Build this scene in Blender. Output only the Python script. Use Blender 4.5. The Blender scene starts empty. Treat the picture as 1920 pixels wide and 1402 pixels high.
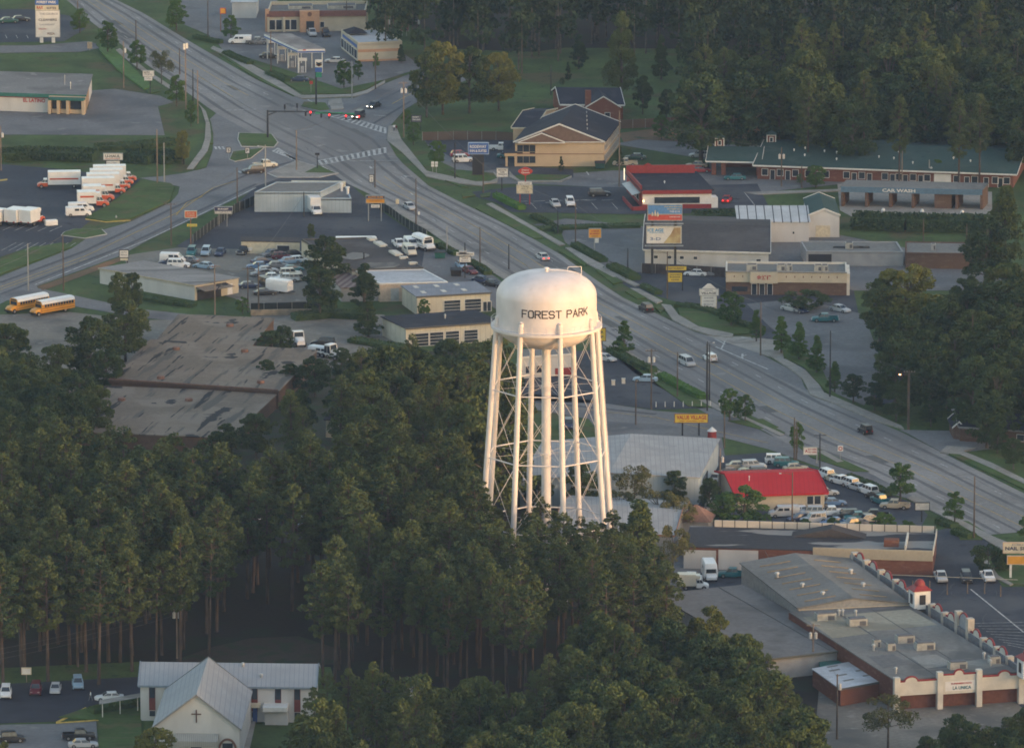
import bpy, bmesh, math, random
from math import sin, cos, tan, pi, sqrt, atan2, radians as R_
from mathutils import Vector
rnd = random.Random(11)
S = bpy.context.scene
COL = S.collection
# ---------------------------------------------------------------- camera
F = 15000.0; TH = R_(12.43); CAMZ = 339.0
cd = bpy.data.cameras.new('Camera'); cam = bpy.data.objects.new('Camera', cd); COL.objects.link(cam)
cam.location = (0, 0, CAMZ); cam.rotation_euler = (pi/2 - TH, 0, 0)
cd.sensor_width = 36; cd.lens = F/1920*36; cd.clip_start = 5; cd.clip_end = 9000
S.camera = cam
# ---------------------------------------------------------------- sky, sun, exposure
SUN_EL = R_(4.2); SUN_AZ = R_(58)          # sun stands behind the camera, 58 degrees round to its right
W = bpy.data.worlds.new('World'); S.world = W; W.use_nodes = True
sky = W.node_tree.nodes.new('ShaderNodeTexSky'); sky.sky_type = 'NISHITA'; sky.sun_disc = False
sky.sun_elevation = SUN_EL; sky.sun_rotation = pi - SUN_AZ
sky.air_density = 1.0; sky.dust_density = 1.3; sky.ozone_density = 1.0
bg = W.node_tree.nodes['Background']; bg.inputs[1].default_value = 0.15
tint = W.node_tree.nodes.new('ShaderNodeVectorMath'); tint.operation = 'MULTIPLY'; tint.inputs[1].default_value = (1.10, 1.0, .975)
W.node_tree.links.new(sky.outputs[0], tint.inputs[0]); W.node_tree.links.new(tint.outputs[0], bg.inputs[0])
sl = bpy.data.lights.new('sun', 'SUN'); sl.energy = 2.0; sl.angle = R_(0.6); sl.color = (.235, .158, .098)
so = bpy.data.objects.new('sun', sl); COL.objects.link(so)
sd = Vector((sin(SUN_AZ)*cos(SUN_EL), -cos(SUN_AZ)*cos(SUN_EL), sin(SUN_EL)))
so.rotation_euler = sd.to_track_quat('Z', 'Y').to_euler(); so.location = (300, 900, 400)
S.view_settings.view_transform = 'Standard'; S.view_settings.look = 'None'
S.view_settings.exposure = 2.24; S.view_settings.gamma = 1; S.view_settings.use_curve_mapping = False
S.render.engine = 'CYCLES'; S.cycles.pixel_filter_type = 'BLACKMAN_HARRIS'; S.cycles.filter_width = 1.75
# ---------------------------------------------------------------- pixel (1920x1402) <-> ground helpers
def slope(py):
    v = (701 - py)/F
    return (-sin(TH) + v*cos(TH))/(cos(TH) + v*sin(TH))
def G(px, py, z=0.0):
    "the point at height z that the photograph shows at this pixel"
    v = (701 - py)/F; Y = (z - CAMZ)/slope(py); t = Y/(cos(TH) + v*sin(TH))
    return Vector((t*(px - 960)/F, Y, z))
def ZAT(Y, py): return CAMZ + Y*slope(py)
def XAT(Y, px, py=701):
    v = (701 - py)/F; return Y/(cos(TH) + v*sin(TH))*(px - 960)/F
def SC(Y): return F/(Y/cos(TH))           # photo pixels per metre (roughly)
# ---------------------------------------------------------------- mesh builder
class MB:
    def __init__(s): s.v = []; s.f = []; s.m = []
    def poly(s, pts, mi=0):
        n = len(s.v); s.v += [tuple(p) for p in pts]; s.f.append(tuple(range(n, n+len(pts)))); s.m.append(mi)
    def hexa(s, p, mi=0):
        n = len(s.v); s.v += [tuple(q) for q in p]
        for f in ((3,2,1,0),(4,5,6,7),(0,1,5,4),(1,2,6,5),(2,3,7,6),(3,0,4,7)):
            s.f.append(tuple(n+i for i in f)); s.m.append(mi)
    def box(s, x0,y0,z0,x1,y1,z1, mi=0):
        s.hexa([(x0,y0,z0),(x1,y0,z0),(x1,y1,z0),(x0,y1,z0),(x0,y0,z1),(x1,y0,z1),(x1,y1,z1),(x0,y1,z1)], mi)
    def obox(s, o, a, b, c, mi=0):
        o,a,b,c = Vector(o),Vector(a),Vector(b),Vector(c)
        s.hexa([o,o+a,o+a+b,o+b,o+c,o+a+c,o+a+b+c,o+b+c], mi)
    def prism(s, pts, z0, z1, mi=0, side=None, bottom=False):
        n = len(s.v); k = len(pts)
        s.v += [(p[0],p[1],z0) for p in pts] + [(p[0],p[1],z1) for p in pts]
        for i in range(k):
            j = (i+1) % k; s.f.append((n+i,n+j,n+k+j,n+k+i)); s.m.append(mi if side is None else side)
        s.f.append(tuple(range(n+k, n+2*k))); s.m.append(mi)
        if bottom: s.f.append(tuple(range(n+k-1, n-1, -1))); s.m.append(mi)
    def tube(s, p0, p1, r0, r1=None, n=8, mi=0, caps=True):
        p0 = Vector(p0); p1 = Vector(p1); r1 = r0 if r1 is None else r1
        d = (p1-p0).normalized(); a = d.orthogonal().normalized(); b = d.cross(a); k = len(s.v)
        for p, r in ((p0,r0),(p1,r1)):
            for i in range(n):
                t = 2*pi*i/n; s.v.append(tuple(p + a*(r*cos(t)) + b*(r*sin(t))))
        for i in range(n):
            j = (i+1) % n; s.f.append((k+i,k+j,k+n+j,k+n+i)); s.m.append(mi)
        if caps:
            s.f.append(tuple(range(k+n-1,k-1,-1))); s.m.append(mi); s.f.append(tuple(range(k+n,k+2*n))); s.m.append(mi)
    def path(s, pts, r, n=6, mi=0):
        for a, b in zip(pts, pts[1:]): s.tube(a, b, r, r, n, mi)
    def lathe(s, prof, c, n=48, mi=0):
        k = len(s.v)
        for r, z in prof:
            for i in range(n):
                t = 2*pi*i/n; s.v.append((c[0]+r*cos(t), c[1]+r*sin(t), c[2]+z))
        for j in range(len(prof)-1):
            for i in range(n):
                i2 = (i+1) % n; s.f.append((k+j*n+i, k+j*n+i2, k+(j+1)*n+i2, k+(j+1)*n+i)); s.m.append(mi)
    def mesh(s, mats, base=(0,0,0), smooth=False, name='m', rz=0):
        me = bpy.data.meshes.new(name); bx,by,bz = base
        me.from_pydata([(x-bx,y-by,z-bz) for x,y,z in s.v], [], s.f)
        if not isinstance(mats, (list,tuple)): mats = [mats]
        for m in mats: me.materials.append(m)
        if len(mats) > 1: me.polygons.foreach_set('material_index', s.m)
        if smooth:
            me.polygons.foreach_set('use_smooth', [True]*len(s.f)); me.set_sharp_from_angle(angle=R_(40))
        me.update(); return me
# ---------------------------------------------------------------- objects
def tag(o, label=None, cat=None, group=None, kind=None):
    if label: o['label'] = label
    if cat: o['category'] = cat
    if group: o['group'] = group
    if kind: o['kind'] = kind
    return o
def empty(name, label, cat, base, group=None, rz=0):
    o = bpy.data.objects.new(name, None); COL.objects.link(o); o.location = base; o.rotation_euler[2] = rz
    o.empty_display_size = .5
    return tag(o, label, cat, group)
def ob(name, me, parent=None):
    o = bpy.data.objects.new(name, me); COL.objects.link(o)
    if parent: o.parent = parent
    return o
class Thing:
    def __init__(s, name, label, cat, base, group=None):
        s.base = Vector(base); s.e = empty(name, label, cat, base, group)
    def part(s, name, mb, mats, parent=None, label=None, smooth=False):
        o = ob(name, mb.mesh(mats, s.base, smooth, name), parent or s.e)
        if label: o['label'] = label
        return o
    def text(s, txt, p, right, up, h, mat, w=None, parent=None, thick=.03, name='lettering', bold=.03):
        mb = text_mb(txt, p, right, up, h, w, thick, bold)
        return s.part(name, mb, mat, parent)
def single(name, label, cat, mb, mats, base=None, group=None, smooth=False):
    if base is None:
        k = len(mb.v); base = (sum(v[0] for v in mb.v)/k, sum(v[1] for v in mb.v)/k, min(v[2] for v in mb.v))
    o = ob(name, mb.mesh(mats, base, smooth, name)); o.location = base
    return tag(o, label, cat, group)
def struct(name, mb, mats, kind='structure', label=None):
    o = ob(name, mb.mesh(mats, (0,0,0), False, name)); o['kind'] = kind
    if label: o['label'] = label
    return o
_tc = {}
def text_mb(txt, p, right, up, h, w=None, thick=.03, bold=.03):
    "flat lettering centred on p; h = cap height in metres, w = fitted width"
    if (txt,bold) not in _tc:
        c = bpy.data.curves.new('t', 'FONT'); c.body = txt; c.align_x = 'CENTER'; c.align_y = 'CENTER'; c.size = 1; c.offset = bold; c.resolution_u = 2
        o = bpy.data.objects.new('t', c); COL.objects.link(o)
        dg = bpy.context.evaluated_depsgraph_get(); me = bpy.data.meshes.new_from_object(o.evaluated_get(dg))
        vs = [v.co.copy() for v in me.vertices]; fs = [tuple(q.vertices) for q in me.polygons]
        bpy.data.objects.remove(o); bpy.data.curves.remove(c); bpy.data.meshes.remove(me)
        if vs:
            x0 = min(v.x for v in vs); x1 = max(v.x for v in vs); y0 = min(v.y for v in vs); y1 = max(v.y for v in vs)
        else: x0=y0=0; x1=y1=1
        _tc[(txt,bold)] = (vs, fs, x0, x1, y0, y1)
    vs, fs, x0, x1, y0, y1 = _tc[(txt,bold)]
    right = Vector(right).normalized(); up = Vector(up).normalized(); n = right.cross(up)
    sy = h/(y1-y0); sx = (w/(x1-x0)) if w else sy
    mb = MB(); p = Vector(p) + n*thick
    mb.v = [tuple(p + right*((v.x-(x0+x1)/2)*sx) + up*((v.y-(y0+y1)/2)*sy)) for v in vs]
    mb.f = fs; mb.m = [0]*len(fs)
    return mb
# ---------------------------------------------------------------- materials (all procedural)
_mc = {}
def mat(name, c, rough=.8, metal=0, var=.12, scale=1.5, c2=None, emit=0, stretch=None, spec=.3, detail=4, bump=0, perobj=0, lo=.35, hi=.65):
    if name in _mc: return _mc[name]
    m = bpy.data.materials.new(name); m.use_nodes = True; nt = m.node_tree; N = nt.nodes; L = nt.links
    b = N['Principled BSDF']; b.inputs['Roughness'].default_value = rough; b.inputs['Metallic'].default_value = metal
    b.inputs['Specular IOR Level'].default_value = spec
    tc = N.new('ShaderNodeTexCoord'); nz = N.new('ShaderNodeTexNoise'); nz.inputs['Scale'].default_value = scale; nz.inputs['Detail'].default_value = detail
    if stretch:
        mp = N.new('ShaderNodeMapping'); mp.inputs['Scale'].default_value = stretch[:3]
        if len(stretch) > 3: mp.inputs['Rotation'].default_value[2] = R_(stretch[3])
        L.new(tc.outputs['Object'], mp.inputs[0]); L.new(mp.outputs[0], nz.inputs['Vector'])
    else: L.new(tc.outputs['Object'], nz.inputs['Vector'])
    cr = N.new('ShaderNodeValToRGB'); cr.color_ramp.elements[0].position = lo; cr.color_ramp.elements[1].position = hi
    a = c2 if c2 else tuple(x*(1-var) for x in c); d = c if c2 else tuple(min(1,x*(1+var)) for x in c)
    cr.color_ramp.elements[0].color = (*a,1); cr.color_ramp.elements[1].color = (*d,1)
    L.new(nz.outputs['Fac'], cr.inputs[0]); out = cr.outputs[0]
    if perobj:
        oi = N.new('ShaderNodeObjectInfo'); mr = N.new('ShaderNodeMapRange'); mr.inputs['To Min'].default_value = 1-perobj; mr.inputs['To Max'].default_value = 1+perobj
        L.new(oi.outputs['Random'], mr.inputs[0]); mx = N.new('ShaderNodeVectorMath'); mx.operation = 'SCALE'
        L.new(out, mx.inputs[0]); L.new(mr.outputs[0], mx.inputs['Scale']); out = mx.outputs[0]
    L.new(out, b.inputs['Base Color'])
    if emit:
        b.inputs['Emission Color'].default_value = (*c,1); b.inputs['Emission Strength'].default_value = emit
    if bump:
        bp = N.new('ShaderNodeBump'); bp.inputs['Strength'].default_value = bump; bp.inputs['Distance'].default_value = .05
        L.new(nz.outputs['Fac'], bp.inputs['Height']); L.new(bp.outputs[0], b.inputs['Normal'])
    _mc[name] = m; return m
def layered(name, c, specks, rough=.9, base_scale=.05, base_var=.12, fine=1.2):
    "base colour with broad tone drift, fine grain and extra stain layers [(colour, scale, threshold, softness, stretch)]"
    if name in _mc: return _mc[name]
    m = mat(name, c, rough, var=base_var, scale=base_scale, detail=8, spec=.1); nt = m.node_tree; N = nt.nodes; L = nt.links
    b = N['Principled BSDF']; cur = b.inputs['Base Color'].links[0].from_socket; tc = [n for n in N if n.type == 'TEX_COORD'][0]
    g = N.new('ShaderNodeTexNoise'); g.inputs['Scale'].default_value = fine; g.inputs['Detail'].default_value = 3
    L.new(tc.outputs['Object'], g.inputs['Vector'])
    mr = N.new('ShaderNodeMapRange'); mr.inputs['From Min'].default_value = .3; mr.inputs['From Max'].default_value = .7
    mr.inputs['To Min'].default_value = .88; mr.inputs['To Max'].default_value = 1.12; L.new(g.outputs['Fac'], mr.inputs[0])
    sc = N.new('ShaderNodeVectorMath'); sc.operation = 'SCALE'; L.new(cur, sc.inputs[0]); L.new(mr.outputs[0], sc.inputs['Scale']); cur = sc.outputs[0]
    for (c2, s2, th, soft, st) in specks:
        n2 = N.new('ShaderNodeTexNoise'); n2.inputs['Scale'].default_value = s2; n2.inputs['Detail'].default_value = 6
        if st:
            mp = N.new('ShaderNodeMapping'); mp.inputs['Scale'].default_value = st[:3]
            if len(st) > 3: mp.vector_type = 'TEXTURE'; mp.inputs['Scale'].default_value = [1/q for q in st[:3]]; mp.inputs['Rotation'].default_value[2] = R_(st[3])
            L.new(tc.outputs['Object'], mp.inputs[0]); L.new(mp.outputs[0], n2.inputs['Vector'])
        else: L.new(tc.outputs['Object'], n2.inputs['Vector'])
        r2 = N.new('ShaderNodeMapRange'); r2.inputs['From Min'].default_value = th; r2.inputs['From Max'].default_value = th+soft
        L.new(n2.outputs['Fac'], r2.inputs[0])
        mx = N.new('ShaderNodeMix'); mx.data_type = 'RGBA'; L.new(r2.outputs[0], mx.inputs['Factor']); L.new(cur, mx.inputs['A']); mx.inputs['B'].default_value = (*c2,1)
        cur = mx.outputs['Result']
    L.new(cur, b.inputs['Base Color']); return m
def ribbed(name, c, c2, freq, ang=0, rough=.75, metal=0, width=.2, noise=.1):
    "stripes across a roof or fence (standing seams, planks)"
    if name in _mc: return _mc[name]
    m = mat(name, c, rough, metal, var=noise, scale=.3, spec=.12); nt = m.node_tree; N = nt.nodes; L = nt.links
    b = N['Principled BSDF']; cur = b.inputs['Base Color'].links[0].from_socket; tc = [n for n in N if n.type == 'TEX_COORD'][0]
    mp = N.new('ShaderNodeMapping'); mp.inputs['Rotation'].default_value[2] = R_(ang); L.new(tc.outputs['Object'], mp.inputs[0])
    sx = N.new('ShaderNodeSeparateXYZ'); L.new(mp.outputs[0], sx.inputs[0])
    ml = N.new('ShaderNodeMath'); ml.operation = 'MULTIPLY'; ml.inputs[1].default_value = freq; L.new(sx.outputs['X'], ml.inputs[0])
    fr = N.new('ShaderNodeMath'); fr.operation = 'FRACT'; L.new(ml.outputs[0], fr.inputs[0])
    lt = N.new('ShaderNodeMath'); lt.operation = 'LESS_THAN'; lt.inputs[1].default_value = width; L.new(fr.outputs[0], lt.inputs[0])
    mx = N.new('ShaderNodeMix'); mx.data_type = 'RGBA'; L.new(lt.outputs[0], mx.inputs['Factor']); L.new(cur, mx.inputs['A']); mx.inputs['B'].default_value = (*c2,1)
    L.new(mx.outputs['Result'], b.inputs['Base Color']); return m
GRASS = layered('grass', (.066,.098,.034), [((.095,.085,.042), .07, .54, .10, None), ((.034,.055,.028), .5, .6, .1, None)], base_scale=.08, base_var=.25)
GRASS2 = layered('mown_grass', (.070,.108,.034), [((.11,.098,.046), .15, .57, .10, None), ((.10,.11,.05), .5, .55, .1, (.3,1.5,1))], base_scale=.1, base_var=.2)
DIRT = layered('bare_red_soil', (.15,.10,.06), [((.24,.13,.07), .08, .5, .15, None), ((.07,.08,.04), .2, .58, .1, None)])
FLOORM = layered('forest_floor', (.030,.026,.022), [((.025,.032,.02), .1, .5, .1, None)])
ROADM = layered('worn_asphalt', (.25,.238,.228), [((.18,.173,.17), .03, .52, .12, (1,.25,1)), ((.29,.277,.26), .2, .62, .1, None)], base_var=.14)
STREET = layered('street_asphalt', (.19,.188,.19), [((.12,.12,.128), .05, .5, .15, None), ((.20,.195,.19), .3, .62, .1, None)])
DARK = layered('dark_asphalt', (.058,.062,.075), [((.095,.097,.105), .05, .52, .15, None), ((.04,.042,.05), .3, .62, .08, None)])
MID = layered('faded_asphalt', (.17,.168,.17), [((.125,.125,.13), .06, .5, .12, None), ((.215,.21,.20), .25, .6, .1, None)])
GRAVEL = layered('gravel_yard', (.20,.185,.16), [((.13,.125,.115), .07, .5, .12, None), ((.25,.235,.21), .4, .6, .1, None)])
CONC = layered('concrete', (.30,.28,.25), [((.23,.215,.195), .2, .5, .15, None)])
CURB = mat('kerb_concrete', (.40,.38,.35), .9, var=.15, scale=.6)
WPAINT = mat('white_road_paint', (.42,.42,.41), .8, var=.4, scale=1.2)
YPAINT = mat('yellow_road_paint', (.50,.33,.07), .8, var=.3, scale=1.5)
STAIN = layered('oil_stained_asphalt', (.145,.14,.14), [((.17,.165,.16), .1, .55, .1, (1,.2,1))])
STAIN2 = layered('oil_stained_street', (.11,.11,.118), [])
white = mat('white_paint', (.72,.71,.69), .55, var=.05, scale=.8)
# ---------------------------------------------------------------- ground, roads, lots
def PG(pts, z=0): return [G(x, y, z) for x, y in pts]
g = MB(); g.poly([(-3500,-300,-.02),(3500,-300,-.02),(3500,6500,-.02),(-3500,6500,-.02)]); struct('ground', g, GRASS)
from mathutils.geometry import delaunay_2d_cdt
def area(b, P, z):
    "fill an outline with triangles that never overlap"
    o = delaunay_2d_cdt([Vector((p.x,p.y)) for p in P], [], [list(range(len(P)))], 1, 1e-4); k = len(b.v)
    b.v += [(v.x,v.y,z) for v in o[0]]; b.f += [tuple(k+i for i in f) for f in o[2]]; b.m += [0]*len(o[2])
def flat(name, pts, m, lev):
    b = MB(); area(b, PG(pts), .012*lev); return struct(name, b, m)
_rz = [0]
def raised(name, pts, m, z0=0, z1=.15):
    _rz[0] += 1; z1 += .0035*(_rz[0] % 40)
    b = MB(); P = PG(pts); area(b, P, z1)
    for i in range(len(P)): p, q = P[i], P[(i+1)%len(P)]; b.poly([(p.x,p.y,z0),(q.x,q.y,z0),(q.x,q.y,z1),(p.x,p.y,z1)])
    return struct(name, b, m)
DIRv = (G(1560,765)-G(840,385)); DIRv.z = 0; DIRv.normalize(); PERP = Vector((DIRv.y*-1, DIRv.x, 0))   # DIRv runs down the road towards the camera
Rpx = [(150,-40),(217,0),(272,27),(312,52),(362,82),(410,110),(480,150),(555,184),(640,224),(725,262),(747,300),(805,350),(880,388),(960,425),(1055,480),(1110,520),(1165,557),(1230,588),(1335,638),(1440,692),(1560,755),(1690,810),(1765,848),(1920,925),(2050,985)]
Lpx = [(60,-40),(125,0),(175,45),(225,82),(275,122),(332,160),(400,210),(500,265),(603,311),(648,343),(725,380),(770,405),(812,432),(880,475),(960,522),(1130,629),(1197,672),(1235,692),(1335,752),(1382,780),(1472,830),(1630,886),(1707,928),(1800,975),(1865,1010),(1920,1032),(2050,1100)]
def edge(pl): return sorted([((p.dot(DIRv)), p.dot(PERP)) for p in (G(*q) for q in pl)])
ER, EL = edge(Rpx), edge(Lpx)
def lat(E, q):
    if q <= E[0][0]: return E[0][1]
    for (a, u), (b, v) in zip(E, E[1:]):
        if q <= b: return u + (v-u)*(q-a)/(b-a)
    return E[-1][1]
def RD(q, s, z=0):
    "s=0 kerb on the left (near) side, s=1 kerb on the right (far) side"
    l = lat(EL, q); r = lat(ER, q); t = l + (r-l)*s; p = DIRv*q + PERP*t; return Vector((p.x, p.y, z))
Q0 = max(ER[0][0], EL[0][0]); Q1 = min(ER[-1][0], EL[-1][0])
def strip(b, s, w, z, q0=None, q1=None, step=8, wob=0):
    q = Q0 if q0 is None else q0; e = Q1 if q1 is None else q1; pts = []
    while q < e: pts.append(q); q += step
    pts.append(e); A = []
    for k, q in enumerate(pts):
        c = RD(q, s, z); ww = w*(1 + wob*sin(q*.13+s*9)); A.append((c - PERP*(ww/2), c + PERP*(ww/2)))
    for (a, b1), (c, d) in zip(A, A[1:]): b.poly([a, b1, d, c])
Qof = lambda x, y: G(x, y).dot(DIRv)
b = MB(); n = 70
for i in range(n):
    q = Q0+(Q1-Q0)*i/n; r = Q0+(Q1-Q0)*(i+1)/n; b.poly([RD(q,0,.05),RD(q,1,.05),RD(r,1,.05),RD(r,0,.05)])
struct('main_road', b, ROADM)
QI0, QI1 = Qof(470,180), Qof(730,330)
b = MB()
for s in (.11, .305, .69, .885): strip(b, s, .95, .064, wob=.25)
struct('road_stains', b, STAIN)
b = MB(); y = MB()
for s in (.205, .79):
    q = Q0
    while q < Q1:
        if not (QI0 < q < QI1): strip(b, s, .16, .078, q, q+3.2)
        q += 12
for a0, a1 in ((Q0, QI0), (QI1, Q1)):
    for s in (.41, .585): strip(y, s-.004, .13, .078, a0, a1)
struct('lane_dashes', b, WPAINT); struct('centre_lines', y, YPAINT)
# side streets and slip lanes
flat('west_street', [(392,225),(400,250),(399,282),(387,315),(345,325),(300,331),(262,334),(300,342),(337,350),(334,364),(320,380),(245,416),(190,432),(160,449),(135,466),(0,519),(-160,580),(-160,640),(0,570),(65,538),(225,480),(275,452),(480,355),(545,335),(612,316),(640,300),(560,262),(500,228),(430,190)], STREET, 2)
flat('back_street', [(-160,560),(65,532),(72,541),(125,551),(175,562),(265,580),(357,590),(420,592),(500,600),(560,640),(640,660),(640,672),(540,672),(470,610),(360,604),(265,596),(125,572),(0,562),(-160,620)], STREET, 3)
flat('north_street', [(540,172),(567,187),(665,184),(687,175),(725,156),(790,131),(880,110),(900,140),(800,182),(760,205),(733,235),(728,262),(700,262),(600,225)], STREET, 5)
flat('village_street', [(1110,628),(1125,650),(1190,680),(1232,700),(1330,752),(1390,788),(1475,832),(1440,842),(1350,812),(1230,795),(1130,790),(960,760),(960,738),(1060,742),(1140,757),(1230,770),(1330,778),(1190,700)], STREET, 2)
flat('frontage_road', [(1330,778),(1390,788),(1440,815),(1520,838),(1640,890),(1720,930),(1712,938),(1660,922),(1560,884),(1440,842),(1300,806),(1280,790)], STREET, 3)
flat('east_side_street', [(1685,806),(1700,812),(1770,850),(1800,848),(1880,840),(2060,820),(2060,790),(1880,812),(1790,808)], STREET, 5)
flat('turn_lane', [(1300,622),(1335,632),(1400,650),(1475,690),(1500,705),(1508,725),(1520,742),(1560,757),(1440,700)], STREET, 6)
flat('village_driveway', [(1325,630),(1400,632),(1475,640),(1520,660),(1500,672),(1450,672),(1400,655),(1360,642)], CONC, 7)
# parking lots and yards
flat('rental_lot', [(-200,300),(0,308),(120,318),(265,336),(200,386),(172,412),(150,430),(132,455),(60,462),(0,482),(-200,540)], DARK, 2)
flat('plaza_lot', [(-200,18),(60,18),(130,30),(160,55),(120,78),(-200,84)], DARK, 2)
flat('plaza_drive', [(-200,86),(60,86),(165,78),(200,88),(150,98),(60,99),(-200,104)], MID, 3)
flat('market_lot', [(-200,205),(165,205),(172,170),(215,167),(300,180),(325,192),(296,200),(309,254),(-200,252)], MID, 2)
flat('gas_station_lot', [(330,-20),(520,-20),(520,40),(690,58),(770,110),(790,128),(720,150),(640,170),(560,140),(480,120),(420,98),(400,70),(330,40)], MID, 3)
flat('restaurant_lot', [(375,40),(500,20),(520,55),(480,80),(400,78)], MID, 4)
flat('hotel_lot', [(795,262),(970,262),(960,312),(1000,330),(1150,320),(1330,320),(1330,300),(1150,270),(1200,262),(1700,290),(1700,345),(1580,345),(1420,362),(1340,362),(1000,345),(905,345),(880,330),(820,300)], MID, 2)
flat('hotel_front_lot', [(797,263),(965,263),(965,312),(1075,318),(1075,333),(965,332),(930,318),(900,322),(848,296),(800,270)], DARK, 3)
flat('diner_lot', [(870,362),(990,348),(1170,352),(1420,345),(1440,385),(1345,400),(1170,402),(960,398),(930,380),(900,372)], DARK, 4)
flat('gravel_court', [(1050,430),(1000,422),(1060,410),(1210,425),(1215,510),(1140,512),(1120,490),(1060,455)], MID, 3)
flat('restaurant_front_lot', [(1140,515),(1220,508),(1600,540),(1620,640),(1760,740),(1640,760),(1560,735),(1480,690),(1430,640),(1350,590),(1180,540)], DARK, 2)
flat('strip_mall_lot', [(1400,570),(1500,560),(1620,590),(1660,700),(1620,760),(1560,735),(1500,660),(1440,610)], MID, 4)
flat('long_building_lot', [(1430,450),(1570,440),(1880,500),(1880,545),(1600,545),(1430,495)], MID, 3)
flat('car_wash_floor', [(1570,345),(1860,360),(1860,416),(1600,408),(1575,395)], CONC, 3)
flat('truck_lot', [(480,350),(560,322),(640,330),(700,385),(750,420),(830,470),(900,500),(940,530),(800,530),(640,470),(440,470),(360,470),(330,462),(400,420)], DARK, 3)
flat('yard_front_lot', [(800,448),(930,520),(960,545),(960,600),(900,560),(790,505)], MID, 4)
flat('junk_yard', [(230,480),(330,465),(560,470),(640,500),(640,560),(480,585),(440,560),(300,520),(240,500)], GRAVEL, 4)
flat('bus_lot', [(-200,585),(0,590),(130,585),(260,600),(360,600),(300,660),(180,720),(-200,720)], GRAVEL, 2)
flat('dirt_yard', [(470,590),(560,585),(720,590),(760,625),(700,660),(620,690),(560,660),(500,640)], GRAVEL, 2)
flat('value_lot', [(1130,655),(1200,682),(1330,757),(1325,765),(1230,768),(1140,757),(960,750),(930,700),(1060,660)], DARK, 2)
flat('sales_lot', [(1290,930),(1345,855),(1440,848),(1560,888),(1720,945),(1740,965),(1720,1000),(1300,1000)], DARK, 2)
flat('rough_ground', [(430,830),(525,738),(598,655),(640,672),(780,660),(930,650),(930,900),(430,900)], layered('rough_leafy_ground', (.055,.052,.034), [((.045,.06,.03), .3, .5, .1, None)]), .8)
flat('back_yard_lot', [(1100,780),(1350,800),(1360,860),(1330,960),(1280,1000),(1200,1110),(1420,1110),(1500,1050),(1300,1040)], MID, 1)
flat('plaza_front_lot', [(1730,1000),(1800,985),(1860,1012),(1900,1040),(1840,1042),(1880,1100),(2100,1100),(2100,1330),(1920,1330),(1700,1120),(1280,1130),(1280,1075),(1740,1075)], DARK, 2)
flat('plaza_side_lot', [(1540,1240),(2100,1300),(2100,1470),(1520,1470)], GRAVEL, 1)
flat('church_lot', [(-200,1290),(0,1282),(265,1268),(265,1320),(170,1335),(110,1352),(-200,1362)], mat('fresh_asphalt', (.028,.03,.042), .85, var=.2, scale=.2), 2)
flat('church_front_lot', [(-200,1362),(110,1356),(180,1350),(190,1470),(-200,1470)], MID, 1)
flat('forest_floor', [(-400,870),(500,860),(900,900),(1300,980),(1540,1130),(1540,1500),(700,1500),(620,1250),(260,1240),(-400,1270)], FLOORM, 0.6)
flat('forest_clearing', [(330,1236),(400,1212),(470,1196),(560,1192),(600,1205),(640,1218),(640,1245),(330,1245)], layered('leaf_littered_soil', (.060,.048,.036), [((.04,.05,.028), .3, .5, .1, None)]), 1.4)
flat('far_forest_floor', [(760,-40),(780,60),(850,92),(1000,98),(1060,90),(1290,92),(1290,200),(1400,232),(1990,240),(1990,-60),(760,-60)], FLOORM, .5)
flat('cut_bank', [(1160,250),(1300,232),(1500,240),(1700,255),(1930,262),(1930,290),(1500,262),(1300,268),(1170,268)], DIRT, 1)
flat('worn_verge', [(70,538),(225,482),(235,486),(150,520),(80,545)], DIRT, 4)
# verges, sidewalks and islands (raised, with kerbs)
def walk(pts, name='sidewalk'): return raised(name, pts, CONC, 0, .16)
def verge(pts): return raised('grass_verge', pts, GRASS2, 0, .14)
def island(pts, m=None):
    b = MB(); P = PG(pts); c = sum(P, Vector())/len(P); b.prism(P, 0, .17, 0)
    o = struct('kerb', b, CURB); b = MB(); b.prism([c+(p-c)*.95 for p in P], .1, .2); struct('traffic_island', b, m or GRASS2)
island([(447,250),(510,252),(522,268),(515,277),(452,276),(445,262)]); island([(436,285),(496,278),(470,298),(440,304),(430,300)])
island([(500,326),(556,302),(570,306),(636,326),(600,334),(520,334)], CONC); verge([(573,324),(598,313),(626,325)])
raised('traffic_island', [(572,325),(598,312),(628,326)], GRASS2, 0, .24)
island([(120,436),(140,430),(192,431),(201,440),(160,448),(114,442)])
raised('grass_bank', [(268,339),(320,346),(327,352),(318,378),(245,412),(200,416),(160,410),(200,388)], GRASS2, 0, .3)
verge([(-200,505),(0,487),(60,466),(115,456),(136,464),(0,515),(-200,580)])
b = MB(); b.poly(PG([(160,409),(200,415),(245,412),(245,414.5),(200,417.5),(160,412)], .05)); b.poly(PG([(0,337),(14,335),(14,338),(0,340)],.05))
b.poly(PG([(105,1352),(160,1325),(165,1327),(112,1353),(185,1348),(185,1350.5),(105,1356)],.09)); struct('yellow_kerb', b, YPAINT)
walk([(378,205),(386,232),(384,262),(378,280),(350,318),(362,318),(389,285),(396,260),(394,235),(386,210),(372,195)])
verge([(372,190),(386,208),(396,232),(399,252),(400,270),(392,270),(394,240),(386,212)]); verge([(390,284),(398,282),(386,314),(366,320),(378,302)])
walk([(225,92),(276,133),(335,172),(340,178),(330,176),(260,130),(215,96)])
verge([(186,78),(232,120),(285,165),(300,172),(280,176),(222,128),(180,84)])
raised('grass_bank', [(188,84),(212,92),(285,165),(270,170),(220,132),(186,96)], mat('hedge_grass', (.07,.14,.03), .9, var=.2, scale=.8), 0, .35)
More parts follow.
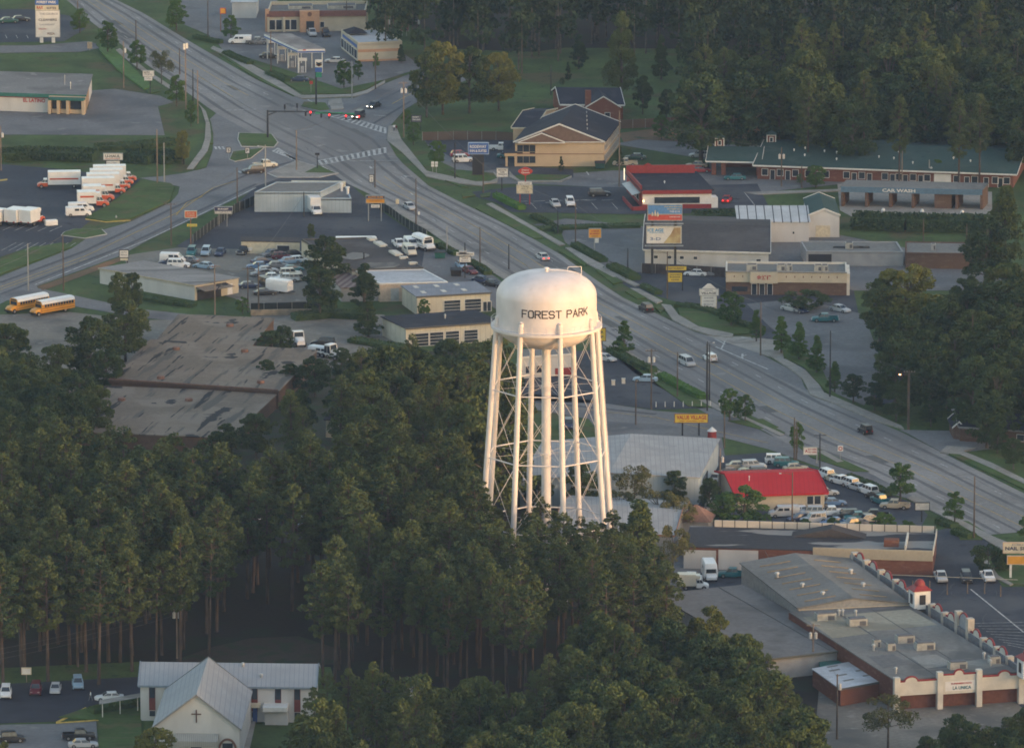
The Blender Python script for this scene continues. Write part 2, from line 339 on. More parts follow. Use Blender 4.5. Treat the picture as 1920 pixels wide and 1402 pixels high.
verge([(410,102),(420,100),(500,142),(556,176),(552,182),(480,148)]); walk([(400,88),(425,98),(505,140),(565,180),(660,178),(688,170),(722,152),(722,156),(688,176),(664,182),(566,186),(552,181),(480,142),(420,105),(395,92)])
verge([(425,97),(560,140),(640,168),(716,152),(688,168),(660,176),(570,178),(505,138)])
verge([(570,192),(610,194),(618,206),(600,208),(565,200)]); walk([(615,188),(640,186),(645,205),(622,208)])
walk([(728,238),(742,236),(752,262),(800,322),(905,345),(905,350),(860,345),(800,332),(752,285),(726,265)])
verge([(748,268),(790,305),(800,318),(770,292)]); verge([(782,312),(850,343),(880,352),(866,352),(800,326)])
verge([(845,322),(860,320),(925,326),(934,336),(920,343),(872,341)]); walk([(925,324),(935,330),(932,343),(900,347),(870,345),(872,342),(918,342),(932,336)], 'kerb')
verge([(960,332),(985,328),(1070,330),(1050,338),(975,340)]); walk([(955,322),(962,330),(975,340),(1050,340),(1072,331),(1072,334),(1052,342),(974,342),(955,333)], 'kerb')
verge([(866,365),(882,360),(892,368),(868,372)]); verge([(900,366),(920,362),(918,370),(902,372)])
verge([(892,392),(900,384),(985,420),(1020,448),(1000,448)]); walk([(912,384),(922,382),(1010,432),(1060,460),(1050,462),(985,425)])
verge([(1045,470),(1052,466),(1100,496),(1096,500)]); walk([(1060,466),(1070,466),(1130,498),(1160,520),(1150,522),(1100,495)]); verge([(1117,508),(1126,505),(1168,530),(1150,534)])
walk([(1126,504),(1138,506),(1200,536),(1190,538),(1165,526)]); verge([(1172,548),(1182,543),(1212,560),(1195,562)]); walk([(1182,542),(1200,544),(1242,566),(1232,570),(1205,556)])
verge([(1228,578),(1236,574),(1246,580),(1238,588)]); walk([(1240,572),(1258,574),(1272,592),(1310,614),(1375,628),(1372,634),(1330,630),(1290,616),(1262,602)])
verge([(1270,578),(1300,572),(1360,585),(1430,625),(1375,628),(1312,614),(1275,594)])
verge([(1460,625),(1490,648),(1540,690),(1560,735),(1600,760),(1560,745),(1530,715),(1508,690),(1470,672)]); walk([(1440,666),(1475,676),(1510,696),(1535,722),(1545,738),(1580,752),(1690,800),(1695,806),(1640,790),(1560,756),(1520,742),(1505,712),(1480,692)])
verge([(1765,846),(1800,852),(1860,880),(1920,910),(2050,965),(2050,975),(1920,918),(1800,862)]); walk([(1762,850),(1775,838),(1830,842),(1806,848),(1860,870),(1920,900),(2050,955),(2050,963),(1920,908),(1855,878),(1800,854),(1775,852)])
verge([(720,387),(728,386),(802,436),(800,442),(780,434)]); walk([(722,378),(732,380),(830,440),(960,522),(958,532),(880,486),(800,432),(724,388)])
verge([(1190,690),(1240,700),(1300,735),(1338,765),(1290,762)]); walk([(1130,632),(1142,636),(1235,695),(1345,760),(1384,780),(1375,784),(1330,762),(1225,700),(1130,646)])
verge([(1365,790),(1430,786),(1460,802),(1420,804)]); walk([(1378,778),(1392,780),(1470,815),(1462,818)]); verge([(1400,776),(1472,812),(1468,815),(1396,780)])
verge([(1495,836),(1530,840),(1630,885),(1600,884),(1520,858)]); walk([(1530,846),(1545,846),(1582,866),(1570,868)])
verge([(1785,975),(1815,978),(1850,1000),(1842,1012),(1800,1012)]); walk([(1700,935),(1712,930),(1865,1008),(1900,1022),(1915,1040),(1880,1032),(1800,985)])
verge([(1850,1050),(1900,1036),(2050,1050),(2050,1102),(1900,1096),(1868,1082)]); walk([(1838,1044),(1846,1044),(1872,1080),(1900,1096),(1894,1098),(1862,1082)], 'kerb')
verge([(110,1345),(180,1322),(265,1310),(265,1470),(185,1470),(185,1350)]); walk([(471,1340),(482,1342),(460,1440),(446,1440)])
walk([(1395,362),(1700,352),(1700,354),(1420,366)], 'kerb')
# crosswalks, stop lines, arrows, parking bays
b = MB()
def seg(b, p, q, w, z=.1):
    A = G(*p, z); B = G(*q, z); d = (B-A).normalized(); n = Vector((-d.y, d.x, 0))*(w/2); b.poly([A-n, B-n, B+n, A+n])
def ladder(a0, a1, b0, b1, n):
    seg(b, a0, a1, .3); seg(b, b0, b1, .3)
    for i in range(n+1):
        t = i/n; p = (a0[0]+(a1[0]-a0[0])*t, a0[1]+(a1[1]-a0[1])*t); q = (b0[0]+(b1[0]-b0[0])*t, b0[1]+(b1[1]-b0[1])*t)
        seg(b, p, q, .6, .112)
ladder((622,219),(722,250),(640,215),(722,240),11); ladder((604,309),(722,287),(598,301),(722,277),12); ladder((512,284),(574,309),(522,278),(552,298),10)
for p, q in (((480,205),(424,207)),((655,302),(745,301)),((513,312),(551,315)),((575,310),(595,308)),((603,311),(630,327)),((700,216),(724,218)),((577,187),(590,194)),((634,187),(643,195)),((617,187),(617,197)),
             ((770,362),(775,366)),((480,352),(275,450)),((275,450),(65,534)),((1340,635),(1360,645)),((1342,650),(1440,692)),((1360,638),(1352,655)),((1390,632),(1425,640)),((1820,1104),(1920,1185)),((1100,322),(1104,328)),((557,327),(559,331)),((577,327),(580,332))): seg(b, p, q, .3)
for i in range(3): seg(b, (403+7*i,275), (406+7*i,280), .5)
for x, y in ((700,313),(765,330),(455,322),(700,335)): seg(b, (x-7,y), (x+8,y+1), .3); seg(b, (x-7,y-1), (x-3,y+3), .5)
seg(b, (1390,668), (1400,665), .3); seg(b, (1392,663), (1392,671), .4)
for i in range(5): seg(b, (5+22*i,432+.5*i), (28+22*i,422+.5*i), .15)
for i in range(9): seg(b, (2+14*i,470+.3*i), (30+14*i,455), .12)
for i in range(5): seg(b, (905+38*i,1)[::1] if 0 else (995+38*i,380), (1006+38*i,392), .12)
for i in range(6): seg(b, (968+32*i,378-.5*i), (990+32*i,377-.5*i), .22, .2)
for x, y in ((985,382),(1022,380),(1060,378),(1088,375)): seg(b, (x,y), (x+17,y-.5), .25, .2)
for i in range(9): seg(b, (1825+8*i,1168+5*i), (1950,1165+7*i), .12)
for i in range(4): seg(b, (10+20*i,66+.2*i), (13+20*i,72), .12)
seg(b, (1395,360), (1418,388), .15)
struct('road_markings', b, WPAINT)
b = MB()
for p, q in (((0,538),(160,480)),((160,480),(330,400)),((330,400),(400,352)),((0,543),(165,484)),((400,352),(440,340)),((330,404),(350,380)),((350,380),(380,368)),((735,195),(800,160)),((960,752),(1230,782)),((1230,782),(1440,830))): seg(b, p, q, .16)
struct('street_centre_lines', b, YPAINT)
b = MB()
for p, q, w in (((0,530),(160,470),.9),((160,470),(335,385),.9),((335,385),(480,320),.8),((0,552),(240,458),.9),((240,458),(480,345),.9),((650,220),(770,160),.8),((700,232),(770,190),.8),((480,320),(560,300),.8),((960,748),(1230,776),.9)): seg(b, p, q, w, .08)
struct('street_stains', b, STAIN2)
# crack sealant, utility cuts and patches in the paving
rp_ = random.Random(42); b = MB(); c = MB()
for i in range(70):
    q = rp_.uniform(Q0+10, Q1-10); s_ = rp_.uniform(.05,.95); P_ = RD(q, s_, .088); an = rp_.choice((0,1)); d = (DIRv if an else PERP); L = rp_.uniform(2,9) if an else rp_.uniform(2,6); n_ = Vector((-d.y,d.x,0)); pr = P_
    for k in range(5):
        nx_ = P_ + d*(L*(k+1)/5) + n_*rp_.uniform(-.35,.35); b.poly([pr-n_*.07, nx_-n_*.07, nx_+n_*.07, pr+n_*.07]); pr = nx_
for i in range(16):
    q = rp_.uniform(Q0+10, Q1-10); s_ = rp_.uniform(.08,.9); P_ = RD(q, s_, .07); w_ = rp_.uniform(1.2,2.6); l_ = rp_.uniform(3,12); c.poly([P_, P_+DIRv*l_, P_+DIRv*l_+PERP*w_, P_+PERP*w_])
for i in range(90):
    px, py = rp_.uniform(0,1920), rp_.uniform(180,1320); reg = [((480,350),(640,330),(900,500),(640,470),(440,460)), ((0,560),(480,360),(560,322),(65,535)), ((900,365),(1170,355),(1170,400),(960,396)), ((1140,515),(1600,545),(1620,640),(1500,680),(1350,590)), ((10,210),(160,210),(320,185),(300,250),(10,250)), ((1740,1080),(1920,1110),(1920,1250),(1700,1110)), ((0,600),(260,605),(180,700),(0,700)), ((1090,420),(1200,430),(1210,500),(1140,505))][i % 8]
    xs = [p[0] for p in reg]; ys = [p[1] for p in reg]; t = [rp_.random() for _ in reg]; tt = sum(t); px = sum(a*x for a,x in zip(t,xs))/tt; py = sum(a*y for a,y in zip(t,ys))/tt
    P_ = G(px,py,.1); a = rp_.uniform(0,3.14); d = Vector((cos(a),sin(a),0)); n_ = Vector((-d.y,d.x,0)); pr = P_; L = rp_.uniform(3,10)
    for k in range(5):
        nx_ = P_ + d*(L*(k+1)/5) + n_*rp_.uniform(-.6,.6); b.poly([pr-n_*.06, nx_-n_*.06, nx_+n_*.06, pr+n_*.06]); pr = nx_
struct('crack_sealant', b, mat('crack_sealant', (.05,.05,.055), .6)); struct('asphalt_patches', c, layered('patched_asphalt', (.13,.128,.125), []))
# unseen ridge added right of the frame, its profile shaped to shade the town
HX = Vector((sin(SUN_AZ), -cos(SUN_AZ), 0)); HE = Vector((cos(SUN_AZ), sin(SUN_AZ), 0))
RT = tan(SUN_EL)
def hgt(d, e):
    w = max(0, 1-abs(d-RIDGE_D)/150); w = w*w*(3-2*w)
    t = min(1, max(0, (e-1200)/140)); t = t*t*(3-2*t)
    return w*(RIDGE_LO + (RIDGE_HI-RIDGE_LO)*t)
RIDGE_D = -390; RIDGE_LO = 26; RIDGE_HI = 52
b = MB(); nx, ny = 50, 150; n0 = 0; rr = random.Random(5)
for j in range(ny+1):
    for i in range(nx+1):
        e = 700 + 1900*j/ny; d = -560 + 340*i/nx; h = hgt(d, e); p = HX*d + HE*e
        b.v.append((p.x, p.y, -1 + h + (rr.uniform(-1.8,1.8) if h > 6 else 0)))
for j in range(ny):
    for i in range(nx): a = j*(nx+1)+i; b.f.append((a,a+1,a+nx+2,a+nx+1)); b.m.append(0)
struct('shade_ridge', b, mat('shade_ridge_green', (.05,.075,.03), .9, var=.4, scale=.1))
# ---------------------------------------------------------------- generic building
glass = mat('dark_window_glass', (.035,.045,.06), .15, var=.3, scale=.5, spec=.6)
trimw = mat('white_trim', (.66,.65,.62), .6, var=.08)
metalg = mat('galvanised_metal', (.42,.43,.43), .45, .3, var=.12)
class B(Thing):
    """parallelogram building: p0,p1,p2 = photo pixels of the roof corners front-left, front-right, back-right at height h"""
    def __init__(s, name, label, p0, p1, p2, h, wall, roof, kind='flat', rh=0, over=.35, par=0, trim=None, cat='building', group=None, wallpart=True, zb=0, thick=.18, noroof=False):
        O = G(*p0, h); P = G(*p1, h); Q = G(*p2, h); s.O = Vector((O.x,O.y,0)); s.U = P-O; s.V = Q-P; s.U.z = s.V.z = 0; s.h = h
        base = s.O + s.U*.5 + s.V*.5; base.z = zb
        super().__init__(name, label, cat, base, group); s.wall = wall; s.roofm = roof
        s.u = s.U.normalized(); s.v = s.V.normalized()
        if wallpart:
            w = MB(); c = [s.P(a,b_,zb) for a,b_ in ((0,0),(1,0),(1,1),(0,1))]; t = [p + Vector((0,0,h-zb)) for p in c]
            for i in range(4): w.poly([c[i], c[(i+1)%4], t[(i+1)%4], t[i]])
            if kind == 'gu':
                for k in (0,1): w.poly([s.P(k,0,h), s.P(k,1,h), s.P(k,.5,h+rh)])
            if kind == 'gv':
                for k in (0,1): w.poly([s.P(0,k,h), s.P(1,k,h), s.P(.5,k,h+rh)])
            s.wallo = s.part('wall', w, wall)
        if noroof: return
        r = MB(); a = over/s.U.length; c = over/s.V.length; Z = Vector((0,0,thick))
        def slab(q): r.hexa(list(q) + [p+Z for p in q])
        if kind == 'flat':
            if par:
                slab([s.P(.003,.003,h-.1), s.P(.997,.003,h-.1), s.P(.997,.997,h-.1), s.P(.003,.997,h-.1)])
                pp = MB(); t = .3
                ut, vt = t/s.U.length, t/s.V.length
                for (x0,y0,x1,y1) in ((0,0,1,vt),(0,1-vt,1,1),(0,vt,ut,1-vt),(1-ut,vt,1,1-vt)):
                    q = [s.P(x0,y0,h-.2), s.P(x1,y0,h-.2), s.P(x1,y1,h-.2), s.P(x0,y1,h-.2)]; pp.hexa(q + [p+Vector((0,0,par+.2)) for p in q])
                s.part('parapet', pp, trim or wall)
            else: slab([s.P(-a,-c,h), s.P(1+a,-c,h), s.P(1+a,1+c,h), s.P(-a,1+c,h)])
        elif kind == 'gu':
            k = rh/.5
            slab([s.P(-a,-c,h-c*k), s.P(1+a,-c,h-c*k), s.P(1+a,.5,h+rh), s.P(-a,.5,h+rh)]); slab([s.P(-a,.5,h+rh), s.P(1+a,.5,h+rh), s.P(1+a,1+c,h-c*k), s.P(-a,1+c,h-c*k)])
        elif kind == 'gv':
            k = rh/.5
            slab([s.P(-a,-c,h-a*k), s.P(.5,-c,h+rh), s.P(.5,1+c,h+rh), s.P(-a,1+c,h-a*k)]); slab([s.P(.5,-c,h+rh), s.P(1+a,-c,h-a*k), s.P(1+a,1+c,h-a*k), s.P(.5,1+c,h+rh)])
        elif kind == 'shed':
            slab([s.P(-a,-c,h), s.P(1+a,-c,h), s.P(1+a,1+c,h+rh), s.P(-a,1+c,h+rh)])
        elif kind == 'hip':
            L = s.U.length; W_ = s.V.length; e = min(.5, W_/2/L)
            A = [s.P(-a,-c,h), s.P(1+a,-c,h), s.P(1+a,1+c,h), s.P(-a,1+c,h)]; r1, r2 = s.P(e,.5,h+rh), s.P(1-e,.5,h+rh)
            r.poly([A[0],A[1],r2,r1]); r.poly([A[1],A[2],r2]); r.poly([A[2],A[3],r1,r2]); r.poly([A[3],A[0],r1]); r.poly(A[::-1])
        s.roof = s.part('roof', r, roof)
        if trim and not par and kind != 'hip':
            f = MB(); t = .1
            if kind in ('flat','shed','gu'):
                k = (rh/.5 if kind=='gu' else 0); z = h - c*k
                for (p, q) in ((s.P(-a,-c,z), s.P(1+a,-c,z)),): f.obox(p - s.v*t + Vector((0,0,-.12)), q-p, s.v*(t-.012), (0,0,.34))
                if kind == 'gu':
                    for x, sg in ((-a,-1),(1+a,1)):
                        for y0, y1 in ((-c,.5),(1+c,.5)):
                            p = s.P(x,y0,z); q = s.P(x,y1,h+rh); f.obox(p + s.u*(sg*.012), q-p, s.u*(sg*t), (0,0,.34))
            if kind == 'gv':
                for y, sg in ((-c,-1),(1+c,1)):
                    for x0, x1 in ((-a,.5),(1+a,.5)):
                        p = s.P(x0,y,h-a*rh/.5); q = s.P(x1,y,h+rh); f.obox(p + s.v*(sg*.012), q-p, s.v*(sg*t), (0,0,.34))
            s.part('fascia', f, trim, s.roof)
    def P(s, a, b, z=0): p = s.O + s.U*a + s.V*b; return Vector((p.x, p.y, z))
    def face(s, f):
        "origin, along-vector (left to right seen from outside), outward normal"
        if f == 'f': o, w = s.P(0,0), s.U
        elif f == 'r': o, w = s.P(1,0), s.V
        elif f == 'l': o, w = s.P(0,1), -s.V
        else: o, w = s.P(1,1), -s.U
        n = Vector((w.y, -w.x, 0)).normalized(); return o, w, n
    def panel(s, name, f, a0, a1, z0, z1, m, out=.05, parent=None, frame=None, label=None, bars=0):
        o, w, n = s.face(f); b = MB(); p = o + w*a0 + Vector((0,0,z0)); b.obox(p - n*.02, w*(a1-a0), Vector((0,0,z1-z0)), n*(out+.02))
        x = s.part(name, b, m, parent, label)
        if frame:
            fr = MB(); t = .09; L = (w*(a1-a0)).length; d = w.normalized()
            q = p + n*out
            fr.obox(q - d*t + Vector((0,0,-t)), d*(L+2*t), (0,0,t), n*.05); fr.obox(q - d*t + Vector((0,0,z1-z0)), d*(L+2*t), (0,0,t), n*.05)
            fr.obox(q - d*t, d*t, (0,0,z1-z0), n*.05); fr.obox(q + d*L, d*t, (0,0,z1-z0), n*.05)
            for i in range(bars): fr.obox(q + Vector((0,0,(z1-z0)*(i+1)/(bars+1)-.03)), d*L, (0,0,.06), n*.04)
            s.part('frame', fr, frame, x)
        return x
    def wins(s, f, spots, z0, z1, w, frame=trimw, bars=0):
        L = (s.U if f in 'fb' else s.V).length
        for a in spots: s.panel('window', f, a-w/2/L, a+w/2/L, z0, z1, glass, .04, None, frame, None, bars)
    def gdoor(s, f, spots, z1, w, m=None):
        L = (s.U if f in 'fb' else s.V).length
        for a in spots: s.panel('garage_door', f, a-w/2/L, a+w/2/L, .05, z1, m or glass, .05, None, trimw, None, 3)
    def door(s, f, spots, w=1, z1=2.1, m=None):
        L = (s.U if f in 'fb' else s.V).length
        for a in spots: s.panel('door', f, a-w/2/L, a+w/2/L, .03, z1, m or glass, .05, None, trimw)
    def ac(s, a, b, w=2, d=1.5, h=1.1, m=None, z=None):
        x = MB(); p = s.P(a,b,(s.h+.06) if z is None else z); u = s.u; v = Vector((-u.y,u.x,0))
        x.obox(p, u*w, v*d, (0,0,h), 0); x.obox(p+Vector((0,0,h+.003))+u*.2+v*.2, u*(w-.4), v*(d-.4), (0,0,.14), 1); x.obox(p-v*.03+u*(.55*w)+Vector((0,0,.2)), u*(.35*w), v*.026, (0,0,h*.6), 1)
        s.part('air_conditioner', x, [m or mat('air_conditioner_casing', (.38,.37,.33), .6, var=.15), mat('air_conditioner_grille', (.12,.12,.13), .7)])
    def vent(s, a, b, h=.7, r=.18, m=None, z=None):
        x = MB(); p = s.P(a,b,(s.h+.05) if z is None else z); x.tube(p, p+Vector((0,0,h)), r, r, 8); x.tube(p+Vector((0,0,h)), p+Vector((0,0,h+.25)), r*1.7, r*1.2, 8)
        s.part('roof_vent', x, m or metalg)
# ---------------------------------------------------------------- vehicles
tyre = mat('tyre_rubber', (.02,.02,.02), .9); rim = mat('wheel_rim', (.35,.35,.36), .35, .6)
lampw = mat('headlight_glass', (.6,.6,.58), .2, spec=.6); lampr = mat('tail_light_red', (.35,.02,.02), .3)
litr = mat('tail_light_lit', (1,.03,.02), .3, emit=.9); litw = mat('headlight_lit', (1,.9,.7), .3, emit=4)
cglass = mat('car_glass', (.03,.038,.048), .08, var=.2, spec=.7)
trimk = mat('black_plastic', (.03,.03,.032), .7)
PAINT = dict(white=(.74,.74,.73), silver=(.42,.43,.44), grey=(.17,.175,.185), black=(.018,.019,.022), navy=(.025,.04,.09), blue=(.08,.17,.32), lightblue=(.25,.36,.46), teal=(.02,.14,.16), red=(.34,.025,.03), maroon=(.12,.02,.03), tan=(.42,.36,.27), gold=(.40,.33,.20), green=(.02,.09,.06), dgreen=(.02,.06,.05), cream=(.60,.57,.48), yellow=(.65,.29,.03), orange=(.50,.085,.03))
def paint(c): return mat('car_paint_'+c, PAINT[c], .32, 0, var=.06, scale=.6, spec=.5)
_veh = {}
def loft(st, mi=0):
    "st: list of (x, ztop, zbot, halfw_bottom, halfw_top)"
    b = MB(); rows = []
    for (x, zt, zb, wb, wt) in st:
        m = zb + (zt-zb)*.55; k = len(b.v)
        ring = [(x,-wb,zb),(x,-wb*1.0,m),(x,-wt,zt-(zt-zb)*.08),(x,-wt*.86,zt),(x,wt*.86,zt),(x,wt,zt-(zt-zb)*.08),(x,wb,m),(x,wb,zb)]
        b.v += ring; rows.append(k)
    for a, c in zip(rows, rows[1:]):
        for i in range(8): j = (i+1) % 8; b.f.append((a+i,a+j,c+j,c+i)); b.m.append(mi)
    b.f.append(tuple(rows[0]+i for i in range(7,-1,-1))); b.m.append(mi); b.f.append(tuple(rows[-1]+i for i in range(8))); b.m.append(mi)
    return b
def cabin(st, glassfrac=.82):
    "greenhouse: (x, z, halfw) base and roof outlines -> paint body mesh, glass mesh"
    (xb0,xt0,xt1,xb1, zb, zt, wb, wt) = st; b = MB(); g_ = MB()
    base = [(xb0,-wb,zb),(xb1,-wb,zb),(xb1,wb,zb),(xb0,wb,zb)]; top = [(xt0,-wt,zt),(xt1,-wt,zt),(xt1,wt,zt),(xt0,wt,zt)]
    b.hexa(base+top)
    V_ = [Vector(p) for p in base+top]
    for i in range(4):
        j = (i+1)%4; q = [V_[i],V_[j],V_[4+j],V_[4+i]]; c = sum(q, Vector())/4; n = (q[1]-q[0]).cross(q[3]-q[0]).normalized()*.012
        if i in (1,3): g_.poly([c+(p-c)*.86+n for p in q])
        else:
            k = 2 if (xt1-xt0) < 2.0 else 3
            for m in range(k):
                s0, s1 = m/k+.025, (m+1)/k-.025
                A = q[0].lerp(q[1],s0).lerp(q[3].lerp(q[2],s0),.14); Bq = q[0].lerp(q[1],s1).lerp(q[3].lerp(q[2],s1),.14)
                C = q[0].lerp(q[1],s1).lerp(q[3].lerp(q[2],s1),.86); D = q[0].lerp(q[1],s0).lerp(q[3].lerp(q[2],s0),.86)
                g_.poly([A+n,Bq+n,C+n,D+n])
    return b, g_
def wheel_mb(x, y, r=.33, w=.22):
    t = MB(); s_ = 1 if y > 0 else -1
    t.tube((x,y-w/2,r),(x,y+w/2,r),r,r,14); h = MB(); h.tube((x,y+s_*(w/2+.001),r),(x,y+s_*(w/2+.02),r),r*.6,r*.6,10); return t, h
def wheels(parts, xs, y, r=.33, w=.22):
    for x in xs:
        for s_ in (-1,1): t, h = wheel_mb(x, s_*y, r, w); parts.append(('wheel', t, 'tyre', [('rim', h, 'rim')]))
def lights(parts, xf, xr, y, z, s=.16):
    for q in (-1,1):
        a = MB(); a.box(xf-.02, q*y-.17, z-s/2, xf+.025, q*y+.17, z+s/2); parts.append(('headlight', a, 'head', []))
        a = MB(); a.box(xr-.025, q*y-.15, z-s/2+.05, xr+.02, q*y+.15, z+s/2+.08); parts.append(('tail_light', a, 'tail', []))
def merge(a, c):
    k = len(a.v); a.v += c.v; a.f += [tuple(i+k for i in f) for f in c.f]; a.m += c.m; return a
def box_mb(*a):
    b = MB(); b.box(*a); return b
def vehicle_parts(kind):
    P_ = []
    if kind in ('sedan','hatch','suv','wagon','minivan','jeep'):
        L, Wd, H, hood, cab = dict(sedan=(4.8,.9,1.42,.88,(-1.75,-1.15,.35,1.15)), hatch=(4.2,.86,1.48,.9,(-2.0,-1.6,.4,1.1)), suv=(4.8,.95,1.8,1.08,(-2.3,-2.1,.5,1.05)), wagon=(4.8,.9,1.5,.9,(-2.3,-1.95,.45,1.15)), minivan=(4.9,.97,1.78,1.0,(-2.38,-2.15,.95,1.75)), jeep=(4.1,.88,1.85,1.08,(-1.85,-1.75,.5,.75)))[kind]
        x = L/2; t = .93*hood
        st = [(-x,t*.92,.34,Wd*.86,Wd*.84),(-x+.12,t*1.0,.24,Wd*.97,Wd*.93),(-x+.9,hood,.22,Wd,Wd*.95),(0,hood,.22,Wd,Wd*.95),(x-1.2,hood*.97,.22,Wd,Wd*.94),(x-.35,hood*.86,.24,Wd*.96,Wd*.9),(x,hood*.66,.32,Wd*.82,Wd*.8)]
        P_.append(('body', loft(st), 'paint', []))
        c, g_ = cabin((*cab, hood-.02, H, Wd*.9, Wd*.72)); P_.append(('cabin', c, 'paint', [('window', g_, 'glass')]))
        wheels(P_, (-x+.85, x-.85), Wd-.08, .33 if kind not in ('suv','jeep') else .38); lights(P_, x-.05, -x+.0, Wd*.62, hood*.66)
        P_.append(('bumper', merge(box_mb(x-.03,-Wd*.8,.3,x+.06,Wd*.8,.48), box_mb(-x-.06,-Wd*.8,.32,-x+.05,Wd*.8,.5)), 'trim' if kind in ('suv','jeep') else 'paint', []))
        if kind == 'jeep': t_, h_ = MB(), MB(); t_.tube((-x-.08,0,.95),(-x-.3,0,.95),.34,.34,14); P_.append(('spare_wheel', t_, 'tyre', []))
    elif kind == 'pickup':
        x = 2.7; Wd = .96; hood = 1.08
        b = loft([(x-2.45,hood,.3,Wd,Wd*.95),(x-1.4,hood*.98,.3,Wd,Wd*.94),(x-.3,hood*.9,.32,Wd*.97,Wd*.9),(x,hood*.7,.38,Wd*.86,Wd*.84)])
        merge(b, loft([(-.75,hood,.3,Wd,Wd*.95),(x-2.46,hood,.3,Wd,Wd*.95)])); P_.append(('body', b, 'paint', []))
        bed = MB(); bed.box(-x,-Wd,.45,-.75,-Wd+.1,1.08); bed.box(-x,Wd-.1,.45,-.75,Wd,1.08); bed.box(-x,-Wd+.1,.45,-x+.1,Wd-.1,1.08); bed.box(-x+.1,-Wd+.1,.45,-.75,Wd-.1,.6); P_.append(('cargo_bed', bed, 'paint', []))
        c, g_ = cabin((-.75,-.6,.75,1.35,hood-.02,1.78,Wd*.9,Wd*.74)); P_.append(('cabin', c, 'paint', [('window', g_, 'glass')]))
        wheels(P_, (-1.75,1.75), .86, .38, .25); lights(P_, x-.04, -x, .72, .82); P_.append(('bumper', merge(box_mb(x-.02,-.85,.4,x+.12,.85,.62), box_mb(-x-.14,-.85,.42,-x-.01,.85,.62)), 'rim', []))
    elif kind == 'van':
        x = 2.75; Wd = 1.0
        P_.append(('body', loft([(-x,2.0,.36,Wd,.9),(-x+.1,2.08,.3,Wd,.92),(1.0,2.08,.3,Wd,.92),(1.2,2.0,.3,Wd,.92),(1.85,1.25,.3,Wd,.93),(x-.15,1.02,.34,.96,.88),(x,.8,.4,.86,.84)]), 'paint', []))
        g_ = MB(); g_.poly([(1.24,-.76,1.94),(1.80,-.84,1.33),(1.80,.84,1.33),(1.24,.76,1.94)][::-1])
        g_.v = [(a+.03,b_,c+.03) for a,b_,c in g_.v]
        for q in (-1,1):
            g_.poly([(.35,q*1.0,1.3),(1.35,q*.995,1.3),(1.05,q*.965,1.78),(.35,q*.965,1.78)]); g_.poly([(-.85,q*1.0,1.3),(.15,q*1.0,1.3),(.15,q*.965,1.78),(-.85,q*.965,1.78)])
        P_.append(('window', g_, 'glass', [])); wheels(P_, (-1.75,1.8), .9, .36, .24); lights(P_, x-.05, -x, .72, .85); P_.append(('bumper', merge(box_mb(x-.02,-.88,.38,x+.1,.88,.58), box_mb(-x-.12,-.88,.38,-x-.01,.88,.58)), 'rim', []))
    elif kind in ('boxtruck','smalltruck','bigtruck'):
        bl, bh = dict(boxtruck=(6.2,3.5), smalltruck=(3.4,3.0), bigtruck=(7.2,3.7))[kind]
        b = MB(); b.box(-bl,-1.18,.85,0,1.18,bh); b.box(-.02,-1.0,2.25,.75,1.0,bh-.25) if kind != 'bigtruck' else None; P_.append(('cargo_box', b, 'box', []))
        P_.append(('cab', loft([(.05,1.3,.45,1.0,.98),(1.3,1.28,.45,1.0,.97),(2.1,1.05,.45,.98,.9),(2.35,.8,.5,.9,.86)]), 'paint', []))
        c, g_ = cabin((.1,.15,.95,1.4,1.24,2.05,.95,.8)); P_.append(('cabin', c, 'cabin', [('window', g_, 'glass')]))
        st = MB()
        for q in (-1,1): st.box(-bl+.5, q*1.186-.006, 1.95, -.4, q*1.186+.006, 2.3)
        P_.append(('stripe', st, 'stripe', []))
        ch = MB(); ch.box(-bl,-.5,.5,1.5,.5,.8); P_.append(('chassis', ch, 'trim', [])); wheels(P_, (-bl+1.5,1.45), .95, .42, .3); lights(P_, 2.33, -bl-.02, .7, .85)
    elif kind in ('schoolbus','shuttle'):
        L = 8.6 if kind == 'schoolbus' else 5.4; H = 3.0; b = MB(); k = 12
        prof = [(-1.2,.6),(-1.22,2.3),(-1.1,2.75),(-.7,2.97),(0,3.03),(.7,2.97),(1.1,2.75),(1.22,2.3),(1.2,.6)]
        for xx in (-L,0): b.v += [(xx,a,z) for a,z in prof]
        for i in range(8): b.f.append((i,i+1,9+i+1,9+i)); b.m.append(1 if 1 <= i <= 6 else 0)
        b.f.append((0,8,17,9)); b.m.append(0); b.f.append(tuple(range(8,-1,-1))); b.m.append(0); b.f.append(tuple(range(9,18))); b.m.append(0)
        P_.append(('body', b, 'bus', []))
        P_.append(('hood', loft([(0,1.55,.5,1.0,.95),(1.0,1.45,.5,.98,.9),(1.5,1.1,.55,.92,.85)]), 'paint', []))
        g_ = MB(); n = 11 if kind == 'schoolbus' else 6
        for q in (-1,1):
            for i in range(n):
                x0 = -L+.35+(L-.9)*i/n; g_.poly([(x0,q*1.235,1.7),(x0+(L-.9)/n-.14,q*1.235,1.7),(x0+(L-.9)/n-.14,q*1.235,2.28),(x0,q*1.235,2.28)])
        P_.append(('window', g_, 'glass', [])); w = MB(); w.poly([(.012,-.98,1.6),(.012,.98,1.6),(.012,.92,2.35),(.012,-.92,2.35)]); P_.append(('windshield', w, 'glass', []))
        sg = MB(); sg.box(.0,-.75,2.5,.05,.75,2.78); P_.append(('sign_lamps', sg, 'trim', []))
        tr = MB()
        for q in (-1,1):
            for z in (.95,1.5): tr.box(-L, q*1.228-.012, z, 0, q*1.228+.012, z+.07)
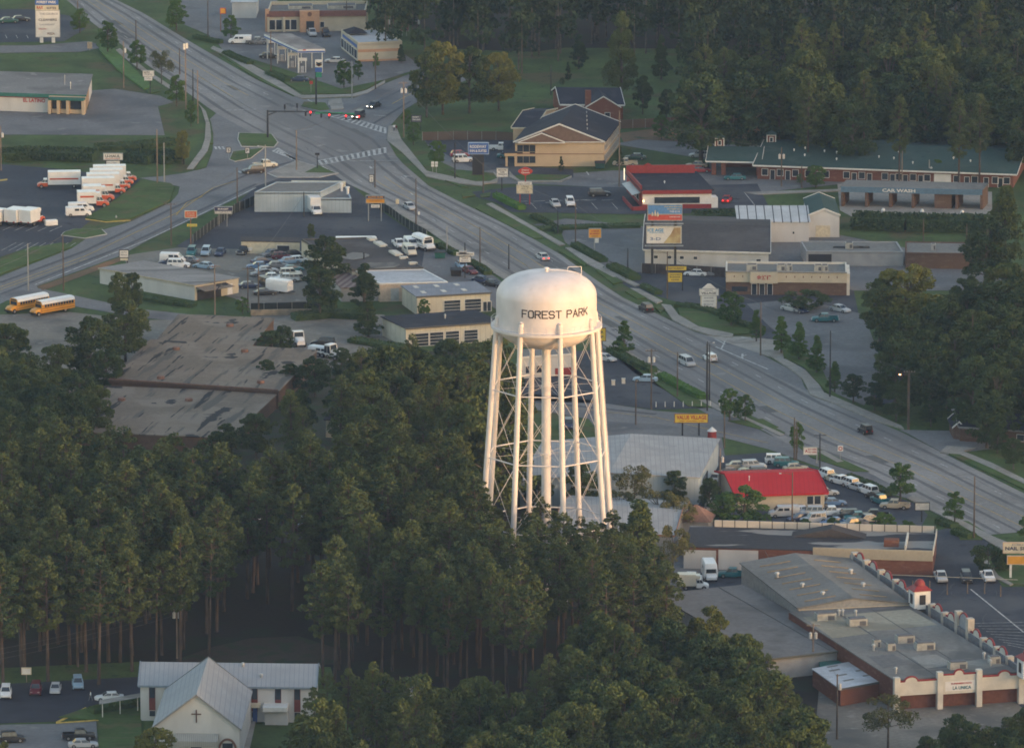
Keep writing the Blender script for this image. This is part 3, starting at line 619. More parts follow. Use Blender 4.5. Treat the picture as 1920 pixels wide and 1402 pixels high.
        P_.append(('rub_rail', tr, 'trim', [])); P_.append(('bumper', box_mb(1.45,-1.1,.4,1.62,1.1,.75), 'trim', [])); wheels(P_, (-L+2.4,.75), 1.0, .47, .3); lights(P_, 1.5, -L, .7, .95)
    elif kind == 'rv':
        P_.append(('body', loft([(-3.4,3.0,.5,1.2,1.12),(0,3.0,.5,1.2,1.12),(1.4,3.0,.5,1.2,1.1),(1.9,2.2,.5,1.2,1.08)]), 'paint', []))
        P_.append(('cab', loft([(1.7,1.4,.5,1.0,.95),(2.9,1.15,.5,.95,.88),(3.2,.9,.5,.9,.8)]), 'paint', []))
        g_ = MB(); g_.poly([(1.98,-.9,1.45),(1.98,.9,1.45),(1.93,.85,2.15),(1.93,-.85,2.15)])
        for q in (-1,1): g_.poly([(-1.5,q*1.21,1.7),(.2,q*1.21,1.7),(.2,q*1.19,2.3),(-1.5,q*1.19,2.3)])
        P_.append(('window', g_, 'glass', [])); wheels(P_, (-2,2.1), .95, .4, .28); lights(P_, 3.15, -3.4, .7, .85)
    elif kind == 'trailer':
        P_.append(('body', loft([(-2.4,2.5,.45,1.1,1.05),(2.2,2.5,.45,1.1,1.05),(2.4,2.3,.5,1.05,1.0)]), 'paint', [])); wheels(P_, (-.4,.4), .95, .33)
        h = MB(); h.box(2.4,-.08,.4,3.4,.08,.5); P_.append(('hitch', h, 'trim', []))
    elif kind == 'boat':
        P_.append(('hull', loft([(-2.8,1.3,.7,.9,1.0),(0,1.3,.55,.8,1.05),(2.0,1.4,.75,.45,.75),(3.2,1.55,1.2,.05,.08)]), 'paint', [])); c, g_ = cabin((-.6,-.3,.2,.6,1.3,1.7,.7,.6)); P_.append(('windshield', g_, 'glass', []))
        t = MB(); t.box(-2.8,-.7,.4,2.6,.7,.5); P_.append(('trailer', t, 'trim', [])); wheels(P_, (-1.2,), .9, .3)
    elif kind == 'semitractor':
        P_.append(('hood', loft([(.2,1.9,.6,.9,.85),(1.6,1.75,.6,.85,.75),(2.3,1.4,.6,.8,.7)]), 'paint', [])); c, g_ = cabin((-1.4,-1.3,.1,.35,.9,2.9,1.15,1.05)); P_.append(('cab', c, 'paint', [('window', g_, 'glass')]))
        t = MB(); t.box(-3.6,-.5,.7,.2,.5,.95); P_.append(('chassis', t, 'trim', [])); wheels(P_, (-3.0,-1.9,1.5), .95, .5, .35); lights(P_, 2.25, -3.6, .65, 1.0)
    return P_
CATS = dict(sedan='car', hatch='car', suv='car', wagon='car', minivan='minivan', jeep='car', pickup='pickup truck', van='van', boxtruck='truck', smalltruck='truck', bigtruck='truck', schoolbus='school bus', shuttle='bus', rv='motorhome', trailer='trailer', boat='boat', semitractor='truck')
NAMES = dict(sedan='sedan_car', hatch='hatchback_car', suv='sport_utility_car', wagon='station_wagon', minivan='minivan', jeep='off_road_car', pickup='pickup_truck', van='cargo_van', boxtruck='box_truck', smalltruck='box_truck', bigtruck='box_truck', schoolbus='school_bus', shuttle='shuttle_bus', rv='motorhome', trailer='cargo_trailer', boat='motor_boat', semitractor='tractor_unit')
def car(kind, col, px, py, deg, label, group=None, tail=False, head=False, box='white', sc=1, z=0, stripe=None, cabc=None, roof='white'):
    if kind not in _veh:
        ph = paint('white'); _veh[kind] = []
        for (n, mb, role, subs) in vehicle_parts(kind):
            sm = role in ('paint','tyre')
            me = mb.mesh([ph, ph] if role == 'bus' else [ph], (0,0,0), sm, n)
            _veh[kind].append((n, me, role, [(a, c.mesh([ph], (0,0,0), False, a), r) for a, c, r in subs]))
    M = dict(paint=paint(col), box=paint(box), cabin=paint(cabc or col), stripe=paint(stripe or box), glass=cglass, tyre=tyre, rim=rim, trim=trimk, head=litw if head else lampw, tail=litr if tail else lampr)
    e = empty(NAMES[kind], label, CATS[kind], G(px, py, z), group, R_(deg)); e.scale = sc if isinstance(sc, tuple) else (sc,)*3
    for n, me, role, subs in _veh[kind]:
        o = ob(n, me, e)
        for i in range(len(o.material_slots)): o.material_slots[i].link = 'OBJECT'; o.material_slots[i].material = (paint(roof) if i else paint(col)) if role == 'bus' else M[role]
        for a, m2, r in subs:
            c = ob(a, m2, o); c.material_slots[0].link = 'OBJECT'; c.material_slots[0].material = M[r]
    return e
# ---------------------------------------------------------------- poles, signs, lamps
wood = mat('weathered_pole_wood', (.11,.085,.065), .9, var=.25, scale=2, stretch=(1,1,.2)); woodl = mat('pale_pole_wood', (.20,.155,.12), .9, var=.2, scale=2, stretch=(1,1,.2))
steel = mat('painted_steel_pole', (.30,.31,.31), .5, .2, var=.1); steeld = mat('dark_steel', (.035,.037,.04), .6, var=.1); canm = mat('transformer_can', (.50,.50,.49), .5, var=.08)
ceram = mat('insulator', (.30,.30,.30), .4)
def pole(px, yb, yt, label, kind='wood', arms=0, cans=0, lamp=None, canz=2.6, group=None, r=.16, lean=0, z0=0):
    P = G(px, yb); H = ZAT(P.y, yt); H = max(H, 2)
    m = dict(wood=wood, pale=woodl, steel=steel, dark=steeld)[kind]
    nm, ct = ('utility_pole','utility pole') if kind in ('wood','pale') else ('street_pole','pole')
    if lamp: nm, ct = 'street_lamp', 'street lamp'
    T = Thing(nm, label, ct, P, group); b = MB(); b.tube(P, P+Vector((lean,0,H)), r, r*.62, 8); T.part('pole', b, m)
    for i in range(arms):
        a = MB(); z = H-.35-i*.9; c = P+Vector((lean*z/H,0,z)); a.box(c.x-1.15,c.y-.2,z-.06,c.x+1.15,c.y-.1,z+.06); o = T.part('crossarm', a, m)
        s_ = MB()
        for x in (-1.0,-.45,.45,1.0): s_.tube((c.x+x,c.y-.15,z+.06),(c.x+x,c.y-.15,z+.26),.06,.04,6)
        T.part('insulator', s_, ceram, o)
    for i in range(cans):
        a = MB(); x = (-.45,.45,0)[i] if cans > 1 else .42; z = H-canz; a.tube((P.x+x,P.y-.2,z),(P.x+x,P.y-.2,z+1.0),.27,.27,10); a.tube((P.x+x,P.y-.2,z+1.0),(P.x+x,P.y-.2,z+1.2),.08,.06,6); T.part('transformer', a, canm)
    if lamp:
        d = lamp[0]; a = MB(); z = H-.4; a.path([P+Vector((0,0,z)), P+Vector((d*.6,-.1,z+.25)), P+Vector((d*1.0,-.15,z+.25))], .05, 6); T.part('lamp_arm', a, m)
        h = MB(); h.obox((P.x+d*1.0-.2,P.y-.3,z+.15),(.4,0,0),(0,.3,0),(0,0,.14)); T.part('lamp_head', h, mat('warm_lamp_glow', (1,.55,.22), .4, emit=1.5) if lamp[1] == 'lit' else canm)
    return T
def sign(name, label, px, yb, panels, posts, pm=None, cat='sign', depth=.35, pw=.22, zt=None, group=None):
    "panels: (x0,y0,x1,y1,material,[(text,cx,cy,h_px,w_px,material)]) all photo pixels; posts: list of (x, ytop)"
    P = G(px, yb); Y = P.y; T = Thing(name, label, cat, P, group)
    for x, yt in posts:
        b = MB(); X = XAT(Y, x); b.box(X-pw/2, Y-pw/2, 0, X+pw/2, Y+pw/2, ZAT(Y, yt)); T.part('post', b, pm or steel)
    for p in panels:
        x0,y0,x1,y1,m = p[:5]; tx = p[5] if len(p) > 5 else []
        b = MB(); X0, X1, Z1, Z0 = XAT(Y,x0), XAT(Y,x1), ZAT(Y,y0), ZAT(Y,y1); b.box(X0, Y-depth/2-.12, Z0, X1, Y+depth/2-.12, Z1); o = T.part('sign_panel', b, m[0] if isinstance(m,tuple) else m)
        if isinstance(m, tuple):
            fr = MB(); t = .12; yf = Y-depth/2-.12
            for q in ((X0-t,Z1,X1+t,Z1+t),(X0-t,Z0-t,X1+t,Z0),(X0-t,Z0,X0,Z1),(X1,Z0,X1+t,Z1)): fr.box(q[0],yf-.05,q[1],q[2],yf+depth+.02,q[3])
            T.part('frame', fr, m[1], o)
        for (t, cx, cy, hp, wp, tm) in tx:
            s_ = SC(Y); T.text(t, (XAT(Y,cx), Y-depth/2-.12, ZAT(Y,cy)), (1,0,0), (0,0,1), hp/s_, tm, wp/s_, o, .02)
    return T
sw = mat('sign_white', (.66,.65,.62), .5, var=.06); sred = mat('sign_red', (.42,.05,.04), .5, var=.06); sblue = mat('sign_blue', (.05,.12,.36), .5, var=.06); sorg = mat('sign_orange', (.62,.30,.04), .5, var=.06)
syel = mat('sign_yellow', (.62,.46,.06), .5, var=.06); sblk = mat('sign_black', (.03,.03,.035), .6, var=.05); snav = mat('sign_navy', (.04,.045,.10), .6); stxt = mat('sign_lettering_dark', (.06,.06,.07), .6); stred = mat('sign_lettering_red', (.36,.04,.04), .6); stgry = mat('sign_lettering_grey', (.25,.26,.30), .6)
sgrn = mat('sign_green', (.03,.22,.13), .5); sbrn = mat('sign_brown', (.20,.10,.06), .6); scream = mat('sign_cream', (.55,.50,.38), .6)
# ---------------------------------------------------------------- trees
def leafm(name, c1, c2, tip=None, scale=.55):
    m = bpy.data.materials.new(name); m.use_nodes = True; nt = m.node_tree; N = nt.nodes; L = nt.links; b = N['Principled BSDF']
    b.inputs['Roughness'].default_value = .85; b.inputs['Specular IOR Level'].default_value = .15
    tc = N.new('ShaderNodeTexCoord'); nz = N.new('ShaderNodeTexNoise'); nz.inputs['Scale'].default_value = scale; nz.inputs['Detail'].default_value = 3; L.new(tc.outputs['Object'], nz.inputs['Vector'])
    n2 = N.new('ShaderNodeTexNoise'); n2.inputs['Scale'].default_value = 4; L.new(tc.outputs['Object'], n2.inputs['Vector'])
    oi = N.new('ShaderNodeObjectInfo')
    ad = N.new('ShaderNodeMath'); ad.operation = 'MULTIPLY_ADD'; ad.inputs[1].default_value = .35; L.new(oi.outputs['Random'], ad.inputs[0]); L.new(nz.outputs['Fac'], ad.inputs[2])
    a2 = N.new('ShaderNodeMath'); a2.operation = 'MULTIPLY_ADD'; a2.inputs[1].default_value = .5; L.new(n2.outputs['Fac'], a2.inputs[0]); L.new(ad.outputs[0], a2.inputs[2])
    cr = N.new('ShaderNodeValToRGB'); cr.color_ramp.elements[0].position = .65; cr.color_ramp.elements[1].position = 1.2 if 0 else .99
    cr.color_ramp.elements[0].color = (*c1,1); cr.color_ramp.elements[1].color = (*c2,1)
    if tip: e = cr.color_ramp.elements.new(.93); e.color = (*c2,1); cr.color_ramp.elements[2].color = (*tip,1); cr.color_ramp.elements[2].position = 1
    L.new(a2.outputs[0], cr.inputs[0]); L.new(cr.outputs[0], b.inputs['Base Color'])
    return m
PINE = leafm('pine_needles', (.027,.053,.026), (.074,.098,.036)); OAK = leafm('oak_leaves', (.026,.052,.024), (.080,.106,.036)); YEL = leafm('yellow_green_leaves', (.055,.085,.026), (.15,.155,.042)); DKG = leafm('dark_green_leaves', (.026,.051,.026), (.056,.086,.034))
GRN = leafm('fresh_green_leaves', (.04,.085,.025), (.09,.16,.04)); BRZ = leafm('bronze_leaves', (.05,.07,.03), (.125,.125,.05))
bark = mat('pine_bark', (.075,.058,.048), .95, var=.3, scale=1.5, stretch=(1,1,.25)); bark2 = mat('grey_bark', (.10,.085,.07), .95, var=.3, scale=1.5)
def leaf(b, p, s, r):
    a = r.uniform(0, 2*pi); t = r.uniform(-.9, .9); n = Vector((cos(a)*sqrt(1-t*t), sin(a)*sqrt(1-t*t), t)); u = n.orthogonal().normalized(); v = n.cross(u); k = r.uniform(0, pi)
    u2 = u*cos(k)+v*sin(k); v2 = v*cos(k)-u*sin(k); b.poly([p-u2*s, p-v2*s*.55, p+u2*s, p+v2*s*.55])
def clump(b, c, rx, rz, n, s, r):
    for _ in range(n):
        a = r.uniform(0, 2*pi); t = r.uniform(-.75, 1); q = sqrt(max(0,1-t*t)); d = r.uniform(.62, 1.08)
        leaf(b, c + Vector((cos(a)*q*rx*d, sin(a)*q*rx*d, t*rz*d)), s*r.uniform(.7,1.25), r)
def pine_mesh(seed, H=22, full=.5, spread=3.3, nl=1.5):
    r = random.Random(seed); b = MB(); t = MB(); lx, ly = r.uniform(-.5,.5), r.uniform(-.5,.5)
    tip = Vector((lx,ly,H-.8)); t.tube((0,0,-.3),(lx*.5,ly*.5,H*.55),.26,.17,8); t.tube((lx*.5,ly*.5,H*.55),tip,.17,.05,7)
    z0 = H*(1-full); n = int(38*full/.5)
    for i in range(n):
        f = (i+r.random())/n; z = z0 + (H-z0-1)*f; env = spread*(.45+.9*f if f < .45 else .85*(1-(f-.45)/.62)**.75+.12); a = i*2.4 + r.uniform(-.6,.6); d = env*r.uniform(.45,1.05)
        c = Vector((cos(a)*d + lx*z/H, sin(a)*d + ly*z/H, z)); t.tube((lx*z/H*.9,ly*z/H*.9,z-.9), c, .07, .025, 4, 0, False)
        rr_ = r.uniform(.55,1.05)*(1-.25*f); clump(b, c, rr_, rr_*.75, int(62*nl), .22, r)
    clump(b, tip, 1.0, 1.1, int(80*nl), .25, r)
    return b, t
def oak_mesh(seed, H=14, spread=4.6, low=.22, n=44, s=.36, cone=0):
    r = random.Random(seed); b = MB(); t = MB(); t.tube((0,0,-.3),(0,0,H*.45),.3*H/14,.2*H/14,8); t.tube((0,0,H*.45),(r.uniform(-.3,.3),r.uniform(-.3,.3),H*.85),.2*H/14,.05,6)
    for i in range(n):
        z = r.uniform(low, 1); f = (z-low)/(1-low)
        env = spread*(sqrt(max(0,1-(2*f-.85)**2/1.4)) if not cone else (1.05-f*.95)*(min(1,f*5+.4))); a = r.uniform(0,2*pi); d = env*sqrt(r.uniform(.12,1))*.9
        zz = z*H*.93; c = Vector((cos(a)*d, sin(a)*d, zz)); k = spread/4.6
        if i % 3 == 0: t.tube((0,0,zz*.7), c, .09*k, .03, 4, 0, False)
        q = r.uniform(.75,1.35)*k*(1-.35*f*(1 if cone else .5)); clump(b, c, q, q*.8, 140, s*.7, r)
    return b, t
_tm = {}
def tmesh(kind, var):
    if (kind,var) not in _tm:
        sd = 100*var+len(kind)
        mb, tb, m, bk = dict(
            pine=lambda: (*pine_mesh(sd, 22, (.58,.5,.64)[var%3], (3.7,4.2,3.9,3.5)[var%4]), PINE, bark),
            tallpine=lambda: (*pine_mesh(sd, 24, .5, 4.3), PINE, bark),
            farpine=lambda: (*pine_mesh(sd, 24, .62, 4.0), PINE, bark),
            oak=lambda: (*oak_mesh(sd, 14, 4.8, n=72), OAK, bark2), yellow=lambda: (*oak_mesh(sd, 14, 4.8, n=72), YEL, bark2), dark=lambda: (*oak_mesh(sd, 14, 4.6, n=70), DKG, bark2),
            street=lambda: (*oak_mesh(sd, 8, 2.6, .2, 56, .2), GRN, bark2), cone=lambda: (*oak_mesh(sd, 9, 2.2, .1, 80, .2, 1), DKG, bark2), gcone=lambda: (*oak_mesh(sd, 9, 2.3, .12, 80, .2, 1), GRN, bark2), bigcone=lambda: (*oak_mesh(sd, 18, 5.6, .1, 80, .36, 1), OAK, bark2),
            bronze=lambda: (*oak_mesh(sd, 8, 4.2, .45, 26, .22), BRZ, bark2), bush=lambda: (*oak_mesh(sd, 3, 2.2, .1, 26, .17), DKG, bark2))[kind]()
        _tm[(kind,var)] = (mb.mesh(m, name='crown'), tb.mesh(bk, name='trunk'), dict(pine=22,tallpine=24,farpine=24,oak=14,yellow=14,dark=14,street=8,cone=9,gcone=9,bigcone=18,bronze=8,bush=3)[kind])
    return _tm[(kind,var)]
def tree(kind, P, H, label, group, wx=1, name=None, cat=None, r=rnd, nv=4):
    cm, tm, h0 = tmesh(kind, r.randrange(nv)); s = H/h0
    nm = name or ('pine_tree' if 'pine' in kind else 'bush' if kind == 'bush' else 'broadleaf_tree')
    e = empty(nm, label, cat or ('bush' if kind == 'bush' else 'tree'), P, group, r.uniform(0, 2*pi)); e.scale = (s*wx, s*wx, s)
    ob('crown', cm, e); ob('trunk', tm, e); return e
def treetop(kind, px, ytop, H, label, group=None, wx=1, **k):
    P = G(px, ytop, H); P.z = 0; return tree(kind, P, H, label, group, wx, **k)
def treebase(kind, px, yb, ytop, label, group=None, wx=1, **k):
    P = G(px, yb); return tree(kind, P, ZAT(P.y, ytop), label, group, wx, **k)
def inpoly(x, y, pl):
    c = False; n = len(pl)
    for i in range(n):
        x1,y1 = pl[i]; x2,y2 = pl[(i+1)%n]
        if (y1 > y) != (y2 > y) and x < (x2-x1)*(y-y1)/(y2-y1)+x1: c = not c
    return c
def where(px, py, pl, cols):
    if not cols: return ''
    y0 = min(p[1] for p in pl); y1 = min(1402, max(p[1] for p in pl)); t = (py-y0)/(y1-y0)
    c = [n for x, n in cols if px <= x][0]; return ', ' + ('back row ','middle ','front row ')[min(2, int(max(0,t)*3))] + c
def wood_fill(pl, sp, kinds, hs, label, group, seed, wx=(1,1), sy=None, cols=None):
    "tree tops spread through a region; sp = spacing in metres"
    r = random.Random(seed); ys = [p[1] for p in pl]; xs = [p[0] for p in pl]; y = min(ys); out = 0; row = 0
    while y < max(ys):
        H0 = sum(hs)/2; p = G(960, y, H0); s_ = SC(p.y); dx = sp*s_; x = min(xs) + (dx/2 if row % 2 else 0)
        while x < max(xs):
            px = x + r.uniform(-.35,.35)*dx; py = y + r.uniform(-.4,.4)*dx*.21
            if inpoly(px, py, pl) and not (585 < px < 645 and 745 < py < 812):
                k = r.choice(kinds); treetop(k, px, py, r.uniform(*hs), (label if isinstance(label, str) else label[k]) + where(px, py, pl, cols), group if isinstance(group, str) else group[k], r.uniform(*wx), r=r); out += 1
            x += dx
        y += sp*s_*.205*(sy or 1); row += 1
    return out
def leafrow(name, pts, h, w, label, cat='hedge', m=None, dens=40, s=.16, group=None):
    "hedge following a line of pixels"
    b = MB(); P = PG(pts); r = random.Random(int(pts[0][0]*7+pts[0][1])); core = MB()
    for a, c in zip(P, P[1:]):
        L = (c-a).length; d = (c-a).normalized(); n = Vector((-d.y,d.x,0))
        core.obox(a-n*(w*.38), c-a, n*(w*.76), (0,0,h*.8))
        for _ in range(int(L*dens*(w+h)*.5)):
            t = r.random(); an = r.uniform(0, pi); q = a.lerp(c,t) + n*(cos(an)*w*.5*r.uniform(.8,1.1)); q.z = (.15+.85*sin(an)**.6)*h*r.uniform(.75,1.1); leaf(b, q, s*r.uniform(.7,1.3), r)
    k = len(b.v); b.v += core.v; b.f += [tuple(i+k for i in f) for f in core.f]; b.m += core.m
    return single(name, label, cat, b, m or DKG, P[0], group)
def fence(pts, h, label, m, name='fence', post=None, step=2.5, top=0):
    P = PG(pts); T = Thing(name, label, 'fence', P[0]); b = MB(); q = MB()
    for a, c in zip(P, P[1:]):
        d = (c-a).normalized(); n = Vector((-d.y,d.x,0))*.03; b.obox(a+Vector((0,0,.05)), c-a, n, (0,0,h-.05))
        k = max(1, int((c-a).length/step))
        for i in range(k+1): p = a.lerp(c, i/k); q.tube(p, p+Vector((0,0,h+.1)), .05, .05, 5)
    T.part('panel', b, m); T.part('post', q, post or steel); return T
def wire(pts, label, sag=.8, r=.02):
    b = MB(); P = [G(x,y,z) if not isinstance(x, Vector) else x for x,y,z in pts]
    out = []
    for a, c in zip(P, P[1:]):
        for i in range(9): t = i/8; p = a.lerp(c,t); p.z -= sag*4*t*(1-t); out.append(p)
    b.path(out, r, 4); single('power_line', label, 'power line', b, mat('cable', (.10,.10,.10), .6), P[0], 'overhead power lines')
# ---------------------------------------------------------------- water tower
tankw = layered('tank_paint', (.67,.63,.625), [((.63,.585,.565), .5, .62, .12, (1,1,.12))], rough=.5, base_scale=.1, base_var=.015, fine=.25)
steelw = mat('tower_steel_paint', (.67,.63,.62), .5, var=.05, scale=.5)
WP = G(1024, 1105); ws = SC(WP.y); wt = Thing('water_tower', 'white water tower with eight legs and FOREST PARK lettered on its tank', 'water tower', WP)
def wz(y): return ZAT(WP.y, y)
RT_ = 94/ws; ZB = wz(607); ZS = wz(552); ZTOP = wz(509)
prof = []
for i in range(25):
    t = pi/2*i/24; prof.append((RT_*max(0,cos(t))**.74, ZS + (ZTOP-ZS)*sin(t)**1.05))
prof[-1] = (.02, ZTOP)
bowl = [(RT_*sin(pi/2*i/14), ZB - 4.2*cos(pi/2*i/14)) for i in range(1, 15)]
tk = MB(); tk.lathe([(.02, ZB-4.2)] + bowl + [(RT_, ZB+.5), (RT_, ZS-1.5)] + prof, (WP.x,WP.y,0), 96); tank = wt.part('tank', tk, tankw, smooth=True)
def legR(z):
    y0 = ZB; z3 = wz(977); return (97 + 27*(y0-z)/(y0-z3))/ws
RB = 104.5/ws
b = MB(); b.lathe([(RT_+.02, ZB-.25),(RB-.1, ZB-.55),(RB, ZB-.5),(RB, ZB-.05),(RT_+.02, ZB-.02)], (WP.x,WP.y,0), 96); bal = wt.part('balcony', b, steelw)
b = MB(); n = 64
def rp(a, r, z): return Vector((WP.x + r*sin(a), WP.y - r*cos(a), z))
for zz in (.55, 1.1):
    for i in range(n): b.tube(rp(2*pi*i/n, RB-.08, ZB+zz), rp(2*pi*(i+1)/n, RB-.08, ZB+zz), .028, n=5, caps=False)
for i in range(48): b.tube(rp(2*pi*i/48, RB-.08, ZB-.05), rp(2*pi*i/48, RB-.08, ZB+1.1), .025, n=5)
wt.part('railing', b, steelw, bal)
ANG = [R_(a) for a in (-30,15,60,105,150,195,240,285)]
for a in ANG:
    b = MB(); r0, r1 = legR(0), legR(ZB); b.tube(rp(a,r0,0), rp(a,r1,ZB), .53, .45, 20); b.tube(rp(a,r1,ZB), rp(a,r1-.2,ZB+1.6), .45, .42, 20); b.tube(rp(a,r1-.2,ZB+1.6), rp(a,r1-.35,ZB+1.9), .42, .2, 20)
    lg = wt.part('leg', b, steelw, smooth=True)
    b = MB(); b.obox(rp(a,r1,ZB-1.6)-Vector((.04,.04,0)), rp(a,-1.4,0)-rp(a,0,0), (.08,.08,0), (0,0,1.4)); wt.part('bracket', b, steelw, lg)
b = MB(); b.tube(rp(0,0,0), rp(0,0,ZB-4.0), .86, .80, 24); wt.part('riser_pipe', b, steelw, smooth=True)
RZ = [wz(977), wz(850), wz(724)]
for z in RZ:
    for i in range(8): b = MB(); b.tube(rp(ANG[i], legR(z), z), rp(ANG[(i+1)%8], legR(z), z), .12, n=8); wt.part('strut', b, steelw)
LV = [0.2] + RZ + [ZB-.6]
for j in range(4):
    for i in range(8):
        b = MB(); z0, z1 = LV[j], LV[j+1]; a, c = ANG[i], ANG[(i+1)%8]
        b.tube(rp(a, legR(z0), z0), rp(c, legR(z1), z1), .038, n=6); b.tube(rp(c, legR(z0), z0), rp(a, legR(z1), z1), .038, n=6); wt.part('cross_brace', b, steelw)
for z in RZ:
    b = MB()
    for a in ANG: b.tube(rp(a, .8, z+.1), rp(a, legR(z)-.4, z), .022, n=5)
    b.lathe([(.9, z-.1),(.98, z-.1),(.98, z+.12),(.9, z+.12)], (WP.x,WP.y,0), 24); wt.part('tie_rods', b, steelw)
b = MB(); a = R_(105)
for q in (-.22,.22): b.tube(rp(a+q/13, legR(0)+.62, 0), rp(a+q/9.4, legR(ZB)+.55, ZB), .03, n=5)
for i in range(int(ZB/.6)): z = i*.6; b.tube(rp(a-.2/legR(z), legR(z)+.6, z), rp(a+.2/legR(z), legR(z)+.6, z), .022, n=4)
wt.part('ladder', b, steelw)
b = MB(); b.tube(rp(0,0,ZTOP-.1), rp(0,0,ZTOP+.5), .3, .3, 14); b.tube(rp(0,0,ZTOP+.5), rp(0,0,ZTOP+.75), .55, .35, 14); wt.part('roof_vent', b, steelw)
b = MB(); pa = R_(95)
def domez(r): 
    c = min(1,(r/RT_))**(1/.74); t = math.acos(c); return ZS + (ZTOP-ZS)*sin(t)**1.05
for off in (-.3,.3):
    pts = [rp(pa, .5+5.6*i/8, domez(.5+5.6*i/8)+.25) + Vector((0,off,0)) for i in range(9)]; b.path(pts, .05, 6)
for i in range(12): r = .6+5.4*i/11; b.tube(rp(pa,r,domez(r)+.2)+Vector((0,-.3,0)), rp(pa,r,domez(r)+.2)+Vector((0,.3,0)), .03, n=4)
zr = domez(1.2)+.9; b.path([rp(pa, 3.6, domez(3.6)+.3), rp(pa, 3.8, zr-.15), rp(pa, 6.1, zr-.15), rp(pa, 6.1, domez(6.1))], .06, 6)
wt.part('roof_ladder', b, steelw)
# lettering wrapped round the tank: plain stroke letters
GL = dict(F=[[(0,0),(0,6),(4,6)],[(0,3.1),(3,3.1)]], O=[[(1,0),(0,1),(0,5),(1,6),(3,6),(4,5),(4,1),(3,0),(1,0)]], R=[[(0,0),(0,6),(3.1,6),(4,5.1),(4,4),(3.1,3.1),(0,3.1)],[(2.1,3.1),(4,0)]], E=[[(4,0),(0,0),(0,6),(4,6)],[(0,3.1),(3,3.1)]],
 S=[[(0,1),(1,0),(3,0),(4,1),(4,2.2),(3.2,3.1),(.8,3.1),(0,4),(0,5),(1,6),(3,6),(4,5)]], T=[[(2,0),(2,6)],[(0,6),(4,6)]], P=[[(0,0),(0,6),(3.1,6),(4,5.1),(4,3.8),(3.1,2.9),(0,2.9)]], A=[[(0,0),(2,6),(4,0)],[(.7,2),(3.3,2)]], K=[[(0,0),(0,6)],[(0,2.4),(4,6)],[(1.3,3.5),(4,0)]])
a0 = R_(12.3); zc = ZAT(WP.y-RT_*.97, 589.8); Hl = 1.22; L_ = MB(); TW = R_(82)*RT_; adv = TW/(10 + .62 - .28); x = -TW/2; bw = .22
for ch in 'FOREST PARK':
    if ch == ' ': x += adv*.62; continue
    for st in GL[ch]:
        for (xa,ya),(xb,yb) in zip(st, st[1:]):
            A = Vector((x+xa/4*adv*.72, ya/6*Hl-Hl/2)); Bq = Vector((x+xb/4*adv*.72, yb/6*Hl-Hl/2)); d = (Bq-A).normalized(); n_ = Vector((-d.y,d.x))*(bw/2); A = A-d*(bw/2); Bq = Bq+d*(bw/2)
            for k in range(3):
                p, q = A.lerp(Bq,k/3), A.lerp(Bq,(k+1)/3); L_.poly([rp(a0+v.x/RT_, RT_+.045, zc+v.y) for v in (p-n_, q-n_, q+n_, p+n_)])
    x += adv
wt.part('lettering', L_, mat('tank_lettering', (.05,.045,.05), .6), tank)
# ---------------------------------------------------------------- building materials
wwhite = mat('white_wall', (.52,.52,.51), .8, var=.08, scale=.4, stretch=(1,1,.3)); wcream = mat('cream_wall', (.52,.46,.35), .8, var=.07, scale=.4); wbrick = layered('red_brick_wall', (.17,.075,.055), [((.22,.11,.08), .6, .55, .1, (1,1,3))], fine=6)
wdbrick = layered('brown_brick_wall', (.13,.085,.065), [((.17,.12,.09), .6, .55, .1, (1,1,3))], fine=6); wtan = mat('tan_stucco_wall', (.52,.40,.27), .85, var=.05, scale=.5); wgrey = mat('grey_block_wall', (.32,.32,.32), .85, var=.1, scale=.5)
wblue = ribbed('pale_blue_metal_wall', (.36,.43,.48), (.30,.37,.42), 1.2, width=.12); wcm = ribbed('cream_metal_wall', (.55,.52,.43), (.44,.42,.35), 1.0, width=.1)
rgrey = layered('grey_flat_roof', (.20,.195,.19), [((.14,.137,.135), .08, .52, .12, None), ((.26,.25,.24), .3, .62, .08, None)], fine=2)
rlight = layered('pale_flat_roof', (.20,.193,.18), [((.125,.122,.117), .09, .50, .10, (1,.4,1)), ((.26,.245,.215), .2, .62, .1, (.3,1,1))], fine=1.5)
rdark = layered('dark_flat_roof', (.075,.068,.068), [((.11,.10,.10), .08, .55, .12, None)]); rshing = layered('dark_shingle_roof', (.035,.038,.05), [((.05,.052,.065), .3, .55, .1, None)], fine=5)
rmetal = ribbed('grey_seam_metal_roof', (.34,.34,.34), (.27,.27,.27), 1.1, width=.14); rwmetal = ribbed('white_seam_metal_roof', (.31,.325,.34), (.25,.26,.28), 1.3, width=.15, noise=.06)
rgreen = layered('green_shingle_roof', (.050,.085,.078), [((.065,.10,.092), .2, .55, .1, None), ((.038,.066,.062), .5, .6, .1, None)], fine=5)
rred = ribbed('red_metal_roof', (.50,.025,.03), (.42,.02,.025), 1.2, width=.12, noise=.05); rbrown = mat('brown_shingle_roof', (.22,.13,.10), .85, var=.15, scale=2)
rtatter = layered('torn_tar_roof', (.185,.148,.115), [((.225,.187,.15), .15, .5, .12, None), ((.12,.105,.09), .5, .54, .08, (1,.12,1,-12)), ((.04,.037,.036), .55, .60, .03, (1.2,.11,1,-12)), ((.045,.042,.042), .12, .66, .02, None)], fine=1.5)
rbluew = layered('white_coated_roof', (.45,.47,.50), [((.36,.36,.37), .12, .52, .1, (.4,1,1))]); rpud = layered('ponded_dark_roof', (.055,.055,.062), [((.26,.25,.235), .10, .55, .025, (.45,2.0,1))])
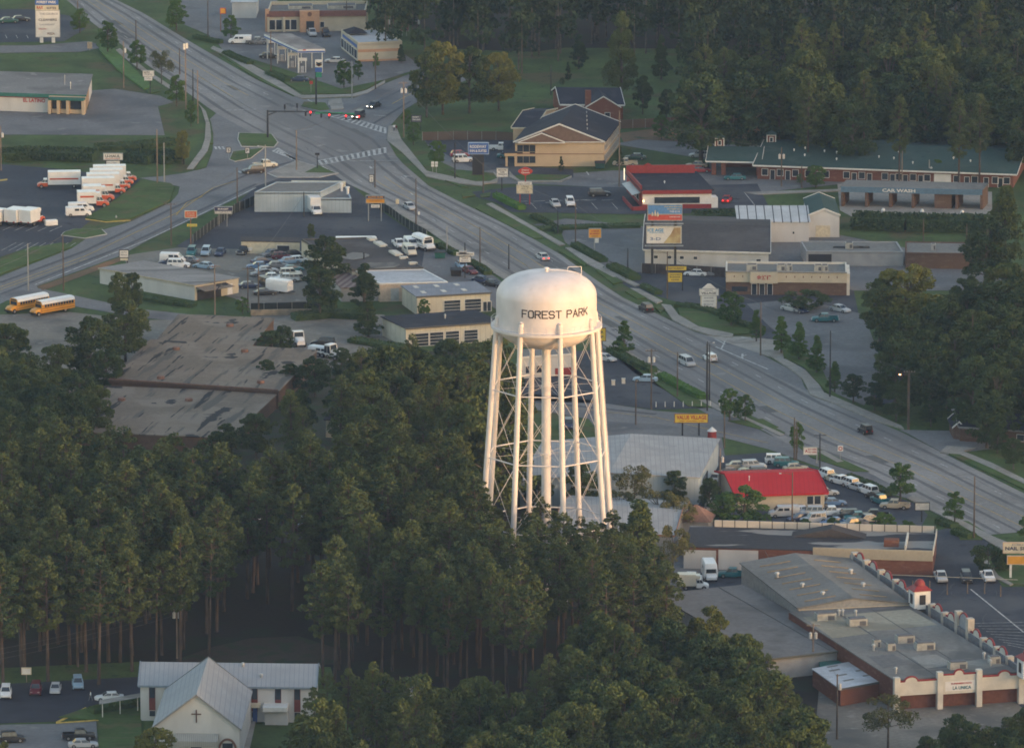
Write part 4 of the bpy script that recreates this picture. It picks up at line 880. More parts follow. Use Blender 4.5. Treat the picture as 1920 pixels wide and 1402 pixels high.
tgreen = mat('green_trim', (.03,.13,.11), .6); tred = mat('red_trim', (.25,.035,.035), .6, var=.1); tblue = mat('blue_trim', (.08,.14,.26), .6); tbrown = mat('brown_trim', (.20,.11,.08), .7); stucco = mat('pink_stucco', (.50,.30,.19), .85, var=.07)
plainw = mat('plain_white_parapet', (.60,.57,.50), .8, var=.1, scale=.5)
ftop = mat('roof_edge_metal', (.10,.10,.10), .6)
# 1 market building, left edge
t = B('market_building', 'long low white market building with grey roof and green eaves, EL LATINO in red', (-60,173), (160,180), (172,141), 4.2, wwhite, rgrey, over=.3, trim=tgreen, cat='shop')
L = t.U.length
t.panel('green_fascia', 'f', .0, .69, 3.55, 4.1, tgreen, .5); t.panel('red_stripe', 'f', .0, .69, 3.3, 3.5, tred, .1)
t.panel('porch_opening', 'f', .715, .985, .2, 3.2, glass, .06)
for a in (.705,.78,.86,.99): t.panel('porch_pier', 'f', a-.012, a+.012, 0, 3.3, wtan, 1.6)
t.panel('porch_roof', 'f', .70, 1.0, 3.3, 3.75, tgreen, 2.0); t.panel('porch_counter', 'f', .72, .97, .1, 1.0, wtan, .9)
o_, w_, n_ = t.face('f'); t.text('EL LATINO', o_ + w_*.565 + Vector((0,0,2.75)) , w_, (0,0,1), .95, stred, 5.2, thick=.08); t.panel('side_board', 'r', .02, .5, .1, 3.6, mat('brown_board', (.28,.20,.13), .8), .05)
t.vent(.8,.45,2.2,.06); t.vent(.86,.25,1.6,.1)
# 2 restaurant with tiled band
t = B('restaurant_building', 'cream restaurant with brown tiled band and salmon entrance portal', (501,29), (685,27), (690,8), 4.1, wcream, rlight, over=0, par=.9, cat='restaurant')
tile = mat('brown_roof_tiles', (.18,.085,.07), .8, var=.2, scale=3, stretch=(2,.4,1)); m = MB()
m.hexa([t.P(-.005,-.03,3.7), t.P(1.01,-.03,3.7), t.P(1.01,0,3.7), t.P(-.005,0,3.7), t.P(-.005,-.012,5.1), t.P(1.01,-.012,5.1), t.P(1.01,-.002,5.1), t.P(-.005,-.002,5.1)]); t.part('tile_roof', m, tile)
t.panel('entrance_portal', 'f', .33, .53, 0, 5.3, stucco, 1.6); t.panel('entrance_door', 'f', .395, .475, 0, 2.8, glass, 1.7)
t.wins('f', [.05,.12,.2,.27], .5, 2.9, 1.4); t.wins('f', [.56], 1, 2.3, .9); m = MB(); p = t.P(-.02,-.02,0); m.obox(p, t.u*.9, t.v*.9, (0,0,5.6)); t.part('corner_pier', m, stucco)
for a in (.0,.16): t.panel('column', 'f', a, a+.022, 0, 3.7, wcream, .9)
t.ac(.2,.5,6,3,.9); t.ac(.6,.5,7,3,.9)
m = MB(); o_, w_, n_ = t.face('f'); c = o_+w_*.43+n_*1.62+Vector((0,0,4.5)); m.tube(c, c+n_*.05, .55, .55, 14); t.part('round_emblem', m, tbrown)
# 3 petrol station canopy, store, pumps
t = B('fuel_canopy', 'flat white fuel station canopy with blue edge band on thin columns', (559,100), (609,99), (545,70), 5.0, white, mat('canopy_roof', (.30,.28,.26), .85, c2=(.17,.15,.14), scale=.25), over=0, wallpart=False, thick=.9, cat='canopy')
m = MB(); m2 = MB()
for f in 'frbl':
    o_, w_, n_ = t.face(f); m.obox(o_ + Vector((0,0,5.02)), w_, n_*.06, (0,0,.86)); m2.obox(o_ + n_*.06 + Vector((0,0,5.1)), w_, n_*.03, (0,0,.34))
t.part('fascia', m, white); t.part('blue_band', m2, sblue)
for a in (.05,.95):
    for b_ in (.04,.34,.65,.95): m = MB(); p = t.P(a,b_); m.tube(p, p+Vector((0,0,5)), .13, .13, 8); t.part('column', m, trimw)
o_, w_, n_ = t.face('f'); m = MB(); c = o_+w_*.18+n_*.1+Vector((0,0,5.62)); m.obox(c, w_.normalized()*.7, n_*.03, (0,0,.25)); t.part('red_chevron', m, sred)
for i, (x, y) in enumerate(((509,103),(529,115),(548,127),(567,137))):
    P = G(x,y); k = Thing('fuel_pump', ('fuel pump island farthest back under the canopy','fuel pump island third from the road corner','fuel pump island second from the road corner','fuel pump island nearest the tall price sign')[i], 'fuel pump', P, 'fuel pumps')
    m = MB(); m.box(P.x-.4,P.y-.3,.15,P.x+.4,P.y+.3,1.6); k.part('pump', m, mat('pump_casing', (.40,.40,.42), .5)); m = MB(); m.box(P.x-.95,P.y-.7,0,P.x+.95,P.y+.7,.15); k.part('kerb', m, CONC)
    m = MB(); m.box(P.x-.9,P.y-.1,.15,P.x-.7,P.y+.1,2.9); m.box(P.x+.7,P.y-.1,.15,P.x+.9,P.y+.1,2.9); m.box(P.x-1.1,P.y-.15,2.9,P.x+1.1,P.y+.15,3.6); k.part('frame', m, white)
t = B('station_store', 'fuel station store with white flat roof, salmon band and shop windows', (671,84), (754,81), (722,56), 4.2, wcream, rbluew, over=0, par=.5, cat='shop')
t.panel('salmon_band', 'f', 0, 1, 2.3, 3.0, stucco, .05); t.panel('salmon_base', 'f', 0, 1, 0, .5, stucco, .05); t.panel('blue_fascia', 'l', .1, .95, 3.2, 3.9, sblue, .1); t.wins('l', [.1,.25,.4,.55,.7,.85], .5, 2.6, 3.5)
m = MB(); c = t.P(0,.62,4.7); m.poly([c, c+t.u*5, c+t.u*2.5+t.v*2+Vector((0,0,1.1))]); m.poly([c+t.u*5, c+t.u*5+t.v*6, c+t.u*2.5+t.v*4+Vector((0,0,1.1)), c+t.u*2.5+t.v*2+Vector((0,0,1.1))]); m.poly([c+t.v*6, c, c+t.u*2.5+t.v*2+Vector((0,0,1.1)), c+t.u*2.5+t.v*4+Vector((0,0,1.1))]); t.part('hip_roof', m, rshing)
# 4 brick house behind the hotel
t = B('brick_house', 'red brick house with grey hip roof and white trimmed front gable', (1052,196), (1168,197), (1152,172), 3.4, wbrick, rshing, 'gu', 2.3, trim=trimw, cat='house')
t.wins('f', [.12,.3,.62,.86], 1, 2.3, 1.6)
m = MB(); a0, a1 = .4, .92; y0 = -.16; p = [t.P(a0,y0,3.4), t.P(a1,y0,3.4), t.P((a0+a1)/2,y0,5.7)]; q = [t.P(a0,.5,3.4), t.P(a1,.5,3.4), t.P((a0+a1)/2,.5,5.7)]
g1 = MB(); g1.poly(p); g1.poly([t.P(a0,y0), t.P(a1,y0), p[1], p[0]]); g1.poly([t.P(a0,y0), p[0], t.P(a0,0,3.4), t.P(a0,0)]); g1.poly([t.P(a1,y0), p[1], t.P(a1,0,3.4), t.P(a1,0)]); t.part('gable_wall', g1, wbrick)
e = Vector((0,0,.02)) - t.v*.3; m.poly([p[0]+e-t.u*.4-Vector((0,0,.2)), p[2]+e, q[2]+Vector((0,0,.02)), q[0]-t.u*.4-Vector((0,0,.2))]); m.poly([p[1]+e+t.u*.4-Vector((0,0,.2)), p[2]+e, q[2]+Vector((0,0,.02)), q[1]+t.u*.4-Vector((0,0,.2))]); t.part('gable_roof', m, rshing)
m = MB()
for s_ in (0,1): a = p[s_] + (t.u*(-.4 if s_ == 0 else .4)) + e - Vector((0,0,.2)); m.obox(a - t.v*.05, p[2]+e-a, -t.v*.08, (0,0,.28))
t.part('verge_board', m, trimw)
m = MB(); c = t.P(.38,-.1); m.obox(c, t.u*1.3, t.v*.9, (0,0,7.0)); t.part('chimney', m, wbrick); t.panel('window', 'f', .72, .8, 1, 2.2, glass, 3.6, None, trimw)
# 5 hotel
t = B('hotel', 'two-storey tan hotel with dark roof and brown triangular front gables', (966,266), (1132,266), (1160,230), 5.6, wtan, rshing, 'gv', 3.9, trim=trimw, over=.4, cat='hotel')
m = MB(); m.hexa([t.P(.0,-.001,5.65), t.P(1,-.001,5.65), t.P(.5,-.001,9.35), t.P(.49,-.001,9.35), t.P(.0,-.008,5.65), t.P(1,-.008,5.65), t.P(.5,-.008,9.35), t.P(.49,-.008,9.35)]); gab = t.part('gable_panel', m, mat('brown_gable_boards', (.17,.115,.09), .85, var=.1))
m = MB(); o_, w_, n_ = t.face('f'); m.obox(o_+Vector((0,0,2.75)), w_, n_*.06, (0,0,.16)); m.obox(o_+Vector((0,0,5.35)), w_, n_*.1, (0,0,.25)); t.part('band', m, [tbrown, tbrown])
m = MB(); m.obox(o_+Vector((0,0,5.5)), w_, n_*.55, (0,0,.16)); t.part('cornice', m, trimw)
t.wins('f', [.055,.125,.195], 3.35, 4.85, 1.25, mat('window_frame_tan', (.35,.30,.22), .7)); t.wins('f', [.055,.125,.195], .8, 2.3, 1.25, mat('window_frame_tan', (.35,.30,.22), .7))
for k in (.055,.195): t.panel('wall_air_unit', 'f', k-.03, k+.03, 2.95, 3.25, sblk, .1)
for i in range(12): t.panel('window', 'r', .05+.08*i, .09+.08*i, 3.3, 4.8, glass, .05, None, trimw); t.panel('window', 'r', .05+.08*i, .09+.08*i, .8, 2.3, glass, .05, None, trimw)
m = MB(); ap = t.P(.31,-.06,7.7); l_, r_ = t.P(.06,-.06,5.7), t.P(.56,-.06,5.7); m.hexa([l_, r_, ap, ap-t.u*.02, l_+t.v*.6, r_+t.v*.6, ap+t.v*.6, ap+t.v*.58]); sg = t.part('small_gable', m, mat('brown_gable_boards', (.17,.115,.09)))
m = MB()
for a, c in ((l_-t.u*.3, ap), (r_+t.u*.3, ap)): m.obox(a-t.v*.12+Vector((0,0,-.1)), c-a+Vector((0,0,.05)), t.v*.1, (0,0,.28))
m.obox(l_-t.u*.3-t.v*.14-Vector((0,0,.2)), r_-l_+t.u*.6, t.v*.12, (0,0,.22)); t.part('verge_board', m, trimw, sg)
m = MB(); bk = t.P(.31,.25,7.75); m.poly([l_-t.u*.3-Vector((0,0,.1)), ap+Vector((0,0,.2)), bk, t.P(.06,.2,5.9)]); m.poly([r_+t.u*.3-Vector((0,0,.1)), ap+Vector((0,0,.2)), bk, t.P(.56,.2,5.9)]); t.part('small_gable_roof', m, rshing)
for i in range(5): t.vent(.78-.03*i, .2+.16*i, .5, .08, z=5.6+3.9*2*(.22+.03*i)-.1)
m = MB(); q = B('hotel_wing', 'low rear wing of the tan hotel with dark roof and side porch', (962,240), (1000,240), (1042,205), 5.6, wtan, rshing, 'gu', 1.6, trim=scream, cat='building')
q = B('hotel_porch', 'small tan entrance porch with dark roof at the hotel left corner', (946,287), (967,287), (968,272), 3.2, wtan, rshing, 'shed', .8, wallpart=False, cat='porch')
for a in (.08,.9): m = MB(); p = q.P(a,.05); m.obox(p, (.5,0,0), (0,.5,0), (0,0,3.2)); q.part('pillar', m, wtan)
o_, w_, n_ = q.face('f'); m = MB(); m.obox(o_+Vector((0,0,2.5)), w_, n_*.15, (0,0,.8)); q.part('beam', m, wtan)
# 6 motel with green roof
t = B('motel', 'long low brick motel with green shingle roof and white windows', (1420,309), (1900,326), (1930,272), 3.2, wbrick, rgreen, 'gu', 2.0, over=.9, trim=trimw, cat='motel')
t.wins('f', [.03,.09,.15,.20,.27,.35,.41,.50,.555,.61,.665,.78,.85,.93,.975], .9, 2.3, 1.3); t.door('f', [.06,.12,.24,.38,.44,.53,.58,.64,.82,.895,.95]); t.door('f', [.71,.74], 1.9, 2.5, white)
for x, y in ((.12,.3),(.16,.35),(.17,.2),(.24,.3),(.29,.28),(.3,.14),(.46,.22),(.52,.2),(.53,.33),(.6,.12),(.75,.25),(.82,.2)): t.vent(x, y, .45, .12, white, 3.2+2.0*2*y)
t = B('motel_carport', 'green roofed brick carport with cupola at the motel office', (1328,302), (1424,304), (1432,277), 3.3, wbrick, rgreen, 'gu', 1.6, over=.5, trim=trimw, wallpart=False, cat='carport')
for a, b_ in ((.06,.05),(.25,.05),(.93,.05),(.06,.9),(.93,.9)): m = MB(); p = t.P(a,b_); m.obox(p, (1.0,0,0), (0,.8,0), (0,0,3.3)); t.part('brick_pier', m, wbrick)
m = MB(); m.hexa([t.P(.3,.6), t.P(.9,.6), t.P(.9,1), t.P(.3,1), t.P(.3,.6,3.3), t.P(.9,.6,3.3), t.P(.9,1,3.3), t.P(.3,1,3.3)]); t.part('office_wall', m, wbrick)
def cupola(px, py, lab):
    P = G(px, py, 4.9); T = Thing('cupola', lab, 'cupola', P, 'cupolas on the motel roof'); m = MB(); m.box(P.x-1.0,P.y-1,4.6,P.x+1.0,P.y+1,6.9); T.part('wall', m, wbrick)
    m = MB()
    for x in (-1.05,.85): m.box(P.x+x,P.y-1.06,4.6,P.x+x+.2,P.y-.99,6.9)
    m.box(P.x-1.05,P.y-1.05,6.72,P.x+1.05,P.y-1.0,6.92); m.box(P.x-.45,P.y-1.06,5.2,P.x+.45,P.y-1.01,6.4); T.part('trim', m, trimw); m = MB(); m.box(P.x-.3,P.y-1.09,5.35,P.x+.3,P.y-1.07,6.25); T.part('window', m, glass)
    m = MB(); a = [Vector((P.x+x,P.y+y,6.93)) for x,y in ((-1.25,-1.25),(1.25,-1.25),(1.25,1.25),(-1.25,1.25))]; c = Vector((P.x,P.y,7.9))
    for i in range(4): m.poly([a[i],a[(i+1)%4],c])
    m.poly(a[::-1]); T.part('roof', m, rgreen)
cupola(1349, 274, 'smaller brick cupola with white window on the motel carport roof'); cupola(1446, 268, 'larger brick cupola with white window where carport meets motel')
# 7 car wash
t = B('car_wash', 'open car wash building with blue fascia reading CAR WASH on brick piers', (1577,351), (1842,357), (1852,345), 4.3, wdbrick, rlight, over=.2, wallpart=False, cat='car wash')
o_, w_, n_ = t.face('f'); m = MB(); m.obox(o_+n_*.3+Vector((0,0,3.3)), w_, n_*.15, (0,0,1.2)); fa = t.part('fascia', m, mat('blue_metal_fascia', (.10,.17,.24), .6, var=.1)); t.text('CAR WASH', o_+w_*.41+n_*.45+Vector((0,0,3.9)), w_, (0,0,1), .75, sw, 7.2, fa)
for a in (0,.17,.34,.5,.81,.985): m = MB(); m.hexa([t.P(a,0), t.P(a+.018,0), t.P(a+.018,1), t.P(a,1), t.P(a,0,4.2), t.P(a+.018,0,4.2), t.P(a+.018,1,4.2), t.P(a,1,4.2)]); t.part('pier', m, wdbrick)
m = MB(); m.hexa([t.P(.66,.05), t.P(.78,.05), t.P(.78,.9), t.P(.66,.9), t.P(.66,.05,4.2), t.P(.78,.05,4.2), t.P(.78,.9,4.2), t.P(.66,.9,4.2)]); rm_ = t.part('equipment_room', m, wdbrick)
for i, (x, y) in enumerate(((1656,404),(1729,406),(1804,408))):
    P = G(x,y); T = Thing('vacuum_station', 'grey vacuum cleaner station in front of the car wash, %s' % ('left one','middle one','right one')[i], 'vacuum station', P, 'car wash vacuums'); m = MB(); m.tube(P, P+Vector((0,0,1.1)), .35, .35, 10); T.part('canister', m, metalg); m = MB(); m.tube(P+Vector((0,0,1.1)), P+Vector((0,0,1.6)), .45, .25, 10); T.part('dome', m, white)
# 8 diner
t = B('diner', 'red and white fast-food diner with dark roof and red parapet', (1205,358), (1334,357), (1303,324), 4.0, white, rshing, over=.5, thick=.25, cat='restaurant')
m = MB(); o_, w_, n_ = t.face('f'); m.obox(o_+n_*.4+Vector((0,0,3.35)), w_, n_*.2, (0,0,.85)); t.part('red_fascia', m, tred); m = MB(); m.obox(o_+Vector((0,0,0)), w_, n_*.06, (0,0,1.0)); t.part('red_base', m, tred)
t.panel('window_band', 'f', .17, .83, 1.2, 2.6, glass, .1, None, trimw)
m = MB(); m.obox(t.P(-.02,.93,4.1), t.U*1.0, t.v*.5, (0,0,1.9)); m.poly([t.P(.22,.925,6.0), t.P(.36,.925,6.0), t.P(.29,.925,6.6)]); m.obox(t.P(-.03,.0,4.1), t.U*.02, t.V*.93, (0,0,1.1)); t.part('red_parapet', m, tred)
m = MB(); m.obox(t.P(-.05,.98,2.6), t.u*.15, -t.v*.3, (0,0,2.6)); t.part('lit_panel', m, mat('lit_sign_panel', (1,.80,.55), .5, emit=.35)); t.panel('red_side_wall', 'l', 0, 1, 0, 4.0, tred, .03)
m = MB(); m.obox(t.P(-.18,-.1), t.u*.3+Vector((0,0,0)), t.V*.6, (0,0,.9)); m.obox(t.P(-.18,-.1), t.U*.2, t.v*.3, (0,0,.9)); t.part('patio_wall', m, tred)
m = MB(); m.hexa([t.P(-.13,.1,2.6), t.P(-.01,.1,3.1), t.P(-.01,.75,3.1), t.P(-.13,.75,2.6)]+[p+Vector((0,0,.12)) for p in (t.P(-.13,.1,2.6), t.P(-.01,.1,3.1), t.P(-.01,.75,3.1), t.P(-.13,.75,2.6))]); t.part('side_awning', m, metalg); t.wins('l', [.3,.5,.7], 1, 2.5, 3)
m = MB(); p = t.P(.005,-.03,1.7); m.tube(p, p+Vector((0,0,.3)), .16, .16, 8); t.part('wall_lamp', m, mat('warm_lamp_glow', (1,.55,.22), .4, emit=1.5)); t.vent(.4,.35,.5,.1,white)
m = MB(); m.obox(t.P(1.0,.02), t.u*1.5, t.v*3, (0,0,2.3)); t.part('side_enclosure', m, white)
# 10-13
t = B('warehouse', 'white warehouse with big dark shingle roof behind the double billboard', (1209,468), (1441,474), (1441,410), 4.0, wwhite, rdark, 'gu', 2.0, over=.4, trim=trimw, cat='warehouse'); t.wins('f', [.09,.2,.3,.41], 2.2, 2.8, .8); t.wins('f', [.92], 1.5, 2.6, .9)
t = B('garage_hall', 'white hall with pale metal roof crossed by dark seams', (1385,417), (1517,417), (1512,396), 4.3, wwhite, ribbed('dark_striped_metal_roof', (.48,.49,.50), (.06,.06,.065), .55, ang=0, width=.12), 'shed', 1.0, cat='building'); t.wins('f', [.78], 1.8, 2.3, .4)
t = B('gable_garage', 'white gabled garage with green roof and cream roller door', (1517,404), (1574,404), (1564,374), 4.8, wwhite, rgreen, 'gv', 1.3, over=.2, trim=trimw, cat='garage'); t.panel('garage_door', 'f', .22, .7, .1, 2.6, scream, .06)
t = B('workshop', 'low grey block workshop with pale roof and clutter on top', (1512,473), (1694,474), (1682,455), 2.9, wgrey, rlight, over=.2, par=.25, cat='building'); t.ac(.42,.3,1.6,1.4,1.3); t.ac(.3,.4,6,.5,.25,trimk); t.ac(.53,.4,3,.4,.3,trimk); t.panel('dark_opening', 'f', .02, .26, 0, 2.5, sblk, .04)
t = B('brick_workshop', 'low dark brick workshop with pale roof carrying two upright vents', (1698,476), (1831,478), (1829,457), 3.1, wdbrick, rlight, over=.1, par=.3, cat='building'); t.ac(.36,.3,1.0,1.0,1.4,metalg); t.ac(.86,.3,1.0,1.0,1.4,metalg)
t = B('chinese_restaurant', 'cream and brown brick Chinese restaurant with red characters over its doors', (1361,513), (1588,515), (1587,496), 4.4, wdbrick, rlight, over=0, par=.5, trim=plainw, cat='restaurant')
t.panel('cream_band', 'f', 0, 1, 2.7, 4.75, wcream, .3); t.panel('centre_panel', 'f', .20, .43, 2.6, 4.95, wcream, .9)
t.panel('cornice', 'f', 0, 1, 4.75, 4.95, mat('cornice_grey', (.25,.23,.20), .7), .5)
o_, w_, n_ = t.face('f'); t.text('金鴻樓', o_+w_*.315+n_*.9+Vector((0,0,3.8)), w_, (0,0,1), 1.05, stred, 3.0, bold=.02); t.door('f', [.235,.30,.365], 1.0, 2.3); t.panel('window_band', 'f', .05, .18, .7, 1.7, glass, .05)
t.panel('white_end_wall', 'r', .0, .9, 0, 4.6, plainw, .6)
for i in range(9): a = (.07,.14,.5,.57,.64,.71,.78,.85,.92)[i]; t.panel('wall_ornament', 'f', a-.004, a+.004, 3.7, 4.1, tbrown, .33)
for a, w in ((.17,2.2),(.42,1.8),(.5,1.2),(.73,1.6),(.79,1.4)): t.ac(a,.25,w,1.2,1.3)
# 14 pale blue building by the junction
t = B('blue_metal_building', 'pale blue windowless metal building with grey roof and loading truck', (477,362), (600,362), (640,343), 4.2, wblue, rlight, over=0, par=.25, cat='building')
t2 = B('blue_annex', 'lower pale blue annex with grey curved roof beside the junction', (600,374), (659,374), (646,345), 3.0, wblue, rgrey, over=0, par=.3, trim=wblue, cat='building'); t2.vent(.8,.5,1.6,.25,white); t2.vent(.95,.3,1.5,.3,white)
t3 = B('sign_parapet', 'long low cream facade strip on the roof of the pale blue annex', (545,343), (646,344), (648,341), 4.0, scream, scream, over=0, cat='facade')
# 15 workshops along the main road
t = B('long_workshop', 'long dark flat-roofed workshop with a row of white skylights', (660,508), (794,504), (697,447), 3.8, wcream, rdark, over=0, par=.35, trim=mat('dark_parapet', (.10,.095,.09), .8), cat='workshop')
for a in (.93,.9,.8,.77,.74,.7,.5,.47,.44,.40,.3,.12): m = MB(); p = t.P(.90,a,3.9); m.obox(p, t.u*1.6, t.v*1.1, (0,0,.45)); t.part('skylight', m, plainw)
for (a, b_, w, d) in ((.35,.42,7,9),(.5,.13,10,7)): m = MB(); k = 14; rr = random.Random(int(a*100)); c = t.P(a,b_,4.0); m.prism([(c.x+w*cos(2*pi*i/k)*rr.uniform(.6,1)*.5, c.y+d*sin(2*pi*i/k)*rr.uniform(.6,1)*.5) for i in range(k)], 3.99, 4.01); t.part('grey_patch', m, rlight)
t.vent(.42,.35,1.2,.15,sblk)
t = B('cream_workshop', 'cream workshop with white coated flat roof joined to the dark one', (712,533), (840,530), (794,506), 3.7, mat('pinkish_cream_wall', (.54,.42,.32), .85), rbluew, over=0, par=.2, trim=white, cat='workshop'); t.panel('garage_door', 'f', .16, .28, .1, 2.8, metalg, .05)
t = B('metal_garage', 'cream metal service garage with grey roof and two glazed doors', (782,557), (919,549), (890,529), 3.8, wcm, ribbed('grey_roof_with_skylights', (.22,.235,.27), (.19,.2,.23), 1, width=.1), over=.25, trim=ftop, cat='garage')
t.gdoor('f', [.48,.78*.98], 2.7, 3.4); t.door('f', [.93], .8, 2); t.door('f', [.985], .8, 2)
for a in (.12,.4,.68):
    for b_ in (.22,.7): m = MB(); m.hexa([t.P(a,b_,4.0), t.P(a+.06,b_,4.0), t.P(a+.06,b_+.2,4.0), t.P(a,b_+.2,4.0)]+[t.P(x,y,4.02) for x,y in ((a,b_),(a+.06,b_),(a+.06,b_+.2),(a,b_+.2))]); t.part('skylight', m, plainw)
t = B('dark_roof_garage', 'cream garage with near-black shed roof just left of the tower', (761,616), (935,604), (890,583), 3.8, wcm, rshing, over=.3, trim=ftop, cat='garage'); t.gdoor('f', [.17,.33,.5,.7], 2.6, 2.8); t.vent(.55,.5,.8,.14)
t = B('cream_shed', 'low cream storage shed at the edge of the dark truck lot', (452,453), (562,455), (562,447), 2.6, scream, rdark, over=.1, cat='shed'); t.wins('f', [.72], .6, 1.9, 2.6)
t = B('rusty_shed', 'shed with rust-streaked corrugated roof between two trees', (640,541), (716,539), (690,512), 2.8, wgrey, ribbed('rusty_corrugated_roof', (.22,.18,.17), (.12,.085,.08), .7, ang=15, width=.45), over=.2, cat='shed')
# 16 left grey building
t = B('tin_hall', 'low white hall with wide worn grey roof near the school buses', (187,504), (365,536), (447,522), 3.1, wwhite, layered('worn_tin_roof', (.255,.245,.235), [((.15,.145,.14), .12, .58, .08, (.25,2.5,1,10)), ((.34,.325,.305), .1, .58, .1, (.3,1.5,1,10))]), over=.2, trim=mat('cream_edge', (.42,.37,.28), .8), cat='building')
t.panel('cream_end_wall', 'r', 0, 1, 0, 3.05, wcream, .03); m = MB(); m.hexa([t.P(1.0,.02,2.7), t.P(1.0,.7,2.7), t.P(1.1,.7,2.2), t.P(1.1,.02,2.2)]+[p+Vector((0,0,.1)) for p in (t.P(1.0,.02,2.7), t.P(1.0,.7,2.7), t.P(1.1,.7,2.2), t.P(1.1,.02,2.2))]); t.part('lean_to_roof', m, rtatter); t.door('r', [.8], 1.2, 2.2, white); t.panel('dark_opening', 'r', .05, .6, 0, 2.1, sblk, .06)
# 17 old warehouses
wb = layered('stained_brick_parapet', (.12,.08,.06), [((.10,.07,.06), .3, .5, .2, None)])
A = [B('old_warehouse', 'smallest old warehouse with badly torn pale roof, farthest back', (292,642), (472,649), (513,598), 3.3, wb, rtatter, over=.2, cat='warehouse'), B('old_warehouse', 'middle old warehouse with pale roof and brick front parapet', (205,713), (522,734), (594,658), 3.5, wb, rtatter, over=.2, trim=wb, cat='warehouse'), B('old_warehouse', 'nearest old warehouse with black tar streaks on its wide pale roof', (45,806), (430,822), (520,738), 2.8, wb, rtatter, over=.2, cat='warehouse')]
m = MB(); o_, w_, n_ = A[1].face('f'); m.obox(o_+Vector((0,0,3.3)), w_, n_*.25, (0,0,.65)); A[1].part('brick_parapet', m, mat('brick_cap', (.17,.095,.07), .85, var=.2))
rust = mat('rusty_metal', (.19,.10,.07), .8, var=.3)
for T_, sp in ((A[0],((.62,.65),)),(A[1],((.2,.8),(.6,.85),(.86,.15),(.28,.1))),(A[2],((.3,.7),(.62,.75)))):
    for a, b_ in sp: m = MB(); p = T_.P(a,b_,T_.h+.18); m.tube(p, p+Vector((0,0,.5)), .8, .7, 12); T_.part('rusty_roof_vent', m, rust)
# 18
t = B('large_store', 'wide store hall with shallow grey metal roof behind the tower legs', (975,902), (1310,896), (1347,824), 5.0, wblue, rmetal, 'gv', 1.2, over=.3, cat='store'); t.door('r', [.3], 2, 3, glass); t.panel('dark_bay', 'r', .2, .45, 0, 3.2, sblk, .08)
t = B('white_shop', 'white shop seen between the tower legs with dark red base', (972,671), (1073,664), (1075,650), 4.2, wwhite, rlight, over=.1, trim=trimw, cat='shop'); t.panel('red_base', 'f', .68, 1.0, 0, 1.6, tred, .06); t.wins('f', [.2,.4], 1, 2.4, 1.5)
t = B('grey_hall', 'grey metal-roofed hall half hidden by trees right of the tower base', (1040,992), (1262,1004), (1290,942), 3.8, wgrey, rmetal, 'gu', 1.6, over=.3, trim=rbrown, cat='building')
t = B('pavilion', 'small grey pavilion with brown pyramid roof', (1273,977), (1328,978), (1337,966), 2.6, wgrey, rbrown, 'hip', 2.6, over=.5, cat='pavilion')
# 20 red roof office
t = B('car_lot_office', 'cream car lot office with bright red metal roof', (1383,928), (1546,923), (1508,880), 2.9, wcream, rred, 'gu', 1.7, over=.6, trim=rred, cat='office'); t.panel('window', 'f', .80, .87, .8, 2.3, glass, .05, None, trimw); t.panel('window', 'f', .885, .955, .8, 2.3, glass, .05, None, trimw); t.vent(.2,.3,.7,.08,white,4.2)
# 21 long flat building
t = B('long_shop_building', 'long flat-roofed building with panelled white rear parapet and ponded roof', (1282,1026), (1749,1039), (1756,1000), 3.8, wbrick, rpud, over=0, cat='shop')
m = MB(); m.obox(t.P(.1,.985,3.9), t.U*.895, t.v*.25, (0,0,1.3)); t.part('rear_parapet', m, ribbed('panelled_parapet', (.50,.47,.42), (.13,.12,.11), .45, width=.09)); t.panel('front_parapet', 'f', .52, 1.0, 2.6, 4.5, mat('cream_cladding', (.42,.37,.28), .8, var=.05), .25); t.panel('white_front', 'f', .14, .3, 0, 3.6, wwhite, .05); t.panel('white_front', 'f', 0, .13, 0, 3.4, wwhite, .05); t.panel('end_parapet', 'r', 0, 1, 3.5, 4.7, plainw, .1)
m = MB(); q = [t.P(.42,.6,3.99), t.P(.72,.6,3.99), t.P(.58,.6,5.6)]; m.hexa([q[0],q[1],q[2],q[2]-t.u*.02]+[p+t.v*4 for p in (q[0],q[1],q[2],q[2]-t.u*.02)]); t.part('roof_gable', m, rdark); m = MB(); m.obox(t.P(.8,.25,3.99), t.u*2.6, t.v*2, (0,0,1.2)); t.part('brick_stack', m, wbrick)
m = MB(); m.obox(t.P(.885,.1,3.99), t.u*.3, t.v*10, (0,0,.9)); t.part('party_wall', m, plainw)
# 22 shopping plaza
t = B('plaza_hall', 'shopping plaza hall with shallow pale roof and raised brown seams', (1497,1140), (1703,1131), (1592,1048), 5.4, mat('plaza_grey_wall', (.30,.30,.29), .8), rlight, 'gv', 1.3, over=.3, cat='building')
for i in range(7):
    for sd, x0, x1 in ((0,.1,.38),(1,.6,.85)): m = MB(); y = .08+.13*i; z0 = 5.4+1.3*2*(x0 if sd == 0 else 1-x0)+.2; z1 = 5.4+1.3*2*(x1 if sd == 0 else 1-x1)+.2; m.obox(t.P(x0,y,z0), t.P(x1,y,z1)-t.P(x0,y,z0), t.v*.28, (0,0,.12)); t.part('roof_seam', m, mat('tan_roof_seam', (.26,.21,.14), .8))
for a, b_ in ((.22,.35),(.3,.15),(.75,.3),(.12,.6),(.8,.6)): t.vent(a, b_, .7, .28, metalg, 6.0)
m = MB(); o_, w_, n_ = t.face('f'); m.obox(o_+Vector((0,0,3.9)), w_, n_*.1, (0,0,1.3)); t.part('cream_gable_band', m, wcream)
